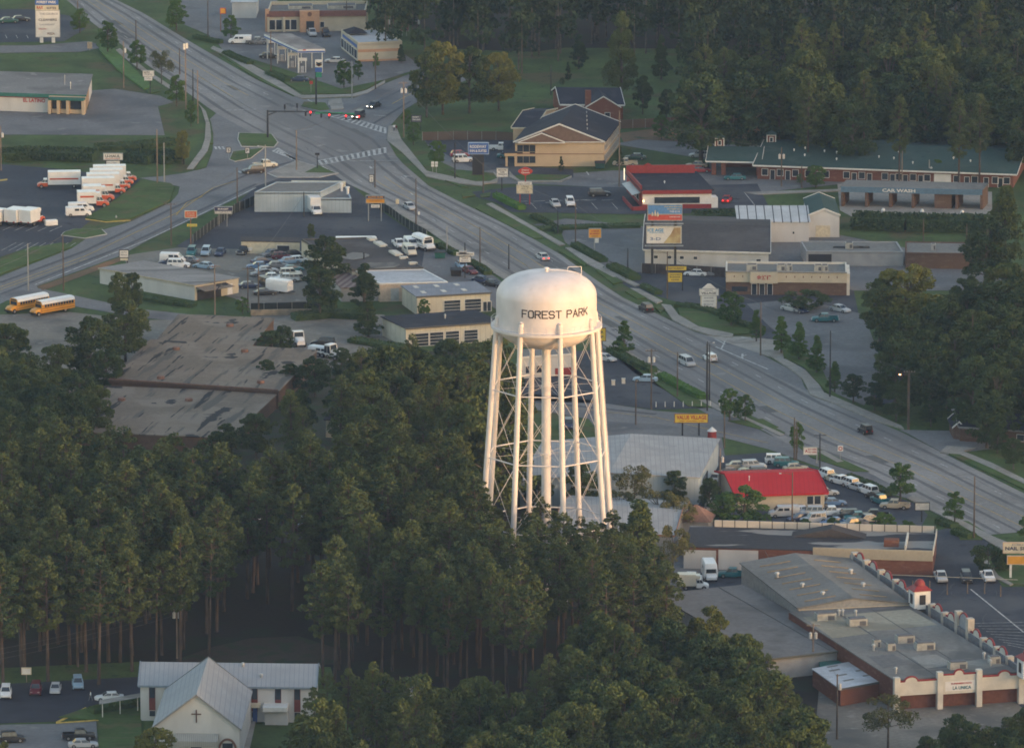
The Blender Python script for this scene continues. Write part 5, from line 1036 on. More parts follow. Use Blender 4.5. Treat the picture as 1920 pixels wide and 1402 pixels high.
for i in range(14): m = MB(); p = t.P(.12+.055*i,-.012,4.7); m.obox(p, t.u*.3, t.v*.2, (0,0,.3)); t.part('pipe_outlet', m, trimk)
t = B('shopping_plaza', 'large shopping plaza with pale flat roof, arched cream parapets and roof units', (1677,1276), (1910,1261), (1705,1134), 4.9, wbrick, rlight, over=0, cat='shopping plaza')
for a, b_, w, d in ((.1,.84,3.4,2),(.28,.74,3.2,2),(.44,.47,3,1.8),(.50,.36,3.2,2),(.52,.08,3,1.8),(.22,.44,1.2,1.2),(.88,.12,1.8,1.5),(.28,.38,1.4,1.2)): t.ac(a,b_,w,d,1.3)
for a, b_ in ((.18,.40),(.33,.9),(.36,.9),(.45,.88),(.90,.2),(.86,.1),(.08,.08)): t.vent(a,b_,1.0,.2)
for a in (.35,.65): m = MB(); m.obox(t.P(a,.02,5.08), t.U*.004, t.V*.95, (0,0,.06)); t.part('roof_joint', m, ftop)
for a0_, a1_, b0_, b1_, c_ in ((.02,.34,.60,.93,(.29,.265,.205)),(.36,.96,.66,.93,(.31,.285,.225)),(.36,.62,.12,.30,(.25,.24,.22)),(.05,.3,.16,.34,(.155,.152,.15)),(.64,.97,.06,.2,(.24,.235,.215)),(.40,.86,.93,.985,(.17,.17,.175))):  # flat sheets on the roof; the cream ones carry warm sun patches as colour
    m = MB(); zz = 5.086; m.hexa([t.P(a0_,b0_,zz), t.P(a1_,b0_+.03,zz), t.P(a1_-.02,b1_,zz), t.P(a0_+.02,b1_-.02,zz)] + [p + Vector((0,0,.012)) for p in (t.P(a0_,b0_,zz), t.P(a1_,b0_+.03,zz), t.P(a1_-.02,b1_,zz), t.P(a0_+.02,b1_-.02,zz))]); t.part('roof_patch', m, layered('roof_coat_sun_tone_%d' % int(c_[0]*1000), c_, [(tuple(v*.75 for v in c_), .15, .55, .12, (.4,1,1))]))

def arched(T_, o, w, n, L, z0, z1, rise, m_, trim_, off=.5, aw=.14, name='arched_parapet', th=.3):
    "a parapet panel with a round arch and coping"
    k = 10; pts = [(0,z0),(L,z0),(L,z1)]; c = L*off; r = L*aw
    for i in range(k+1): a = pi*i/k; pts.append((c + r*cos(a), z1 + rise*sin(a)))
    pts.append((0,z1)); w = w.normalized(); b = MB(); A_ = [o+w*x+Vector((0,0,z)) for x,z in pts]; kk = len(b.v); b.v += [tuple(p) for p in A_] + [tuple(p+n*th) for p in A_]; N_ = len(A_)
    b.f.append(tuple(range(kk,kk+N_))); b.f.append(tuple(range(kk+2*N_-1,kk+N_-1,-1))); b.m += [0,0]
    for i in range(N_): j = (i+1)%N_; b.f.append((kk+i,kk+j,kk+N_+j,kk+N_+i)); b.m.append(0)
    o_ = T_.part(name, b, m_); b = MB(); P_ = A_[2:]
    for p, q in zip(P_, P_[1:]): b.tube(p+n*(th/2)+Vector((0,0,.08)), q+n*(th/2)+Vector((0,0,.08)), .2, .2, 6)
    T_.part('coping', b, trim_, o_); return o_
o_, w_, n_ = t.face('f'); Lf = w_.length; w = w_.normalized(); ZP = 5.3
seg_ = [(0,.345,.33,.16),(.345,.66,.5,.13),(.66,1.0,.62,.15),(1.0,1.34,.4,.15)]
for a0, a1, off, aw in seg_:
    arched(t, o_+w*(a0*Lf+.3)+n_*.9, w, n_, (a1-a0)*Lf-.6, 2.6 if a0 != .345 else 2.4, 4.9 if a0 != .345 else 5.6, .75, plainw, tred, off, aw)
for a in (0,.345,.66,1.0): m = MB(); p = o_+w*(a*Lf-.45)+n_*.7; m.obox(p, w*.95, n_*1.0, (0,0,6.3 if a in (.345,.66) else 5.8)); t.part('column', m, plainw)
q = t.panel('sign_board', 'f', .39, .63, 2.9, 4.5, white, 1.26); t.text('LA UNICA', o_+w_*.525+n_*1.3+Vector((0,0,3.4)), w_, (0,0,1), .6, mat('sign_teal', (.05,.16,.2), .6), 3.2, q); t.text('SUPERMERCADO', o_+w_*.52+n_*1.3+Vector((0,0,4.15)), w_, (0,0,1), .3, stred, 3.6, q)
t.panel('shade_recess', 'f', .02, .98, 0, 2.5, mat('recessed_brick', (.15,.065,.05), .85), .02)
# long right-hand parapet with pillars and arches
r0 = G(1915,1262,4.9); r1 = G(1590,1044,5.2); r0.z = r1.z = 0; d = (r1-r0); Ld = d.length; dn = d.normalized(); nn = Vector((dn.y,-dn.x,0)); 
if nn.x < 0: nn = -nn
pb = MB(); pb.obox(r0+nn*.3+Vector((0,0,3.2)), d, nn*.3, (0,0,2.4)); t.part('long_parapet', pb, mat('parapet_back_grey', (.17,.18,.20), .85, var=.15))
def ppos(px): return min(range(1001), key=lambda i: abs(960+F*(r0+d*(i/1000)).x/((r0+d*(i/1000)).y/cos(TH))-px))/1000
for px, zt, ww in ((1892,6.6,.9),(1868,6.8,.9),(1843,6.8,.9),(1816,8.6,1.0),(1795,8.6,1.0),(1769,6.8,.9),(1745,6.8,.9),(1676,6.9,.9),(1648,6.9,.9),(1620,6.9,.9),(1598,6.9,.9)):
    p = r0 + d*ppos(px); m = MB(); m.obox(p+nn*.25-dn*ww*.6, dn*ww*1.2, nn*1.15, (0,0,zt-.6)); t.part('pillar', m, mat('pillar_plaster', (.48,.44,.38), .85, var=.12))
for px, rs in ((1880,1),(1856,1),(1830,1),(1806,2.4),(1782,1),(1757,1),(1688,1),(1662,1),(1634,1),(1609,1)):
    p = r0 + d*ppos(px); L3 = 5 if rs == 1 else 8
    arched(t, p - dn*(L3/2) + nn*.65, dn, nn, L3, 4.0, 5.75, rs, plainw if rs == 1 else mat('grey_stucco', (.32,.33,.35), .8), tred, .5, .3)
def domed(px, py, z, lab, s=1.45):
    P = G(px, py, z); T = Thing('bell_tower', lab, 'tower', Vector((P.x,P.y,z)), 'domed plaza towers'); m = MB(); c = [P + dn*a*s + nn*b_*s for a,b_ in ((-1,-1),(1,-1),(1,1),(-1,1))]; m.hexa([*c]+[p+Vector((0,0,3.2)) for p in c]); T.part('wall', m, white)
    for dd, oo in ((dn,-nn),(-dn,nn),(nn,dn),(-nn,-dn)): m = MB(); q = P + oo*(s+.02) - dd*.55 + Vector((0,0,.8)); m.obox(q, dd*1.1, oo*.05, (0,0,1.7)); T.part('opening', m, sblk)
    m = MB(); e = [P + (q-P)*1.22 + Vector((0,0,3.2)) for q in c]; tp = [P + (q-P)*.62 + Vector((0,0,3.9)) for q in c]; m.hexa(e+tp); T.part('tiled_eave', m, tred)
    m = MB(); m.lathe([(.95*cos(pi/2*i/8), 3.9+1.15*sin(pi/2*i/8)) for i in range(9)], (P.x,P.y,z), 20); T.part('dome', m, mat('dome_tiles', (.24,.035,.035), .5, var=.1), smooth=True)
domed(1724, 1138, 4.9, 'white bell tower with red dome on the plaza parapet'); domed(1928, 1268, 4.9, 'red domed bell tower cut by the right edge of the photo')
t = B('plaza_annex', 'brick plaza annex with flat white roof and pale skylight patches', (1576,1292), (1674,1274), (1621,1237), 2.9, wbrick, rbluew, over=.15, trim=ftop, cat='building')
for a, b_ in ((.2,.25),(.2,.5),(.2,.75),(.6,.3),(.6,.55),(.25,.92)): m = MB(); m.obox(t.P(a,b_,3.09), t.U*.2, t.V*.05, (0,0,.04)); t.part('skylight', m, rlight)
t = B('grey_low_hall', 'plain hall with broad grey gravel roof beside the plaza', (1440,1236), (1603,1217), (1392,1098), 3.6, wgrey, layered('gravel_roof', (.165,.16,.158), [((.12,.117,.115), .1, .56, .1, None)]), over=.3, trim=mat('olive_fascia', (.12,.12,.10), .8), cat='building')
m = MB(); m.obox(t.P(.72,0,3.8), t.U*.004, t.V, (0,0,.08)); t.part('roof_joint', m, ftop)
P = G(1575,1238,2.4); m = MB(); m.box(P.x-3.5,P.y-3,0,P.x+2.5,P.y+1,2.2); single('green_canopy', 'small white and green canopy between grey hall and white roof', 'canopy', m, tgreen)
# 24 church
church = B('church_hall', 'two-storey white church hall with white metal roof and maroon window bays', (263,1284), (590,1288), (596,1252), 6.0, wwhite, rwmetal, 'gu', 2.2, over=.35, trim=mat('blue_grey_gutter', (.20,.25,.30), .7), cat='church hall')
for a in (.068,.655,.79,.90): k = church.panel('window_bay', 'f', a-.018, a+.018, 1.8, 5.8, mat('maroon_panel', (.16,.045,.04), .8), .08); church.panel('pane', 'f', a-.016, a+.016, 3.9, 5.7, glass, .13, k, None); church.panel('pane', 'f', a-.016, a+.016, .8, 1.7, glass, .09, k)
for a, b_ in ((.49,.15),(.69,.18),(.58,.42)): church.vent(a, b_, .6, .2, metalg, 6.0+2.2*2*b_)
church.panel('porch_roof', 'f', .71, .85, 2.6, 3.3, trimw, 3.2); church.panel('porch_wall', 'f', .72, .85, .1, 2.6, wwhite, 2.2); church.panel('entrance_door', 'f', .645, .67, 0, 2.4, sblue, .2); church.panel('porch_slab', 'f', .63, .69, 2.7, 3.3, scream, 1.2)
nave = B('church', 'white gabled church nave with cross above a metal awning', (288,1363), (449,1366), (470,1296), 5.6, wwhite, rwmetal, 'gv', 5.4, over=.3, trim=mat('grey_barge', (.22,.23,.24), .7), cat='church')
o_, w_, n_ = nave.face('f'); c = o_+w_*.5+n_*.1; m = MB(); m.obox(c-nave.u*.1+Vector((0,0,6.6)), nave.u*.2, n_*.1, (0,0,2.1)); m.obox(c-nave.u*.8+Vector((0,0,7.9)), nave.u*1.6, n_*.09, (0,0,.18)); nave.part('cross', m, mat('dark_cross', (.10,.06,.05), .7))
m = MB(); p = o_+w_*.26+Vector((0,0,4.6)); m.hexa([p, p+w_*.5, p+w_*.5+n_*2.4-Vector((0,0,.7)), p+n_*2.4-Vector((0,0,.7))]+[q+Vector((0,0,.15)) for q in (p, p+w_*.5, p+w_*.5+n_*2.4-Vector((0,0,.7)), p+n_*2.4-Vector((0,0,.7)))]); m.obox(p+n_*2.4-Vector((0,0,1.5)), w_*.5, n_*.06, (0,0,.9)); nave.part('awning', m, ribbed('ribbed_awning', (.36,.36,.33), (.28,.28,.26), 3, width=.3)); nave.panel('entrance_door', 'f', .43, .56, 0, 2.8, glass, .08, None, trimw)
m = MB(); c = o_+w_*.86+n_*.02+Vector((0,0,2.2)); k = 20; u_ = nave.u
for i in range(k): a = pi*i/k; b_ = pi*(i+1)/k; m.obox(c+u_*(1.15*cos(a))+Vector((0,0,1.5*sin(a))), u_*(1.15*(cos(b_)-cos(a)))+Vector((0,0,1.5*(sin(b_)-sin(a)))), u_*(.35*cos(a))+Vector((0,0,.35*sin(a))), n_*.15)
nave.part('arch_surround', m, tbrown); nave.panel('arched_window', 'f', .80, .92, 0, 3.2, glass, .05)
m = MB(); a0 = G(186,1316); m.hexa([G(186,1312,2.6), G(266,1298,2.6), G(266,1306,2.6), G(186,1320,2.6)][::-1]+[G(186,1312,2.8), G(266,1298,2.8), G(266,1306,2.8), G(186,1320,2.8)][::-1])
w2 = Thing('covered_walkway', 'long thin pale walkway roof leading from the church hall to the lot', 'walkway', a0); w2.part('roof', m, CONC)
for x, y in ((192,1317),(225,1311),(258,1305)): m = MB(); P = G(x,y,2.6); m.tube((P.x,P.y,0),(P.x,P.y,2.6),.08); w2.part('post', m, trimw)
# small far pieces
t = B('hidden_shed', 'small beige gabled building half buried in the pines', (611,786), (700,790), (722,772), 3.5, wcream, rshing, 'gu', 1.2, cat='building')
t = B('dark_house', 'dark brick bungalow with grey roof at the right edge of the photo', (1800,800), (1990,812), (1975,782), 2.8, wdbrick, rshing, 'gu', 1.6, trim=mat('grey_gutter', (.25,.25,.25), .7), cat='house'); t.wins('f', [.3,.6,.85], .8, 2.0, 1.4)
t = B('brick_shed', 'small brick shed with white gable trim among dark bushes', (1788,800), (1808,802), (1800,787), 2.4, wdbrick, rshing, 'gv', 1.0, trim=trimw, cat='shed')
t = B('white_shed', 'small white shed at the foot of the dark wood', (1283,207), (1296,207), (1306,200), 2.6, white, rshing, 'gv', .8, cat='shed')
t = B('far_roof', 'pale flat roof of a building cut by the top edge', (435,5), (480,5), (485,-10), 4, wwhite, rbluew, cat='building')
for x, y, l in ((1495,277,'blue grey dumpster behind the motel, wider one'),(1780,280,'blue dumpster behind the motel, right one')):
    P = G(x,y); T = Thing('dumpster', l, 'dumpster', P, 'dumpsters behind the motel'); m = MB(); m.box(P.x-3,P.y-1,.1,P.x+3,P.y+1,1.7); T.part('bin', m, mat('dumpster_paint', (.04,.12,.13), .7)); m = MB(); m.box(P.x-3.05,P.y-1.05,1.7,P.x+3.05,P.y+1.05,1.85); T.part('lid', m, trimk)
for x, y, l, c in ((1125,316,'dark green dumpster by the hotel corner', PAINT['dgreen']),(825,484,'green dumpster in front of the white shuttle bus', (.02,.11,.09)),(855,517,'small black bin by the steel sign frame', (.03,.03,.03)),(1483,333,'brown bin enclosure beside the motel', (.16,.08,.06))):
    P = G(x,y); T = Thing('dumpster', l, 'dumpster', P); m = MB(); m.hexa([(P.x-1,P.y-.8,.15),(P.x+1,P.y-.8,.15),(P.x+1,P.y+.8,.15),(P.x-1,P.y+.8,.15),(P.x-1.15,P.y-.9,1.3),(P.x+1.15,P.y-.9,1.3),(P.x+1.15,P.y+.9,1.5),(P.x-1.15,P.y+.9,1.5)]); T.part('bin', m, mat('bin_%d' % x, c, .6)); m = MB(); m.hexa([(P.x-1.2,P.y-.95,1.3),(P.x+1.2,P.y-.95,1.3),(P.x+1.2,P.y+.95,1.5),(P.x-1.2,P.y+.95,1.5),(P.x-1.2,P.y-.95,1.38),(P.x+1.2,P.y-.95,1.38),(P.x+1.2,P.y+.95,1.58),(P.x-1.2,P.y+.95,1.58)]); T.part('lid', m, trimk)
# ---------------------------------------------------------------- vehicles
g1 = 'cars driving on the main road'
car('sedan','silver',768,392,-71,'pale silver sedan driving towards the camera beside the long grass verge',g1)
car('sedan','silver',1017,486,109,'silver sedan with lit tail lights driving away above the tower',g1,tail=True)
car('suv','black',1211,583,109,'black sport utility car driving away just right of the tower tank',g1)
car('minivan','silver',1288,684,-68,'silver minivan driving towards the camera in the near lane',g1)
car('suv','white',1331,676,110,'white sport utility car driving away beside the silver minivan',g1,sc=.9)
car('jeep','black',1622,812,112,'black open jeep with rear spare wheel driving away',g1)
car('sedan','black',701,202,-115,'dark car with lit headlights coming down the north street','cars waiting at the junction',head=True)
car('suv','black',672,222,-110,'dark car with lit headlights stopped under the traffic signals','cars waiting at the junction',head=True)
car('pickup','cream',497,314,-160+180,'cream pickup truck on the west street by the slip lane island','cars waiting at the junction')
car('suv','black',475,325,200,'dark sport utility car with red tail lights behind the cream pickup','cars waiting at the junction',tail=True)
# rental trucks
RT1 = 'orange and white rental trucks'
car('bigtruck','orange',90,352,184,'rental box truck facing left, standing apart from the row',RT1,stripe='orange',cabc='white')
for i,(x,y) in enumerate(((236,340),(230,347),(224,355),(215,363))): car('bigtruck','orange',x,y,5,'long white rental truck with orange cab, %s of the four in line' % ('farthest','second farthest','third','nearest')[i],RT1,stripe='white' if i < 3 else 'orange',cabc='white')
for i,(x,y) in enumerate(((190,377),(180,388))): car('smalltruck','orange',x,y,6,'short rental truck with orange hood, %s of the pair by the vans' % ('farther','nearer')[i],RT1,stripe='orange',cabc='white',sc=1.2)
car('van','white',152,397,8,'white rental van behind the one with red lettering','white rental vans'); car('van','white',147,405,8,'white rental van with red lettering nearest the grass bank','white rental vans')
car('smalltruck','orange',64,420,65,'white box truck backed in with orange cab, right one of two','rental trucks seen from behind',sc=1.25,cabc='white'); car('smalltruck','orange',37,419,65,'white box truck backed in with pale roof, left one of two','rental trucks seen from behind',sc=1.25,cabc='white')
car('trailer','white',96,424,20,'small white and orange rental trailer standing alone','rental trailers',sc=.55); car('smalltruck','orange',1,420,65,'white box truck cut by the left edge of the photo','rental trucks seen from behind',sc=1.2,cabc='white')
car('schoolbus','yellow',26,586,225,'yellow school bus with white roof, left one of two','school buses',sc=1.0); car('schoolbus','yellow',72,591,222,'yellow school bus with white roof, right one of two','school buses',sc=1.0)
def lot(lst, group):
    for k in lst: car(*k[:6], group)
lot([('sedan','green',16,43,10,'dark green car parked left in the plaza lot'),('sedan','black',38,40,10,'black car parked right in the plaza lot'),('van','white',450,82,178,'white van parked before the restaurant hedge'),('pickup','grey',482,83,0,'dark pickup partly behind the petrol canopy')],'cars parked at the top of the photo')
lot([('pickup','silver',585,67,-80,'silver pickup parked by the restaurant door'),('suv','black',611,68,-85,'black sport utility car parked by the restaurant door'),('sedan','black',505,109,5,'dark sedan beside the rear fuel pump'),('sedan','navy',560,153,170,'dark blue sedan leaving the fuel station'),('sedan','silver',628,118,175,'silver sedan parked before the station store'),('sedan','grey',492,83,10,'grey sedan under the petrol canopy')],'cars at the fuel station')
lot([('pickup','white',940,282,0,'white pickup with roof rack behind the hotel sign'),('suv','white',868,304,12,'white sport utility car left of the hotel sign'),('hatch','red',862,294,10,'red hatchback behind the white sport utility car'),('sedan','teal',952,296,0,'dark teal sedan under the hotel porch'),('sedan','dgreen',1191,299,175,'dark green sedan parked right of the hotel'),('pickup','tan',1172,311,178,'tan pickup parked in front of the dark green sedan'),('wagon','silver',1312,295,178,'silver station wagon by the motel carport'),('sedan','tan',1306,314,178,'beige sedan between the carport and the diner'),('sedan','red',1312,323,2,'dark red sedan half behind the diner parapet'),('sedan','teal',1378,337,180,'teal sedan in front of the motel carport'),('suv','black',1430,312,100,'dark car in the shade of the carport')],'cars around the hotel and motel')
lot([('sedan','silver',1041,386,-80,'silver sedan facing the diner parking stripes'),('suv','white',1069,385,-85,'white sport utility car next to the silver sedan'),('suv','black',1124,368,10,'black sport utility car turning by the diner')],'cars in the diner lot')
car('sedan','red',1363,378,80,'red car with lit tail lights leaving the diner','cars in the diner lot',tail=True)
lot([('sedan','white',1304,517,170,'white sedan under the two yellow signs'),('sedan','grey',1338,517,170,'grey sedan beside the white one under the warehouse fence'),('sedan','silver',1484,583,-45,'silver car parked diagonally by the restaurant tree'),('sedan','silver',1575,584,-45,'silver sedan parked diagonally half under the large tree'),('sedan','navy',1499,585,-60,'dark blue car behind the diagonal silver car'),('pickup','teal',1547,603,180,'teal pickup truck parked alone below the Chinese restaurant')],'cars by the Chinese restaurant')
lot([('bigtruck','white',592,402,-76,'large white box truck backed against the pale blue building')],'trucks in the dark truck lot')
lot([('pickup','white',748,463,-75,'white pickup, leftmost vehicle in front of the workshop'),('van','white',770,464,-75,'white van next to the shuttle bus'),('van','cream',768,477,-75,'cream van nearest the workshop parapet'),('shuttle','white',803,470,-62,'white shuttle bus parked along the hedge'),('sedan','lightblue',866,502,-75,'pale blue car behind the steel sign frame'),('sedan','maroon',880,512,-60,'dusky red car parked by the clipped hedge')],'vehicles in front of the workshop')
lot([('sedan','navy',905,530,-40,'dark blue sedan parked left of the tank top'),('sedan','black',925,537,-40,'black sedan parked closest to the tank top')],'cars left of the tank')
car('trailer','white',668,468,2,'long white travel trailer behind the dark workshop roof','trailers',sc=(1.8,1.1,1.1))
car('trailer','white',524,548,-30,'white enclosed cargo trailer at the bottom of the junk yard','trailers',sc=1.1)
car('van','white',325,492,-8,'white van with red tail near the tin hall','cars in the junk yard')
lot([('sedan','navy',318,497,170,'dark blue sedan in front of the white van'),('suv','white',335,501,-5,'white sport utility car peeking over the tin hall roof'),('sedan','lightblue',383,503,150,'pale blue sedan right of the tin hall roof'),('suv','teal',359,478,-95,'teal wagon, first in the row below the fence'),('suv','lightblue',386,478,-95,'blue grey wagon, second in the row below the fence'),('sedan','navy',413,478,-100,'dark blue sedan, third in the row below the fence'),('pickup','black',458,475,-110,'black pickup by the cream shed'),('boat','white',486,473,25,'small white boat on a trailer before the cream shed'),
 ('sedan','grey',508,480,-140,'grey sedan facing the boat'),('sedan','black',553,481,20,'black sedan under the large tree'),('sedan','navy',492,494,20,'dark sedan in the second junk row, left'),('sedan','blue',484,503,185,'bright blue sedan in the junk yard'),('sedan','silver',500,511,15,'silver sedan just below the bright blue one'),('sedan','lightblue',543,494,20,'white and blue car in the second junk row'),('hatch','white',560,492,20,'white hatchback in the second junk row'),('sedan','teal',548,509,20,'teal sedan under the tree edge'),
 ('sedan','grey',491,517,200,'dusty grey sedan in the third junk row'),('sedan','white',506,524,185,'white two-door sedan with dark windows in the junk yard'),('suv','cream',545,518,10,'cream sport utility car near the thin utility pole'),('pickup','white',537,528,182,'white pickup above the cargo trailer'),('suv','black',500,536,-60,'black sport utility car with bull bar'),('sedan','navy',467,540,10,'dark blue sedan beside the leaning utility pole'),('sedan','black',497,553,10,'black sedan lowest in the junk yard'),('hatch','maroon',528,485,10,'dark red hatchback in the upper junk row'),('sedan','grey',520,502,10,'grey sedan in the middle of the junk yard'),('wagon','tan',560,526,10,'tan station wagon at the tree edge'),
 ('sedan','grey',352,492,160,'grey sedan touching the white van front')],'cars in the junk yard')
car('semitractor','white',560,648,-75,'white truck tractor partly behind the dark bush','trucks by the old warehouses')
car('semitractor','white',624,672,-40,'white truck tractor among the trees below the dirt yard','trucks by the old warehouses'); car('van','white',604,668,-30,'white van behind thin trees by the old warehouse','trucks by the old warehouses'); car('suv','black',606,648,170,'black car roof beside the dirt yard','trucks by the old warehouses')
lot([('sedan','lightblue',1210,715,175,'blue car parked beyond the tower leg'),('sedan','silver',1135,676,-40,'silver car half behind the right tower leg'),('sedan','white',990,690,10,'white car seen between the tower legs'),('wagon','silver',958,820,-60,'silver wagon seen through the left tower bracing'),('suv','navy',1066,802,-90,'dark blue car behind the grey store roof')],'cars behind the tower')
# car sales lot
rs = random.Random(3); cols = ['white','silver','white','grey','maroon','navy','black','tan','white','silver','teal','gold','blue']
def row(pts, kinds, deg, lab, grp):
    for i, (x, y) in enumerate(pts):
        k = kinds[i % len(kinds)]; c = cols[(i*5 + int(x)) % len(cols)]
        car(k, c, x, y, deg + rs.uniform(-6,6), '%s %s %s' % (c.replace('lightblue','pale blue'), NAMES[k].replace('_',' '), lab[i % len(lab)]), grp)
o5 = ['first from the left','second from the left','third from the left','fourth from the left','fifth from the left','sixth from the left','seventh from the left','eighth from the left','ninth from the left']
row([(1385,878),(1413,879),(1372,890),(1400,891),(1428,891)], ['sedan','suv','sedan'], 10, ['in the dark cluster behind the red roof, '+o for o in o5], 'cars behind the red roofed office')
row([(1458,868),(1474,874),(1492,882)], ['suv','suv','sedan'], 5, ['above the red roof right half, '+o for o in o5], 'cars behind the red roofed office')
row([(1547,894),(1562,902),(1578,908),(1592,911),(1606,918),(1628,925),(1640,935),(1652,944)], ['suv','sedan','pickup','suv','sedan'], 120, ['in the line along the hedge, '+o for o in o5], 'cars along the sales lot hedge')
row([(1548,928),(1543,944),(1562,947)], ['sedan','suv','sedan'], 10, ['right of the office wall, '+o for o in o5], 'cars right of the office')
row([(1470,968),(1498,962),(1520,966),(1560,966),(1585,972),(1610,976),(1640,972)], ['van','sedan','suv','pickup','suv','pickup','pickup'], 185, ['in the front line below the office, '+o for o in o5], 'cars below the office')
row([(1500,976),(1525,979),(1562,984),(1600,988),(1625,978)], ['sedan','suv','sedan','pickup','sedan'], 200, ['behind the low bushes, '+o for o in o5], 'cars below the office')
car('pickup','tan',1678,953,170,'tan pickup at the right end of the sales lot','cars along the sales lot hedge'); car('van','white',1335,955,80,'white van beside the pavilion path','cars left of the office'); car('sedan','white',1332,925,70,'white sedan on the narrow lane left of the office','cars left of the office'); car('sedan','silver',1344,900,70,'silver sedan at the corner of the grey store','cars left of the office')
lot([('pickup','silver',1764,1088,-85,'silver pickup parked left in the plaza lot'),('suv','black',1812,1089,-88,'black sport utility car parked in the middle of the three'),('pickup','white',1852,1087,-82,'white pickup parked next to the grass bank')],'cars in the front row of the plaza lot')
car('rv','white',1331,1084,-85,'white motorhome with blue windshield behind the grey hall','vehicles behind the plaza'); car('pickup','teal',1375,1082,175,'teal pickup loaded with a cover behind the grey hall','vehicles behind the plaza'); car('sedan','white',1292,1087,175,'white sedan left of the motorhome','vehicles behind the plaza'); car('smalltruck','white',1305,1104,0,'white box truck at the tree edge behind the grey hall','vehicles behind the plaza',box='cream',sc=.95)
lot([('suv','white',11,1305,-88,'white sport utility car at the left edge of the church lot'),('suv','maroon',67,1299,-90,'dark red sport utility car under the pines'),('sedan','silver',104,1296,-90,'silver sedan parked nose out under the pines'),('suv','lightblue',146,1288,-85,'pale blue sport utility car with white front'),('sedan','white',205,1312,188,'white sedan beside the walkway roof'),('jeep','black',23,1390,10,'black jeep in the lower left corner'),('pickup','black',148,1385,5,'black pickup parked by the church lawn'),('sedan','silver',156,1400,5,'silver sedan below the black pickup')],'cars in the church lot')
lot([('sedan','white',772,1304,10,'white car glimpsed through the pines right of the church'),('sedan','white',490,985,10,'white car glimpsed between pine trunks, left'),('suv','lightblue',568,985,10,'pale car glimpsed between pine trunks, right')],'cars glimpsed through the wood')
# ---------------------------------------------------------------- people
def person(px, py, deg, label, shirt, trousers, group=None, stride=.12, h=1.75):
    P = G(px, py); me = bpy.data.meshes.new('person'); k = h/1.75
    J = [(0,0,.95),(0,0,1.15),(0,0,1.4),(0,0,1.52),(0,0,1.62),(0,0,1.74), (.1,stride,.5),(.1,stride*1.4,.08),(.1,stride*1.4+.16,.04), (-.1,-stride,.5),(-.1,-stride*1.6,.08),(-.1,-stride*1.6+.16,.04), (.2,0,1.4),(.26,-.08,1.12),(.27,.05,.86),(-.2,0,1.4),(-.26,.08,1.12),(-.27,.18,.88),(.1,0,.9),(-.1,0,.9)]
    Rr = [.15,.14,.16,.06,.085,.08,.075,.05,.045,.075,.05,.045,.065,.045,.035,.065,.045,.035,.1,.1]
    E = [(0,1),(1,2),(2,3),(3,4),(4,5),(0,18),(18,6),(6,7),(7,8),(0,19),(19,9),(9,10),(10,11),(2,12),(12,13),(13,14),(2,15),(15,16),(16,17)]
    me.from_pydata([tuple(c*k for c in j) for j in J], E, []); o = bpy.data.objects.new('t', me); COL.objects.link(o)
    m = o.modifiers.new('s','SKIN'); 
    for i, v in enumerate(me.skin_vertices[0].data if me.skin_vertices else []): pass
    bm = bmesh.new(); bm.from_mesh(me); ly = bm.verts.layers.skin.verify(); bm.verts.ensure_lookup_table()
    for i, v in enumerate(bm.verts): v[ly].radius = (Rr[i]*k, Rr[i]*k*.8 if i < 4 else Rr[i]*k); v[ly].use_root = (i == 0)
    bm.to_mesh(me); bm.free(); o.modifiers.new('u','SUBSURF').levels = 1
    dg = bpy.context.evaluated_depsgraph_get(); m2 = bpy.data.meshes.new_from_object(o.evaluated_get(dg)); bpy.data.objects.remove(o)
    skin = mat('skin', (.22,.13,.09), .7); hair = mat('dark_hair', (.02,.015,.012), .8)
    for mm in (mat('cloth_%s' % shirt, PAINT[shirt], .9), mat('cloth_%s' % trousers, PAINT[trousers], .9), skin, hair): m2.materials.append(mm)
    for f in m2.polygons:
        c = f.center/k; f.material_index = 3 if c.z > 1.66 or (c.z > 1.55 and c.y < -.03) else 2 if c.z > 1.5 or (abs(c.x) > .2 and c.z < 1.1) else 0 if c.z > .98 else 1; f.use_smooth = True
    o = ob('person', m2); o.location = P; o.rotation_euler[2] = R_(deg); tag(o, label, 'person', group)
person(739,247,180,'person in a white shirt standing on the corner sidewalk','white','navy','people at the street corner',.03); person(743,248,150,'person in a dark red shirt standing on the corner sidewalk','maroon','grey','people at the street corner',.03)
person(170,1313,90,'person in white walking across the dark church lot','white','grey',None,.2)
# ---------------------------------------------------------------- signs
sign('plaza_directory_sign','tall white shopping directory sign with blue top panel on two white legs',96,80,[(75,-2,118,9,sblue,[('FOREST PARK',96,4,5,36,sw)]),(75,10,118,19,scream,[('SUITES',105,15,4,18,snav),('RAX',84,14,6,12,stred)]),(76,20,120,69,(sw,steel),[('THE CHURCH',100,26,4,34,stgry),('CLEANERS',98,37,4.5,34,stxt),('LAUNDRY',97,46,3,28,stgry),('SALON',88,54,3,14,stred),('PIZZA',104,63,4,14,sbrn)])],[(86,80-12),(108,80-12)],trimw,pw=.8,depth=.6)
sign('corner_sign','white corner sign with black and red lettering among the roadside trees',287,176,[(274,133,294,143,(sw,steel),[('AUTO',281,136,4,11,stxt),('PARTS',284,140,3,14,stgry)]),(276,144,291,151,sw,[('OPEN',284,147,3,9,stgry)])],[(287,151)],steeld)
sign('rental_sign','white U-HAUL sign with red line over a blank message board',216,322,[(199,288,234,299,(sw,steel),[('U-HAUL',216,292.5,5.5,28,stxt),('____',216,297,1,28,stred)]),(204,302,229,317,sw,[('RENT A TRUCK',214,305,2,18,stgry)])],[(203,302),(229,302)],sblk,pw=.35)
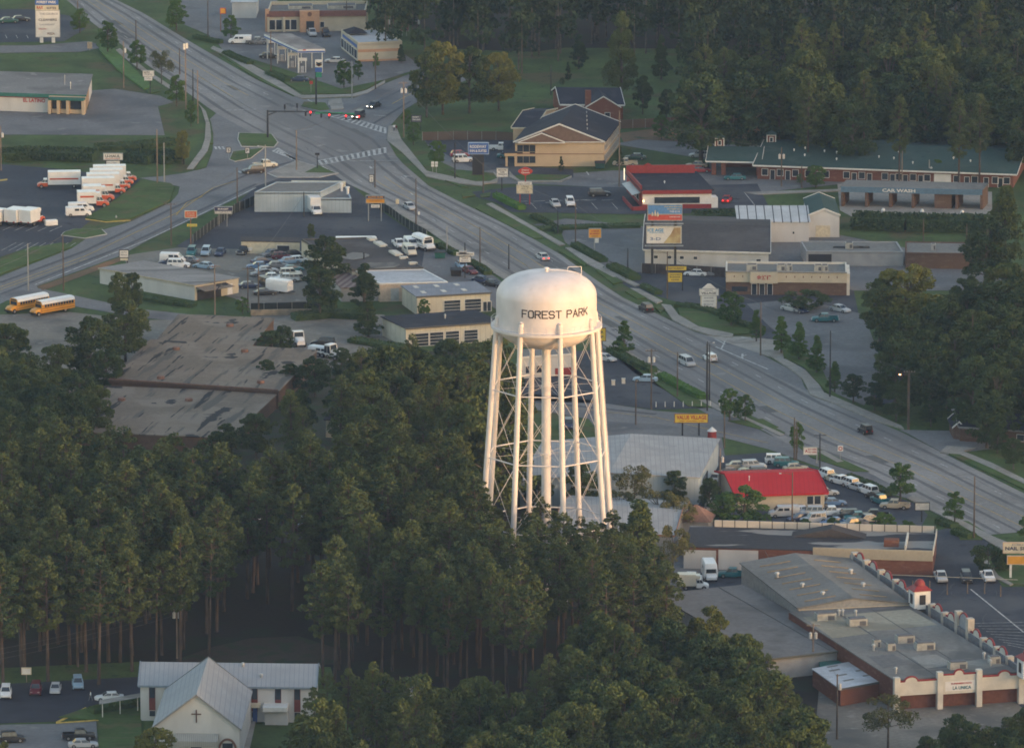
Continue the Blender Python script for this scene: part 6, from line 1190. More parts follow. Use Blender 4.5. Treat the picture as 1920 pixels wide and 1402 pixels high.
sign('fuel_price_sign','tall blue and white fuel price sign with red and blue chevrons on a black post',600,197,[(594,112,607,126,sw),(594,127,607,135,sblue),(595,136,606,145,sgrn)],[(595.5,112)],sblk,pw=.4)
P = G(600,197)
for k, (c, y) in enumerate(((sblue,118),(sred,121.5))):
    m = MB(); z = ZAT(P.y,y); X = XAT(P.y,595); m.hexa([(X+.1,P.y-.34,z-.1),(X+.75,P.y-.34,z-.4),(X+1.4,P.y-.34,z-.1),(X+.75,P.y-.34,z-.38),(X+.1,P.y-.34,z+.25),(X+.75,P.y-.34,z-.05),(X+1.4,P.y-.34,z+.25),(X+.75,P.y-.34,z+.02)])
    o = ob('chevron_emblem', m.mesh(c, P)); o.parent = [q for q in S.objects if q.get('category') == 'sign' and q.name.startswith('fuel_price_sign')][0]
sign('hotel_sign','blue framed RODEWAY INN & SUITES sign on a wide dark pylon',897,329,[(879,268,916,288,(sblue,mat('sign_light_blue_frame',(.35,.45,.60),.5)),[('RODEWAY',897,274.5,6,31,sw),('INN & SUITES',897,282.5,5,31,sw)]),(886,289,908,328,sblk)],[(897,289)],sblk,depth=.5)
sign('wash_sign','small white sign with black CAR WASH lettering on a thin post with yellow base',941,358,[(932,316,952,331,(sw,steel),[('MINUTE',942,318.7,2.6,15,stxt),('CAR',942,322.5,3,9,stxt),('WASH',942,326.5,3,16,stxt)])],[(941,331)],sblk)
T = sign('diner_sign','red lip-shaped diner sign above a cream menu board on red posts',984,384,[(971,341,997,346,sw,[('ONLY THE BEST',984,343.5,2,20,stxt)]),(969,347,998,362,(scream,steel),[('2 CHILI DOG',984,349.5,2,15,stxt),('FRIES 99',984,353,2,13,stxt),('2 FOR 3',985,356.5,2,10,stxt),('1.99 4',987,360,2,9,stxt)])],[(975,362),(993,362)],tred,pw=.25)
P = G(984,384); m = MB(); k = 20; cx, cz = XAT(P.y,985), ZAT(P.y,321); a_ = 13/SC(P.y)
pts = [(cx+a_*cos(2*pi*i/k)*(1 if abs(cos(2*pi*i/k))<.8 else 1.05), cz+a_*.62*sin(2*pi*i/k)*(1-.35*abs(cos(2*pi*i/k)))) for i in range(k)]
for q in (-.3,): m.v = [(x,P.y+q,z) for x,z in pts]+[(x,P.y+q+.35,z) for x,z in pts]; m.f = [tuple(range(k)), tuple(range(2*k-1,k-1,-1))]+[(i,(i+1)%k,k+(i+1)%k,k+i) for i in range(k)]; m.m = [0]*len(m.f)
pn = T.part('oval_panel', m, sred); T.text('Dairy',(cx,P.y-.31,cz+.25),(1,0,0),(0,0,1),.38,sw,1.6,pn); T.text('Queen',(cx,P.y-.31,cz-.28),(1,0,0),(0,0,1),.42,sw,1.8,pn)
m = MB(); m.tube((cx,P.y,ZAT(P.y,341)),(cx,P.y,cz-.8),.12); T.part('stem', m, tred)
fr = mat('billboard_frame',(.38,.38,.35),.6)
T = sign('billboard','double-deck billboard on two grey posts, blue and red advert above a white advert',1242,514,[(1214,384,1277,401,(mat('advert_blue',(.10,.24,.48),.5),fr),[('Some space walks need',1260,387,2.5,32,syel),('good health care.',1262,391.5,3,26,syel),('THIS IS US.',1264,396,3,20,sw)]),(1214,401.2,1277,412,(mat('advert_red',(.50,.08,.06),.5),fr),[('1-800-555-CARE',1264,406,2,20,sw)]),(1212,424,1276,455,(sw,fr),[('ICE AGE',1228,431,6.5,30,mat('advert_lettering_blue',(.04,.28,.55),.5)),('____',1230,436,.8,28,mat('advert_lettering_blue',(.04,.28,.55),.5)),('3-D',1228,447,6,20,mat('advert_lettering_slate',(.15,.20,.32),.5))])],[(1222,384),(1265,384)],steeld,pw=.5,depth=.7)
P = G(1242,514); m = MB()
for (x, w_, h_, z) in ((1222,3,8,398),(1227,3.5,12,398),(1232,3,9,399)):
    X = XAT(P.y,x); Z = ZAT(P.y,z+6); m.tube((X,P.y-.49,Z),(X,P.y-.49,Z+h_/9*.6),.22,.14,8); m.tube((X,P.y-.49,Z+h_/9*.6),(X,P.y-.49,Z+h_/9*.9),.12,.08,8)
T.part('advert_figures', m, scream); m = MB(); m.box(XAT(P.y,1208),P.y-1.5,ZAT(P.y,418),XAT(P.y,1280),P.y-.6,ZAT(P.y,417)); m.box(XAT(P.y,1208),P.y-1.5,ZAT(P.y,459.5),XAT(P.y,1280),P.y-.6,ZAT(P.y,458.5)); T.part('catwalk', m, steel)
m = MB(); X0,X1 = XAT(P.y,1243),XAT(P.y,1275); Z0,Z1 = ZAT(P.y,455),ZAT(P.y,426)
m.prism([(0,0)],0,0) if 0 else None
pts = [(X0,Z0),(X1,Z0),(X1,Z1),(X1-1.4,Z1),(X0+1.5,Z0+1.9)]; kk=len(m.v); m.v += [(x,P.y-.49,z) for x,z in pts]+[(x,P.y-.475,z) for x,z in pts]; m.f += [tuple(range(5)),(9,8,7,6,5)]; m.m += [0,0]; T.part('advert_colour_field', m, mat('advert_tan',(.32,.21,.11),.6,c2=(.50,.42,.22),scale=.6))
sign('small_yellow_sign','small orange sign with white tail board near the gravel court',1114,478,[(1104,429,1126,445,(sorg,steel),[('CHINA',1115,433,3,16,stred),('BUFFET',1115,438,3,18,stred),('LUNCH',1114,442.5,2,12,stxt)]),(1115,447,1122,455,sw)],[(1114,445)],steel)
sign('twin_board_sign','yellow pagoda-topped sign with yellow lettered board on two black posts',1264,545,[(1248,499,1286,506,(syel,steeld),[('RESTAURANT',1267,502.5,3.5,30,stxt)]),(1252,511,1278,528,(syel,steeld),[('GOLDEN',1265,514.5,3,20,stxt),('BUDDHA',1265,519,3,20,stxt),('LOUNGE',1265,524,3,14,stxt)])],[(1251,506),(1279,506)],sblk)
T = sign('village_sign','white gabled monument sign reading VILLAGE on two broad piers',1328,582,[(1311,542,1346,553,(sw,steel),[('VILLAGE',1328,549,4,28,stxt),('CENTRE',1328,544.5,2,16,stgry)]),(1315,554,1342,575,sw,[('SHOPS',1328,558,3,18,stgry),('OFFICES',1328,564,2.5,20,stgry),('BEAUTY',1328,570,2.5,18,stgry)])],[(1315,554),(1341,554)],scream,pw=.5)
P = G(1328,582); m = MB(); z0, z1 = ZAT(P.y,542), ZAT(P.y,532); X0,X1 = XAT(P.y,1314),XAT(P.y,1343); m.hexa([(X0,P.y-.3,z0),(X1,P.y-.3,z0),(X1,P.y+.1,z0),(X0,P.y+.1,z0),((X0+X1)/2-.3,P.y-.3,z1),((X0+X1)/2+.3,P.y-.3,z1),((X0+X1)/2+.3,P.y+.1,z1),((X0+X1)/2-.3,P.y+.1,z1)]); T.part('gable_top', m, sw)
sign('dealer_sign','orange AUTO SUN sign with dark blue header above a small white board',704,415,[(688,367,722,372,(snav,steel),[('AUTO SUN',705,369.5,3.5,28,sorg)]),(688,372.5,722,380,(sorg,steel),[('SALES SERVICE',705,376,3,24,mat('sign_dark_orange',(.45,.16,.03),.5))]),(697,384,713,389,sw,[('FINANCE',705,386.5,2,11,stxt)])],[(692,380),(716,380)],steel)
sign('frame_sign','steel sign frame with empty rack above white lettered boards',872,521,[(861,470,875,476,mat('rack_grey',(.42,.42,.43),.5)),(856,473,889,479,sw,[('TRANSMISSION',872,476,3,30,stxt)]),(862,481,883,491,(sw,sblk),[('TUNE UP',872,484,2.5,12,stxt),('BRAKES',872,488,2.5,14,stgry)])],[(872,455)],steeld)
T = None
sign('auction_sign','orange red sign with cream border above a small yellow board',360,462,[(350,396,371,407,(mat('sign_orange_red',(.50,.10,.04),.5),scream),[('AUTO CAR',360,399.5,2.5,15,scream),('STORAGE',360,403.5,2.5,15,scream)]),(353,420,372,424.5,syel,[('INSURANCE',363,422.3,2,15,sgrn)])],[(360,407)],sbrn)
sign('hire_sign','dark RENT-A-CAR sign with white lettering on two thin blue posts',421,425,[(405,388,438,395,(snav,steel),[('BUDGET',421,391.5,3,20,sw)]),(405,395.5,438,401,steel,[('RENT-A-CAR',421,398,3.5,30,sw)])],[(413,401),(428,401)],steel,pw=.15)
sign('grey_board_sign','small grey framed board sign on one post above the tin hall roof',236,505,[(227,469,243,482,(sw,sblk),[('AUTO',235,472.5,3,11,stgry),('REPAIR',235,477.5,3,12,stgry)]),(228,484,242,488,scream)],[(241,482)],steeld)
sign('value_sign','long yellow VALUE VILLAGE sign with red lettering on two black posts',1296,816,[(1266,776,1327,791,(syel,sbrn),[('VALUE VILLAGE',1297,781.5,8,56,stred),('THRIFT DEPARTMENT STORE',1297,788.3,2,46,stred)])],[(1280,791),(1311,791)],sblk,pw=.3)
sign('yellow_edge_sign','yellow sign edge showing just right of the tank balcony',1130,660,[(1125,615,1135,638,(syel,sbrn),[('R',1129,622,5,5,stxt),('P',1129,631,5,5,stxt)])],[(1128,638)],sblk)
sign('buy_here_sign','white sign with dark red lettering beside the black pole over the frontage road',1522,868,[(1508,838,1533,851,(sw,steel),[('BUY HERE',1524,841.5,3,16,stred),('PAY HERE',1524,846.5,3,16,stred),('A',1513,844.5,6,5,stred)])],[(1533,838)],steel)
sign('round_sign','small pale sign with a red ring standing over the road',1577,862,[(1572,835,1582,845,sw,[('O',1577,840,8,8,stred)])],[(1577,845)],steel,pw=.1)
sign('blank_board_sign','blank pale board sign on one dark post at the lot exit',1731,978,[(1719,942,1745,955,(mat('sign_plain_grey',(.46,.46,.45),.6),steeld))],[(1731,955)],steeld)
sign('nail_sign','cream NAIL SUPPLY sign over an orange board at the right edge',1900,1084,[(1886,1017,1960,1035,(scream,mat('sign_peach',(.55,.40,.28),.6)),[('NAIL SUPPLY',1922,1027,7,66,snav),('DELUXE',1922,1020,3,40,stgry)]),(1894,1042,1960,1056,(sorg,mat('sign_peach',(.55,.40,.28),.6)))],[(1900,1056),(1935,1056)],trimw,pw=.4)
for x, yb, yt, l in ((432,300,277,'letter S'),(467,300,278,'letter P')):
    sign('route_sign','small white route sign plate with black %s on the slip lane island' % l, x, yb, [(x-3.5,yt,x+3.5,yt+9,(sw,sblk),[(l[-1],x,yt+4.5,6,4,stxt)])],[(x,yt+9)],steel,pw=.1,depth=.08)
for x, yb, yt, l in ((812,325,303,'left of the pair'),(819,325,303,'right of the pair')): sign('route_sign','small square white plate sign by the far sidewalk, '+l,x,yb,[(x-2.7,yt,x+2.7,yt+4.5,sw),(x-2.7,yt+5.5,x+2.7,yt+9.5,sw)],[(x,yt+9)],steel,pw=.1,depth=.08,group='plate signs')
sign('lane_sign','white lane-use sign hanging by the leaning pole',698,352,[(694.5,328,701.5,341,(sw,sblk),[('ONLY',698,331.5,2.5,5,stxt),('2',698,337,4,3,stxt)])],[(698,341)],steel,pw=.1,depth=.08)
sign('yellow_back_sign','pale yellow heart-shaped back of two round road signs',746,395,[(743,373,749.5,382,scream)],[(746,382)],steel,pw=.1,depth=.08); sign('keep_right_sign','small white sign beside the tall wooden pole on the verge',786,412,[(784.5,397,788,402.5,sw)],[(786,402)],steel,pw=.1,depth=.08)
sign('property_sign','black and grey property sign beyond the corner with the two people',784,245,[(773,217,791,228,(mat('sign_dark_grey',(.13,.13,.15),.6),sblk),[('PROPERTY',781,219.5,2.5,12,sw),('FOR LEASE',782,224,2.5,14,sw)])],[(774,228),(790,228)],sblk,pw=.12)
sign('no_parking_sign','white board sign by the church lot under the pines',42,1278,[(34,1252,50,1262,(sw,scream))],[(42,1262)],woodl,pw=.12)
sign('menu_board','dark framed menu board behind the station store',761,68,[(752,43,768,58,(mat('sign_faded_red',(.20,.09,.08),.6),steel))],[(756,58),(764,58)],steel,pw=.15)
sign('shell_sign','tall thin sign with small yellow and red top panel',423,60,[(419,16,428,25,(sorg,sred))],[(419,25)],sbrn,pw=.2)
sign('stop_sign','red stop sign in the grass by the fuel price sign',586,175,[(583.5,152,589.5,158,sred)],[(586,158)],steel,pw=.1,depth=.08)
sign('pole_lamp_box','twin white floodlight boxes topping a tall tan pole',353,205,[(349,82,353,93,mat('lamp_box',(.75,.70,.62),.5)),(354,81,358,91,mat('lamp_box',(.75,.70,.62),.5))],[(353,93)],woodl,cat='floodlight',pw=.25)
sign('cream_box_sign','small cream box sign beside the plaza drive',175,95,[(171,79,180,91,mat('sign_peach',(.55,.40,.28),.6))],[(175,91)],steel)
# traffic signal mast
P = G(502,259); T = Thing('traffic_signal','black mast arm carrying four red traffic lights and green street name boards','traffic signal',P); z = ZAT(P.y,209); m = MB(); m.tube(P,P+Vector((0,0,z+.3)),.26,.2,10); T.part('pole', m, steeld)
e = Vector((XAT(P.y,681), P.y-1.0, ZAT(P.y-1.0,218))); m = MB(); m.tube((P.x,P.y,z-.9),(P.x+2.2,P.y-.1,z),.12,.12,8); m.tube((P.x,P.y,z),(XAT(P.y,590),P.y-.4,z-.0),.16,.13,8); m.tube((XAT(P.y,590),P.y-.4,z),e,.13,.1,8); arm = T.part('mast_arm', m, steeld)
red_on = mat('red_signal_lit',(1,.02,.02),.4,emit=1.1)
for i,(x,y) in enumerate(((585,210),(620,215),(651,217),(675,218))):
    m = MB(); X = XAT(P.y,x); Z = ZAT(P.y,y); m.box(X-.2,P.y-1.0,Z-.75,X+.2,P.y-.65,Z+.45); h = T.part('signal_head', m, sblk)
    m = MB(); m.tube((X,P.y-1.0,Z+.12),(X,P.y-1.2,Z+.12),.2,.2,12); T.part('red_light', m, red_on, h)
for x, y in ((576,212),(605,215)): m = MB(); X = XAT(P.y,x); Z = ZAT(P.y,y); m.box(X-.22,P.y-.7,Z-.6,X+.22,P.y-.45,Z+.4); T.part('signal_head', m, sblk)
for x0,x1,y in ((594,622,211),(622,648,212),(648,668,213)): m = MB(); m.box(XAT(P.y,x0),P.y-.62,ZAT(P.y,y+2.2),XAT(P.y,x1)-.15,P.y-.55,ZAT(P.y,y-2)); T.part('street_name_board', m, sgrn)
for x, yb, yt, l in ((534,212,196,'left'),(557,210,194,'right')):
    Q = G(x,yb); T = Thing('traffic_signal','small dark signal head seen from behind over the junction, %s one' % l,'traffic signal',Q,'rear signal heads'); m = MB(); m.tube(Q,Q+Vector((0,0,ZAT(Q.y,yt+6))),.07); T.part('pole', m, steeld); m = MB(); m.box(Q.x-.22,Q.y-.2,ZAT(Q.y,yt+8),Q.x+.22,Q.y+.2,ZAT(Q.y,yt)); T.part('signal_head', m, sblk)
Q = G(595,317); T = Thing('traffic_signal','short dark post topped with a twin signal head on the traffic island','traffic signal',Q); m = MB(); m.tube(Q,Q+Vector((0,0,ZAT(Q.y,290))),.1); T.part('pole', m, steeld); m = MB(); m.box(Q.x-.5,Q.y-.25,ZAT(Q.y,291),Q.x+.5,Q.y+.2,ZAT(Q.y,287)); T.part('signal_head', m, sblk)
# ---------------------------------------------------------------- poles
UP = 'utility poles'
for a in ((556,320,244,'pale pole pair with sunlit top on the traffic island','pale',0,0),(757,258,153,'tall pole with two glowing white transformers at the street corner','pale',1,2),(703,352,300,'leaning dark pole beside the lane-use sign','wood',0,0),(780,424,335,'tall bare pole beside the black fence verge','wood',0,0),
  (900,500,426,'pole with faint street lamp near the clipped hedge','wood',0,0),(1221,768,654,'pole with twin transformers beyond the tower','wood',1,2),(1270,744,660,'thin pole beside the hedge lot','wood',0,0),(1325,752,645,'left of the two close black poles by the road','dark',0,0),(1330,752,645,'right of the two close black poles by the road','dark',0,0),(1192,796,712,'short pole by the village street','wood',0,0),
  (1358,840,770,'pole right of the long yellow sign','wood',0,0),(1489,867,782,'left of the pole pair at the frontage road','wood',0,0),(1493,867,790,'right of the pole pair at the frontage road','wood',0,0),(1537,888,812,'black pole right of the white lettered sign','dark',1,0),(1826,1010,893,'dark pole at the plaza road edge','wood',0,0),(1704,806,694,'large pole at the dark wood edge','wood',1,0),
  (1426,667,566,'pole with white box and banner by the turn lane','wood',0,0),(1556,746,620,'tall black pole beside the strip mall lot','dark',0,0),(1251,560,472,'pole behind the yellow pagoda sign','wood',0,0),(1177,505,466,'slim black pole in the gravel court','dark',0,0),(1079,462,380,'pole at the end of the diner hedge','wood',0,0),(1046,438,395,'slim pole in the diner hedge','dark',0,0),
  (906,362,305,'slim pole behind the hotel sign base','wood',0,0),(853,336,268,'slim dark pole left of the hotel sign','dark',0,0),(1465,350,276,'pole with twin transformers before the motel carport','wood',0,2),(1033,178,122,'lone dark pole on the lawn behind the hotel','dark',0,0),(1161,350,208,'tall thin pole at the hotel right corner','pale',0,0),
  (119,545,440,'dark pole by the lower west street','wood',0,0),(53,545,457,'faint grey pole at the lower west street edge','steel',0,0),(321,460,380,'pole before the orange red sign','wood',1,0),(445,397,314,'pole at the end of the chain fence','wood',0,0),(403,590,496,'pole with crossarm before the tin hall porch','pale',1,0),(465,585,500,'dark pole with crossarm in the junk yard','wood',1,0),(485,590,492,'thin pole in front of the cargo trailer','wood',0,0),
  (570,408,360,'thin pole left of the large truck','dark',0,0),(295,345,243,'left pole of the pair above the rental lot','pale',0,0),(308,343,268,'short white pole above the rental lot','steel',0,0),(362,190,130,'slim dark pole right of the floodlight pole','dark',0,0),(371,232,132,'rust coloured pole right of the black one','pale',0,0),(337,140,90,'slim pole among the roadside trees','wood',0,0),(255,78,38,'slim pole crossing the upper road','wood',0,0),(232,165,78,'pole with transformer above the long hedge','pale',0,1),
  (146,55,-10,'pole at the top left by the upper road','wood',0,0),(390,70,-5,'pole near the restaurant driveway','wood',0,0),(508,142,60,'pole left of the fuel pumps','wood',0,0),(704,168,98,'pole at the station corner','wood',0,0),(650,52,0,'pole in front of the restaurant','wood',0,0),(733,64,26,'left pole with twin transformers at the dark wood','pale',0,2),(782,68,26,'right pole with twin transformers at the dark wood','wood',0,2),
  (2,320,236,'rusty pole with glowing cap at the left edge','pale',0,1),(332,1234,1130,'pole with two transformers in the dark pine clearing','pale',2,2),(1524,1262,1168,'pole with twin transformers against the grey roof','pale',1,2),(1569,1385,1263,'pole in front of the brick annex','wood',0,1),(1411,1020,985,'pole behind the ponded roof building','wood',0,2),(1350,925,840,'pale pole at the store corner','pale',0,1),(402,560,530,'short post by the tin hall','pale',0,0),(838,475,425,'thin grey pole by the shuttle bus','steel',0,0),(954,505,458,'slim pole behind the tank top','dark',0,0),(1691,352,283,'pale pole before the motel wall','pale',0,0),(1742,345,300,'pole with grey box before the motel','steel',0,1),(1503,352,310,'thin pole beside the motel bush','wood',0,0),(1731,470,410,'thin pole before the brick workshop','wood',0,0),(1812,480,420,'thin pole beside the brick workshop right end','wood',0,0),(1822,740,590,'faint pole in the dark wood at right','wood',0,0)):
    pole(a[0], a[1], a[2], a[3], a[4], a[5], a[6], group=UP)
SL = 'street lamps'
pole(498,372,272,'grey street lamp left of the traffic island','steel',lamp=(-1.5,''),group=SL); pole(660,185,115,'grey street lamp at the fuel station corner','steel',lamp=(-1.5,''),group=SL); pole(345,308,272,'small lamp post on the sidewalk bend','dark',lamp=(-.8,''),group=SL); pole(1485,1010,885,'lamp pole in front of the red roof','wood',lamp=(-2.2,''),group=SL); pole(1702,806,700,'pole lamp glowing orange at the dark wood edge','wood',lamp=(-1.6,'lit'),group=SL); pole(590,1340,1296,'lamp glowing beside the church hall','wood',lamp=(-.5,'lit'),group=SL); pole(1746,120,65,'faint lamp post by the dark wood','dark',lamp=(-.6,''),group=SL) if 0 else None
pole(1326,770,640,'street lamp with drooping head near the village driveway','dark',lamp=(1.2,''),group=SL)
for i,(x,yb) in enumerate(((1711,1108),(1743,1118),(1776,1115),(1814,1112),(1846,1113),(1876,1118))): pole(x, yb, yb-(30 if i == 1 else 17), 'short steel post in the plaza lot rail, %s from the left' % ('first','second','third','fourth','fifth','sixth')[i], 'pale', group='plaza lot posts', r=.12)
for i in range(8): Q = G(1230+17*i, 763-.2*i); m = MB(); m.tube(Q,Q+Vector((0,0,1.0)),.09,.09,8); m.tube(Q+Vector((0,0,1.0)),Q+Vector((0,0,1.08)),.09,.04,8); single('bollard','short white bollard at the edge of the dark lot','bollard',m,trimw,Q,'bollards along the dark lot')
for x, y, l in ((1150,722,'left pale utility cabinet in the dark lot'),(1169,719,'right pale utility cabinet in the dark lot')): Q = G(x,y); m = MB(); m.box(Q.x-.35,Q.y-.3,0,Q.x+.35,Q.y+.3,1.0); m.box(Q.x-.4,Q.y-.35,1.0,Q.x+.4,Q.y+.35,1.06); single('utility_cabinet',l,'utility cabinet',m,plainw,Q,'utility cabinets')
Q = G(218,411); m = MB(); m.tube(Q,Q+Vector((0,0,.7)),.14,.14,8); m.tube(Q+Vector((0,0,.7)),Q+Vector((0,0,.9)),.16,.05,8); m.tube(Q+Vector((-.25,0,.5)),Q+Vector((.25,0,.5)),.07,.07,8); single('fire_hydrant','small silver fire hydrant on the grass bank kerb','fire hydrant',m,metalg,Q)
Q = G(1335,823); m = MB(); m.tube(Q,Q+Vector((0,0,1.6)),.9,.8,14); T = Thing('red_tank','small red tank with white cone cap behind the store roof','tank',Q); T.part('body', m, tred); m = MB(); m.tube(Q+Vector((0,0,1.6)),Q+Vector((0,0,2.4)),.95,.05,14); T.part('cap', m, white)
for i in range(5): Q = G((90,92)[0] if 0 else 1040+0*i, 0) if 0 else None
# ---------------------------------------------------------------- fences and hedges
planks = ribbed('weathered_fence_boards',(.16,.115,.085),(.09,.065,.05),5,width=.25); screen = mat('dark_fence_screen',(.022,.03,.032),.9,var=.2,scale=1); mesh_ = mat('chain_link_grey',(.12,.13,.13),.8)
fence([(792,264),(850,263),(930,263),(965,265)],2.0,'brown board fence left of the hotel',planks,'board_fence'); fence([(1163,242),(1210,240),(1280,236),(1400,234),(1560,238),(1700,240),(1800,243),(1940,248)],2.1,'long weathered board fence at the foot of the right wood',planks,'board_fence')
fence([(700,388),(730,402),(760,425),(800,447)],1.8,'black screened fence along the truck lot and road verge',screen,'screened_fence'); fence([(362,457),(395,432),(440,400),(478,384)],2.0,'black screened fence along the west street verge',screen,'screened_fence'); fence([(1203,512),(1280,515),(1360,520)],2.1,'dark board fence below the white warehouse',mat('dark_fence_boards',(.06,.05,.05),.9,var=.2,scale=2),'board_fence')
fence([(470,583),(520,582),(575,580),(600,584)],1.6,'dark screened fence at the bottom of the junk yard',screen,'screened_fence'); m = MB(); a = G(470,592); c = G(600,590); m.obox(a,c-a,(0,.4,0),(0,0,1.2)); single('retaining_wall','low stained stone retaining wall below the junk yard fence','wall',m,mat('stained_stone',(.33,.27,.19),.9,c2=(.17,.15,.12),scale=.7),a)
fence([(280,492),(240,487),(205,480)],1.3,'thin wire fence behind the tin hall',mesh_,'wire_fence') if 0 else None
m = MB(); a = G(1655,1093); c = G(1908,1103); m.path([a+Vector((0,0,1.6)),c+Vector((0,0,1.6))],.07,6); single('pipe_rail','thin horizontal pipe rail across the plaza lot','rail',m,mat('pale_rail',(.42,.38,.30),.7),a)
HG = 'clipped hedges along the road'; HM = leafm('hedge_leaves',(.03,.055,.025),(.06,.095,.035)); HL = leafm('bright_hedge_leaves',(.05,.11,.03),(.09,.18,.04))
leafrow('hedge',[(930,370),(955,383),(979,394)],1.2,2.2,'bright green clipped hedge by the diner menu sign',m=HL,group=HG); leafrow('hedge',[(1000,408),(1030,422),(1048,438)],1.0,2,'clipped hedge at the diner lot corner',m=HM,group=HG); leafrow('hedge',[(1078,462),(1110,480),(1132,492)],1.1,2.4,'clipped hedge below the small orange sign',m=HM,group=HG); leafrow('hedge',[(1146,503),(1175,516),(1190,526)],1.3,3.2,'rounded hedge in front of the gravel court',m=HM,group=HG); leafrow('hedge',[(1206,539),(1235,553)],1.0,2,'low hedge below the pagoda-topped sign',m=HM,group=HG)
leafrow('hedge',[(822,464),(845,475),(856,480)],1.2,2,'hedge right of the shuttle bus',m=HM,group=HG); leafrow('hedge',[(880,495),(905,508),(915,516)],1.2,2.2,'hedge right of the steel sign frame',m=HM,group=HG); leafrow('hedge',[(424,102),(445,112),(470,122)],1.1,2.4,'dark hedge above the upper sidewalk',m=HM,group=HG); leafrow('hedge',[(505,140),(525,148),(542,154)],1.1,3,'dark hedge at the fuel station edge',m=HM,group=HG); leafrow('hedge',[(365,72),(390,78),(415,82)],1.0,2,'low purple-green hedge by the white van',m=HM,group=HG)
leafrow('hedge',[(1145,660),(1190,684),(1225,700)],1.3,2.4,'ragged hedge along the road right of the tower',m=HM,group=HG); leafrow('hedge',[(1240,708),(1280,730),(1320,750)],1.3,2.4,'bright ragged hedge with thin posts beside the road',m=HL,group=HG); leafrow('hedge',[(1760,980),(1790,990)],1.1,2.4,'hedge left of the plaza road tree',m=HM,group=HG); leafrow('hedge',[(1790,1000),(1822,1010)],1.2,2.6,'hedge at the foot of the plaza road pole',m=HM,group=HG); leafrow('hedge',[(1265,576),(1300,578),(1345,590)],1.1,2,'dark hedge at the foot of the monument sign',m=HM,group=HG); leafrow('hedge',[(1345,590),(1385,610),(1430,622)],1.2,2.2,'dark hedge along the sidewalk below the monument sign',m=HM,group=HG); leafrow('hedge',[(1590,898),(1630,912),(1665,930)],1.2,2,'dark hedge between sales lot and frontage road',m=HM,group=HG)
leafrow('hedge',[(1010,432),(1100,428),(1200,426)],.9,3,'rough planting strip between diner lot and gravel court','hedge',m=HM,dens=24,group=HG); leafrow('hedge',[(1600,425),(1700,430),(1850,432)],3.2,8,'long dark thicket below the car wash','thicket',m=DKG,dens=22,s=.35); leafrow('hedge',[(0,300),(60,296),(130,298),(180,300)],2.4,8,'dark thicket above the rental lot, left part','thicket',m=DKG,dens=22,s=.3); leafrow('hedge',[(240,300),(290,305),(330,300)],2.4,8,'dark thicket right of the rental sign','thicket',m=DKG,dens=22,s=.3); leafrow('hedge',[(180,280),(260,276),(330,268)],1.2,6,'low scrub strip above the rental sign','thicket',m=DKG,dens=20,s=.25); leafrow('hedge',[(1300,415),(1380,412)],2.2,6,'dark shrubs between diner and warehouse','thicket',m=DKG,dens=24,s=.28)
leafrow('hedge',[(1400,1000),(1500,1004),(1600,1000),(1660,1010)],1.6,3,'scruffy shrub line in front of the sales lot cars','thicket',m=HM,dens=26,s=.22)
leafrow('hedge',[(170,1338),(215,1330),(262,1322)],1.2,2.6,'dark shrubs beside the church walkway','hedge',m=HM)
leafrow('hedge',[(550,600),(620,594),(690,598)],1.6,4,'weedy bank below the old trees','thicket',m=HM,dens=24,s=.22); leafrow('hedge',[(660,640),(720,650),(760,655)],1.0,4,'weedy patch left of the dark-roofed garage','thicket',m=HM,dens=24,s=.22)
leafrow('hedge',[(262,560),(330,572),(365,575)],.9,3,'weeds along the tin hall wall','thicket',m=HM,dens=24,s=.2)
# wires
for w in ((((332,1140,0),)),): pass
def pt(x, yb, yt): P = G(x,yb); return Vector((P.x,P.y,ZAT(P.y,yt)))
for dx, lab in ((0,'upper power line over the dark pine edge'),(1,'second power line over the dark pine edge'),(2,'lower power line over the dark pine edge')):
    a = pt(332,1234,1136+dx*8); c = pt(-120,1330,1236+dx*10); wire([(a,0,0),(c,0,0)], lab)
for a_, c_, l_ in (((119,545,442),(321,460,384),'along the west street, lower span'),((321,460,384),(445,397,318),'along the west street, upper span'),((119,545,442),(-60,610,520),'at the lower left edge'),((780,424,338),(900,500,430),'along the main road verge, upper span'),((900,500,430),(1221,768,660),'along the main road behind the tank'),((556,320,248),(780,424,338),'over the dark truck lot corner'),((556,320,246),(371,232,140),'across the junction, left span'),((757,258,158),(556,320,246),'across the junction, right span'),((403,590,500),(465,585,504),'above the tin hall porch'),((465,585,504),(570,408,364),'over the junk yard'),((1221,768,656),(1325,752,650),'beyond the tower, long span'),((1426,667,570),(1251,560,476),'along the sidewalk by the monument sign'),((1251,560,476),(1079,462,384),'along the far sidewalk'),((1079,462,384),(906,362,309),'along the far sidewalk, upper span'),((906,362,309),(757,258,160),'from the hotel to the junction'),((1465,350,280),(1161,350,212),'across the diner and motel'),((1826,1010,897),(1990,1090,960),'at the plaza road edge'),((1524,1262,1174),(1411,1020,990),'over the grey roof')): wire([(pt(*a_),0,0),(pt(*c_),0,0)], 'thin power line '+l_, r=.03)
wire([(pt(1704,806,700),0,0),(pt(2000,900,790),0,0)],'power line running right from the large pole at the dark wood'); wire([(pt(1704,806,697),0,0),(pt(1426,667,570),0,0)],'power line between the wood edge pole and the banner pole'); wire([(pt(1537,888,816),0,0),(pt(1826,1010,900),0,0)],'power line above the sales lot and road'); wire([(pt(1221,768,660),0,0),(pt(1270,744,664),0,0)],'short power line beyond the tower'); wire([(pt(1569,1385,1268),0,0),(pt(1524,1262,1174),0,0)],'power line between the two poles by the brick annex')
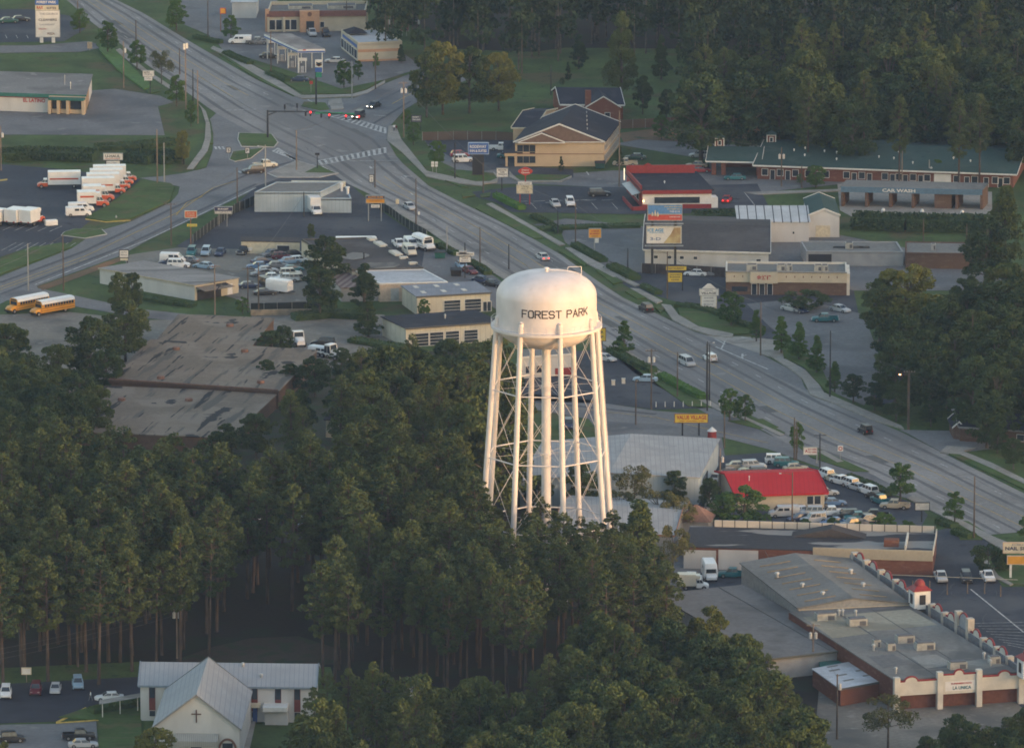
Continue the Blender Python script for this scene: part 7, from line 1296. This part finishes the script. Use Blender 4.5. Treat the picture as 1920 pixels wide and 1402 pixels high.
# ---------------------------------------------------------------- trees
ST = 'trees along the road and lots'
for k, x, yb, yt, l, wx in (('street',150,62,15,'dark round tree right of the tall directory sign',1.15),('street',202,100,38,'round tree at the plaza drive corner',1.15),('street',257,130,73,'small tree left of the dull orange-green one',1.0),('bronze',303,158,94,'olive brown tree beside the corner sign',.8),('street',331,200,138,'dark tree below the floodlight pole',1.0),('street',358,238,186,'small dark tree by the slip lane',.7),('yellow',342,308,242,'yellow-green bushy tree on the sidewalk bend',.7),
  ('street',331,58,-2,'dark tree at the top beside the upper road',1.2),('street',433,76,26,'dark tree next to the white van',1.1),('street',645,165,112,'paired dark tree at the fuel station corner, left',1.1),('street',672,150,112,'paired dark tree at the fuel station corner, right',.9),('cone',752,118,82,'small conifer at the store right corner',1.3),('street',668,56,28,'small tree beside the restaurant wall',1.0),('street',705,130,98,'thin small tree on the store lawn',.7),
  ('street',775,272,228,'bushy tree at the corner left of the board fence',1.0),('street',820,310,262,'dark tree left of the hotel sign',1.2),('street',763,240,205,'small tree behind the glowing transformer pole',.9),('cone',1163,312,272,'slender green tree at the hotel corner',1.1),('cone',1052,322,292,'tiny tree on the strip before the hotel',1.0),('street',1240,262,215,'light tree against the board fence',1.2),('street',1530,352,308,'round bush tree before the motel wall',1.5),('street',1757,338,298,'round dark tree before the motel doors',1.0),('street',1500,345,325,'low bush tree at the motel front',1.2),
  ('gcone',1170,665,598,'dark pyramid tree beside the road right of the tank',1.4),('street',1371,612,543,'full green tree beside the monument sign',1.2),('gcone',1418,640,578,'first dark conifer behind the banner pole',1.2),('gcone',1465,662,590,'second dark conifer along the strip mall lot',1.3),('gcone',1498,675,600,'third dark conifer along the strip mall lot',1.3),('gcone',1531,700,625,'fourth dark conifer along the strip mall lot',1.2),('gcone',1565,735,675,'fifth and lowest conifer along the strip mall lot',1.3),('bush',1510,580,545,'low spreading tree before the Chinese restaurant',2.0),
  ('street',1368,788,727,'left of two small trees above the long yellow sign',1.1),('street',1397,790,738,'right of two small trees above the long yellow sign',1.1),('street',1495,848,788,'thin tree beside the white lettered sign',.8),('street',1688,938,864,'large round tree at the sales lot corner',1.25),('street',1790,982,918,'tree beside the plaza road pole',1.1),('street',1923,1012,966,'dark tree cut by the right edge',1.3),('bush',1853,1072,1018,'dark reddish shrub by the plaza lot entrance',.9),('bush',1876,1066,1030,'dark shrub under the cream sign',.8),
  ('oak',610,540,438,'large dark tree above the junk yard cars',1.25),('oak',600,598,498,'large tree in front of the junk yard trailer',1.15),('cone',683,580,490,'dark pointed tree before the dark workshop roof',1.7),('cone',690,632,560,'dark tree left of the metal garage',1.7),('street',795,596,560,'small tree before the metal garage left wall',1.1),('cone',815,588,560,'spiky small tree before the garage doors',1.0),('oak',583,452,418,'yellow-tipped tree top beside the large truck',.7),
  ('oak',222,600,508,'tall olive tree crown left of the tin hall',.75),('oak',248,592,506,'narrow olive tree touching the tin hall roof',.7),('oak',170,715,590,'big spreading green tree right of the bus lot',1.35),('oak',235,680,560,'green tree below the tall olive ones',1.2),('oak',110,745,640,'green tree at the bus lot corner',1.1),('dark',200,740,650,'dark green tree left of the old warehouse',1.2),('oak',15,720,600,'large green tree at the left edge',1.3),('oak',60,790,690,'round green tree below the bus lot',1.2),('yellow',80,750,700,'yellow-green tree in the left grove',.9),
  ('dark',510,672,620,'wide dark shrub-like tree beside the truck tractor',2.2),('dark',470,655,628,'dark low shrub on the old roof edge',1.6),('street',455,588,555,'bush at the foot of the dark pole',1.3),('street',1395,990,908,'green tree hiding the red roof left end',1.9),('street',1350,985,925,'dark green tree left of the red roof office',1.2),('street',1510,1003,970,'small bush tree in front of the white cars',1.1),('street',1438,1000,962,'dark bush under the office wall',1.0),('street',1560,1010,968,'dark bush in the sales lot front row',1.2),('street',1655,1015,960,'shrubby tree right of the white pickups',1.5),('street',1700,1018,975,'reddish shrub below the sales lot',1.4),('street',1610,1012,975,'dark shrub between the white cars',1.0),
  ('bronze',1665,1402,1305,'bronze-leaved flat-topped tree below the plaza annex',1.15),('bigcone',1195,1160,928,'tall pointed broadleaf tree right of the tower base',1.05),('bronze',1262,1090,985,'thin rusty-leaved tree at the wood edge',.7),('yellow',1330,1260,1133,'bright yellow-green tree against the grey roof',1.0),('yellow',1225,1280,1170,'bright green tree in the middle of the right wood',1.1),('yellow',105,1030,875,'tree with sunlit yellow tip in the left pines',1.0),('yellow',942,1470,1335,'bright yellow-green tree at the bottom centre',1.0),('yellow',290,1470,1362,'yellow-green tree in front of the church',1.3),('yellow',10,1470,1388,'yellow shrub top in the lower left corner',.8),
  ('bronze',1190,955,870,'flat bronze-topped tree before the grey store roof',1.0),('dark',1265,950,880,'dark spreading tree before the grey store roof',1.1),('dark',1330,960,893,'dark low tree at the store corner',1.0),('dark',1010,960,890,'dark tree seen between the tower legs',1.3),('dark',1090,960,868,'dark tree right of the tower riser',1.3),('oak',920,980,700,'tall tree left of the tower legs',.9)):
    treebase(k, x, yb, yt, l, ST, wx)
r2 = random.Random(4)
for i,(x,yt,h,l) in enumerate(((800,1052,21,'pine with pale bare trunk in front of the middle wood, leftmost'),(832,1075,20,'pine with pale trunk second from the left in the middle wood'),(925,1058,22,'pine with straight grey trunk below the tower'),(1108,1020,24,'tall pine with grey trunk right of the tower base'),(875,1090,18,'shorter pine between two pale trunks'),(265,738,0,''))):
    if h: treetop('tallpine', x, yt, h, l, 'pines showing bare trunks', .9)
PG_ = {'pine':'pines of the wood','tallpine':'pines of the wood','oak':'broadleaf trees of the wood','dark':'broadleaf trees of the wood','farpine':'pines of the far wood'}
cnt = 0
for x, yt, h, l in ((590,1292,13,'olive pine touching the right end of the church hall'),(575,1345,10,'low olive pine beside the church porch'),(545,1370,9,'lowest olive pine on the church lawn'),(612,1262,14,'taller olive pine behind the church hall corner')): treetop('tallpine', x, yt, h, l, 'pines beside the church', 1.2)
CL = [(180,'at the left edge'),(400,'above the church lot'),(600,'above the church roof'),(760,'midway to the tower'),(9999,'beside the tower legs')]; CM = [(720,'right of the church'),(880,'left of the tower base'),(1040,'under the tower'),(9999,'right of the tower base')]; CR = [(1150,'at its left side'),(1300,'below the pointed tree'),(1430,'by the grey roof'),(9999,'by the brick annex')]
for x, yt, h in ((905,948,15),(925,952,14),(962,966,14),(985,958,14),(1015,930,17),(1040,958,14),(1060,962,14),(1088,968,14),(1110,985,13),(1132,992,12),(1150,985,13),(945,940,16),(1000,985,14),(1070,990,13),(890,940,16)): treetop('pine', x, yt, h, 'small pine standing right against the tower legs', 'pines at the tower feet')
cnt += wood_fill([(-60,765),(130,775),(320,805),(440,838),(540,800),(620,800),(700,760),(905,750),(905,940),(640,990),(560,930),(430,925),(420,1000),(280,1050),(-60,1065)], 7.4, ['pine']*5+['tallpine'], (18,24), {'pine':'tall dark-crowned pine in the left wood','tallpine':'broad tall pine in the left wood'}, PG_, 21, (1.12,1.35), .9, CL)
cnt += wood_fill([(490,735),(590,720),(640,650),(720,625),(830,620),(925,610),(925,760),(700,770),(620,790),(560,770)], 7.6, ['pine','tallpine','oak'], (14,20), {'pine':'olive pine in the upper grove','tallpine':'broad olive pine in the upper grove','oak':'round broadleaf tree in the upper grove'}, PG_, 22, (1,1.15), None, [(620,'by the old warehouses'),(800,'below the garages'),(9999,'next to the tower')])
cnt += wood_fill([(560,1045),(640,1000),(900,945),(960,960),(1040,945),(1150,955),(1180,990),(1270,1030),(1275,1090),(1020,1060),(990,1110),(900,1090),(740,1095),(600,1080)], 7.2, ['pine','tallpine'], (17,22), {'pine':'pine in the central wood','tallpine':'broad pine in the central wood'}, PG_, 23, (1.1,1.3), .9, CM)
cnt += wood_fill([(1020,1150),(1100,1140),(1290,1140),(1400,1175),(1500,1230),(1530,1300),(1540,1420),(1480,1415),(960,1415),(1000,1300),(985,1230)], 7.6, ['oak','dark','pine','oak','tallpine'], (13,19), {'pine':'pine in the lower right wood','tallpine':'broad pine in the lower right wood','oak':'rounded broadleaf tree in the lower right wood','dark':'dark broadleaf tree in the lower right wood'}, PG_, 24, (1,1), None, CR)
cnt += wood_fill([(600,1275),(640,1240),(720,1240),(800,1250),(880,1250),(1000,1250),(980,1415),(560,1415),(500,1410),(560,1370)], 7.4, ['pine','tallpine','oak'], (12,18), {'pine':'olive pine in the bottom group','tallpine':'broad olive pine in the bottom group','oak':'broadleaf tree in the bottom group'}, PG_, 25, (1,1), None, [(650,'beside the church hall'),(820,'in its left half'),(9999,'in its right half')])
cnt += wood_fill([(1700,1375),(1760,1330),(1850,1330),(1920,1310),(1990,1320),(1990,1415),(1640,1415)], 6.4, ['oak','dark'], (9,12), {'oak':'broadleaf tree in the lower right corner','dark':'dark broadleaf tree in the lower right corner'}, PG_, 26)
cnt += wood_fill([(0,620),(60,650),(100,700),(190,690),(190,745),(60,760),(-40,760),(-40,600)], 7, ['oak','dark'], (11,14), {'oak':'green broadleaf tree in the grove at the left edge','dark':'dark broadleaf tree in the grove at the left edge'}, PG_, 27)
cnt += wood_fill([(1130,905),(1330,905),(1330,930),(1130,935)], 7, ['dark','bronze'], (6,8), {'dark':'low dark tree between store and grey hall','bronze':'low bronze tree between store and grey hall'}, {'dark':'low trees behind the tower','bronze':'low trees behind the tower'}, 28)
for k, x, yb, yt, l, wx in (('dark',545,735,680,'dark spreading tree over the middle warehouse corner',1.3),('dark',500,725,672,'dark tree on the middle warehouse roof edge',1.2),('oak',560,830,728,'round olive tree right of the nearest old warehouse',1.0),('dark',590,745,665,'dark tree behind the round olive one',1.2),('dark',440,655,625,'dark low tree over the warehouse corner',1.6),('dark',530,662,610,'dark tree beside the truck tractor',1.5),('oak',480,860,770,'olive tree at the warehouse front right',1.2),('oak',420,880,790,'olive tree at the warehouse front',1.2),('dark',150,790,690,'dark tree at the warehouse left side',1.3),('oak',672,765,690,'olive tree above the hidden shed',1.1),('dark',640,700,650,'dark tree below the dirt yard',1.4)): treebase(k, x, yb, yt, l, ST, wx)
# right-hand dark wood and big trees
for k, x, yt, h, l, wx in (('yellow',1700,492,16,'large tree right of the Chinese restaurant, sunlight tinted into its leaves',1.35),('oak',1650,520,13,'left lobe of the large yellow-tinted tree group',1.1),('yellow',1745,545,14,'lower right tree of the group with sunlight tinted into its leaves',1.2),('yellow',1890,490,15,'green-yellow tree at the right edge above the dark wood',1.2),('bigcone',1885,340,22,'tall dark tree at the right end of the car wash',1.0),('dark',1850,400,16,'dark tree below the car wash right end',1.1),('dark',1820,515,13,'dark tree between the yellow-tinted trees',1.2),('oak',1680,585,12,'lowest front tree of the yellow-tinted group',1.2)):  # yellow-green leaves of the tinted trees carry warm sunlight as colour
    treetop(k, x, yt, h, l, 'large trees at the right', wx)
cnt += wood_fill([(1640,600),(1700,570),(1840,520),(1990,500),(1990,720),(1850,695),(1760,655),(1650,632)], 7.6, ['dark','dark','oak'], (12,16), {'dark':'dark tree in the shaded right wood','oak':'dull green tree in the shaded right wood'}, PG_, 29, (1,1), None, [(1720,'nearest the parking lot'),(1850,'behind the pole'),(9999,'at the very edge')])
for x, yb, yt, l in ((1600,755,700,'dark shrub left of the wood edge pole'),(1640,770,715,'dark shrub under the wood edge pole'),(1680,790,720,'dark bush at the wood edge'),(1745,800,750,'dark bush beside the brick shed'),(1850,840,752,'large dark tree beside the bungalow'),(1900,880,820,'dark bush near the lower right sidewalk'),(1800,800,745,'dark bush behind the brick shed'),(1870,850,800,'dark bush before the bungalow')): treebase('dark', x, yb, yt, l, 'dark bushes at the wood edge', 1.3)
# garden and far wood
FW = 'trees at the far wood edge'
for k, x, yb, yt, l, wx in (('yellow',830,215,72,'broad tree with yellow-green top left of the lawn',.9),('yellow',935,208,95,'broad yellow-green tree beside the lawn',1.0),('oak',880,212,85,'dull green tree between the two yellow-green ones',1.0),('oak',800,220,90,'green tree at the left of the lawn group',.8),('bigcone',1165,180,15,'tall broadleaf with yellow tip behind the brick house',.85),('cone',1085,130,62,'dark cone-shaped tree on the lawn',1.3),('cone',1065,152,115,'slim small cypress on the lawn',.9),('bush',1054,158,145,'tiny round bush on the lawn',.6),('cone',1240,150,62,'dark tree at the lawn right side',1.0),
   ('farpine',1500,245,40,'tall olive pine above the left end of the motel',1.05),('farpine',1560,238,45,'tall olive pine with orange trunk above the motel',.9),('tallpine',1627,212,50,'pine with pale bare trunk behind the fence',.8),('tallpine',1690,250,55,'slender pine with long grey trunk above the motel roof',.8),('tallpine',1735,240,25,'tall thin pine behind the motel',.9),('bigcone',1790,248,58,'green cone-shaped tree behind the motel right half',.6),('tallpine',1838,205,5,'tall pine with orange-lit double trunk',1.1),('oak',1360,225,90,'olive broadleaf tree behind the fence',.9),('oak',1420,230,100,'dull green broadleaf behind the fence',.9),('oak',1250,225,165,'dark broadleaf tree left of the white shed',.9),('dark',1330,220,150,'dark broadleaf tree right of the white shed',1.1),('dark',1480,245,190,'dark shrubby tree above the cupola',1.2),('dark',1560,245,165,'dark round tree at the fence centre',1.0),('dark',1205,215,140,'dark broadleaf tree beside the brick house',.8),('street',1152,205,188,'shrub at the brick house porch',1.3),('dark',1640,238,200,'dark shrub at the fence right half',1.2),('dark',1890,250,190,'dark tree at the right end of the fence',1.1)):
    treebase(k, x, yb, yt, l, FW, wx)
cnt += wood_fill([(1290,70),(1480,60),(1930,80),(1990,150),(1990,200),(1700,200),(1560,175),(1400,150),(1290,130)], 10.5, ['farpine','dark','oak'], (15,22), {'farpine':'pine in the dark wood above the motel','dark':'dark broadleaf tree in the wood above the motel','oak':'broadleaf tree in the wood above the motel'}, PG_, 31, (.9,1.2), None, [(1420,'above the carport'),(1600,'above the left motel half'),(1780,'above the right motel half'),(9999,'at the right edge')])
# past 300 pines, the ones that show smallest become one mass
pn_ = sorted([o for o in S.objects if o.name.startswith('pine_tree')], key=lambda o: o.location.y*(1 if o.scale.z > .75 else 1.3))
if len(pn_) > 298:
    bpy.context.view_layer.update(); rest = MB(); mats_ = [PINE, bark]
    for o in pn_[298:]:
        for c in list(o.children):
            k0 = len(rest.v); M_ = o.matrix_world; rest.v += [tuple(M_ @ v.co) for v in c.data.vertices]; rest.f += [tuple(k0+i for i in p.vertices) for p in c.data.polygons]; rest.m += [0 if c.name.startswith('crown') else 1]*len(c.data.polygons); bpy.data.objects.remove(c)
        bpy.data.objects.remove(o)
    print('PINES', len(pn_)); ro = struct('pine_wood', rest, mats_, 'stuff', 'smallest and farthest pines standing between the other trees'); ro['category'] = 'wood'
# farther wood: reads as one mass
r3 = random.Random(77); fw = MB(); pl = [(690,-95),(1990,-95),(1990,75),(1480,55),(1300,60),(1290,-15),(1040,-18),(980,-2),(780,-20),(690,-30)]
k = 0; y = -95
while y < 100:
    p = G(960,y,16); s_ = SC(p.y); dx = 9*s_; x = 640
    while x < 2000:
        px, py = x + r3.uniform(-.4,.4)*dx, y + r3.uniform(-.4,.4)*dx*.18
        if inpoly(px, py, pl):
            h = r3.uniform(13,21); P = G(px,py,h); P.z = 0; k += 1; fw.tube(P, P+Vector((0,0,h*.8)), .25, .08, 5, 1); sp = r3.uniform(3.6,5.2)
            for i in range(16):
                z = r3.uniform(.3,1); f = (z-.3)/.7; e = sp*sqrt(max(0,1-(2*f-.8)**2/1.45)); a = r3.uniform(0,6.28); d = e*sqrt(r3.random())*.9; c = P + Vector((cos(a)*d, sin(a)*d, z*h*.94)); q = r3.uniform(1.1,1.9)*(1-.3*f)
                for _ in range(26):
                    aa = r3.uniform(0,6.28); t = r3.uniform(-.6,1); g_ = sqrt(1-t*t); leaf(fw, c+Vector((cos(aa)*g_*q, sin(aa)*g_*q, t*q*.8)), .6*r3.uniform(.7,1.3), r3)
        x += dx
    y += 9*s_*.175
o = struct('far_wood', fw, [leafm('far_wood_leaves',(.024,.042,.022),(.055,.080,.032),scale=.12), bark2], 'stuff', 'dark far-off wood filling the top of the photo'); o['category'] = 'wood'
print('TREES', cnt, 'far', k, 'objects', len(S.objects))
# ---------------------------------------------------------------- air
HAZE = 0.00004
if HAZE:
    m = MB(); m.box(-3600,-400,-3,3600,6600,350); hz = struct('haze', m, [bpy.data.materials.new('haze_air')], 'stuff', 'thin evening haze over the whole town'); hz['category'] = 'haze'
    nt = bpy.data.materials['haze_air']; nt.use_nodes = True; nt = nt.node_tree; nt.nodes.remove(nt.nodes['Principled BSDF']); v = nt.nodes.new('ShaderNodeVolumePrincipled'); v.inputs['Density'].default_value = HAZE; v.inputs['Color'].default_value = (.42,.62,1,1); v.inputs['Anisotropy'].default_value = .2
    nt.links.new(v.outputs[0], nt.nodes['Material Output'].inputs['Volume'])
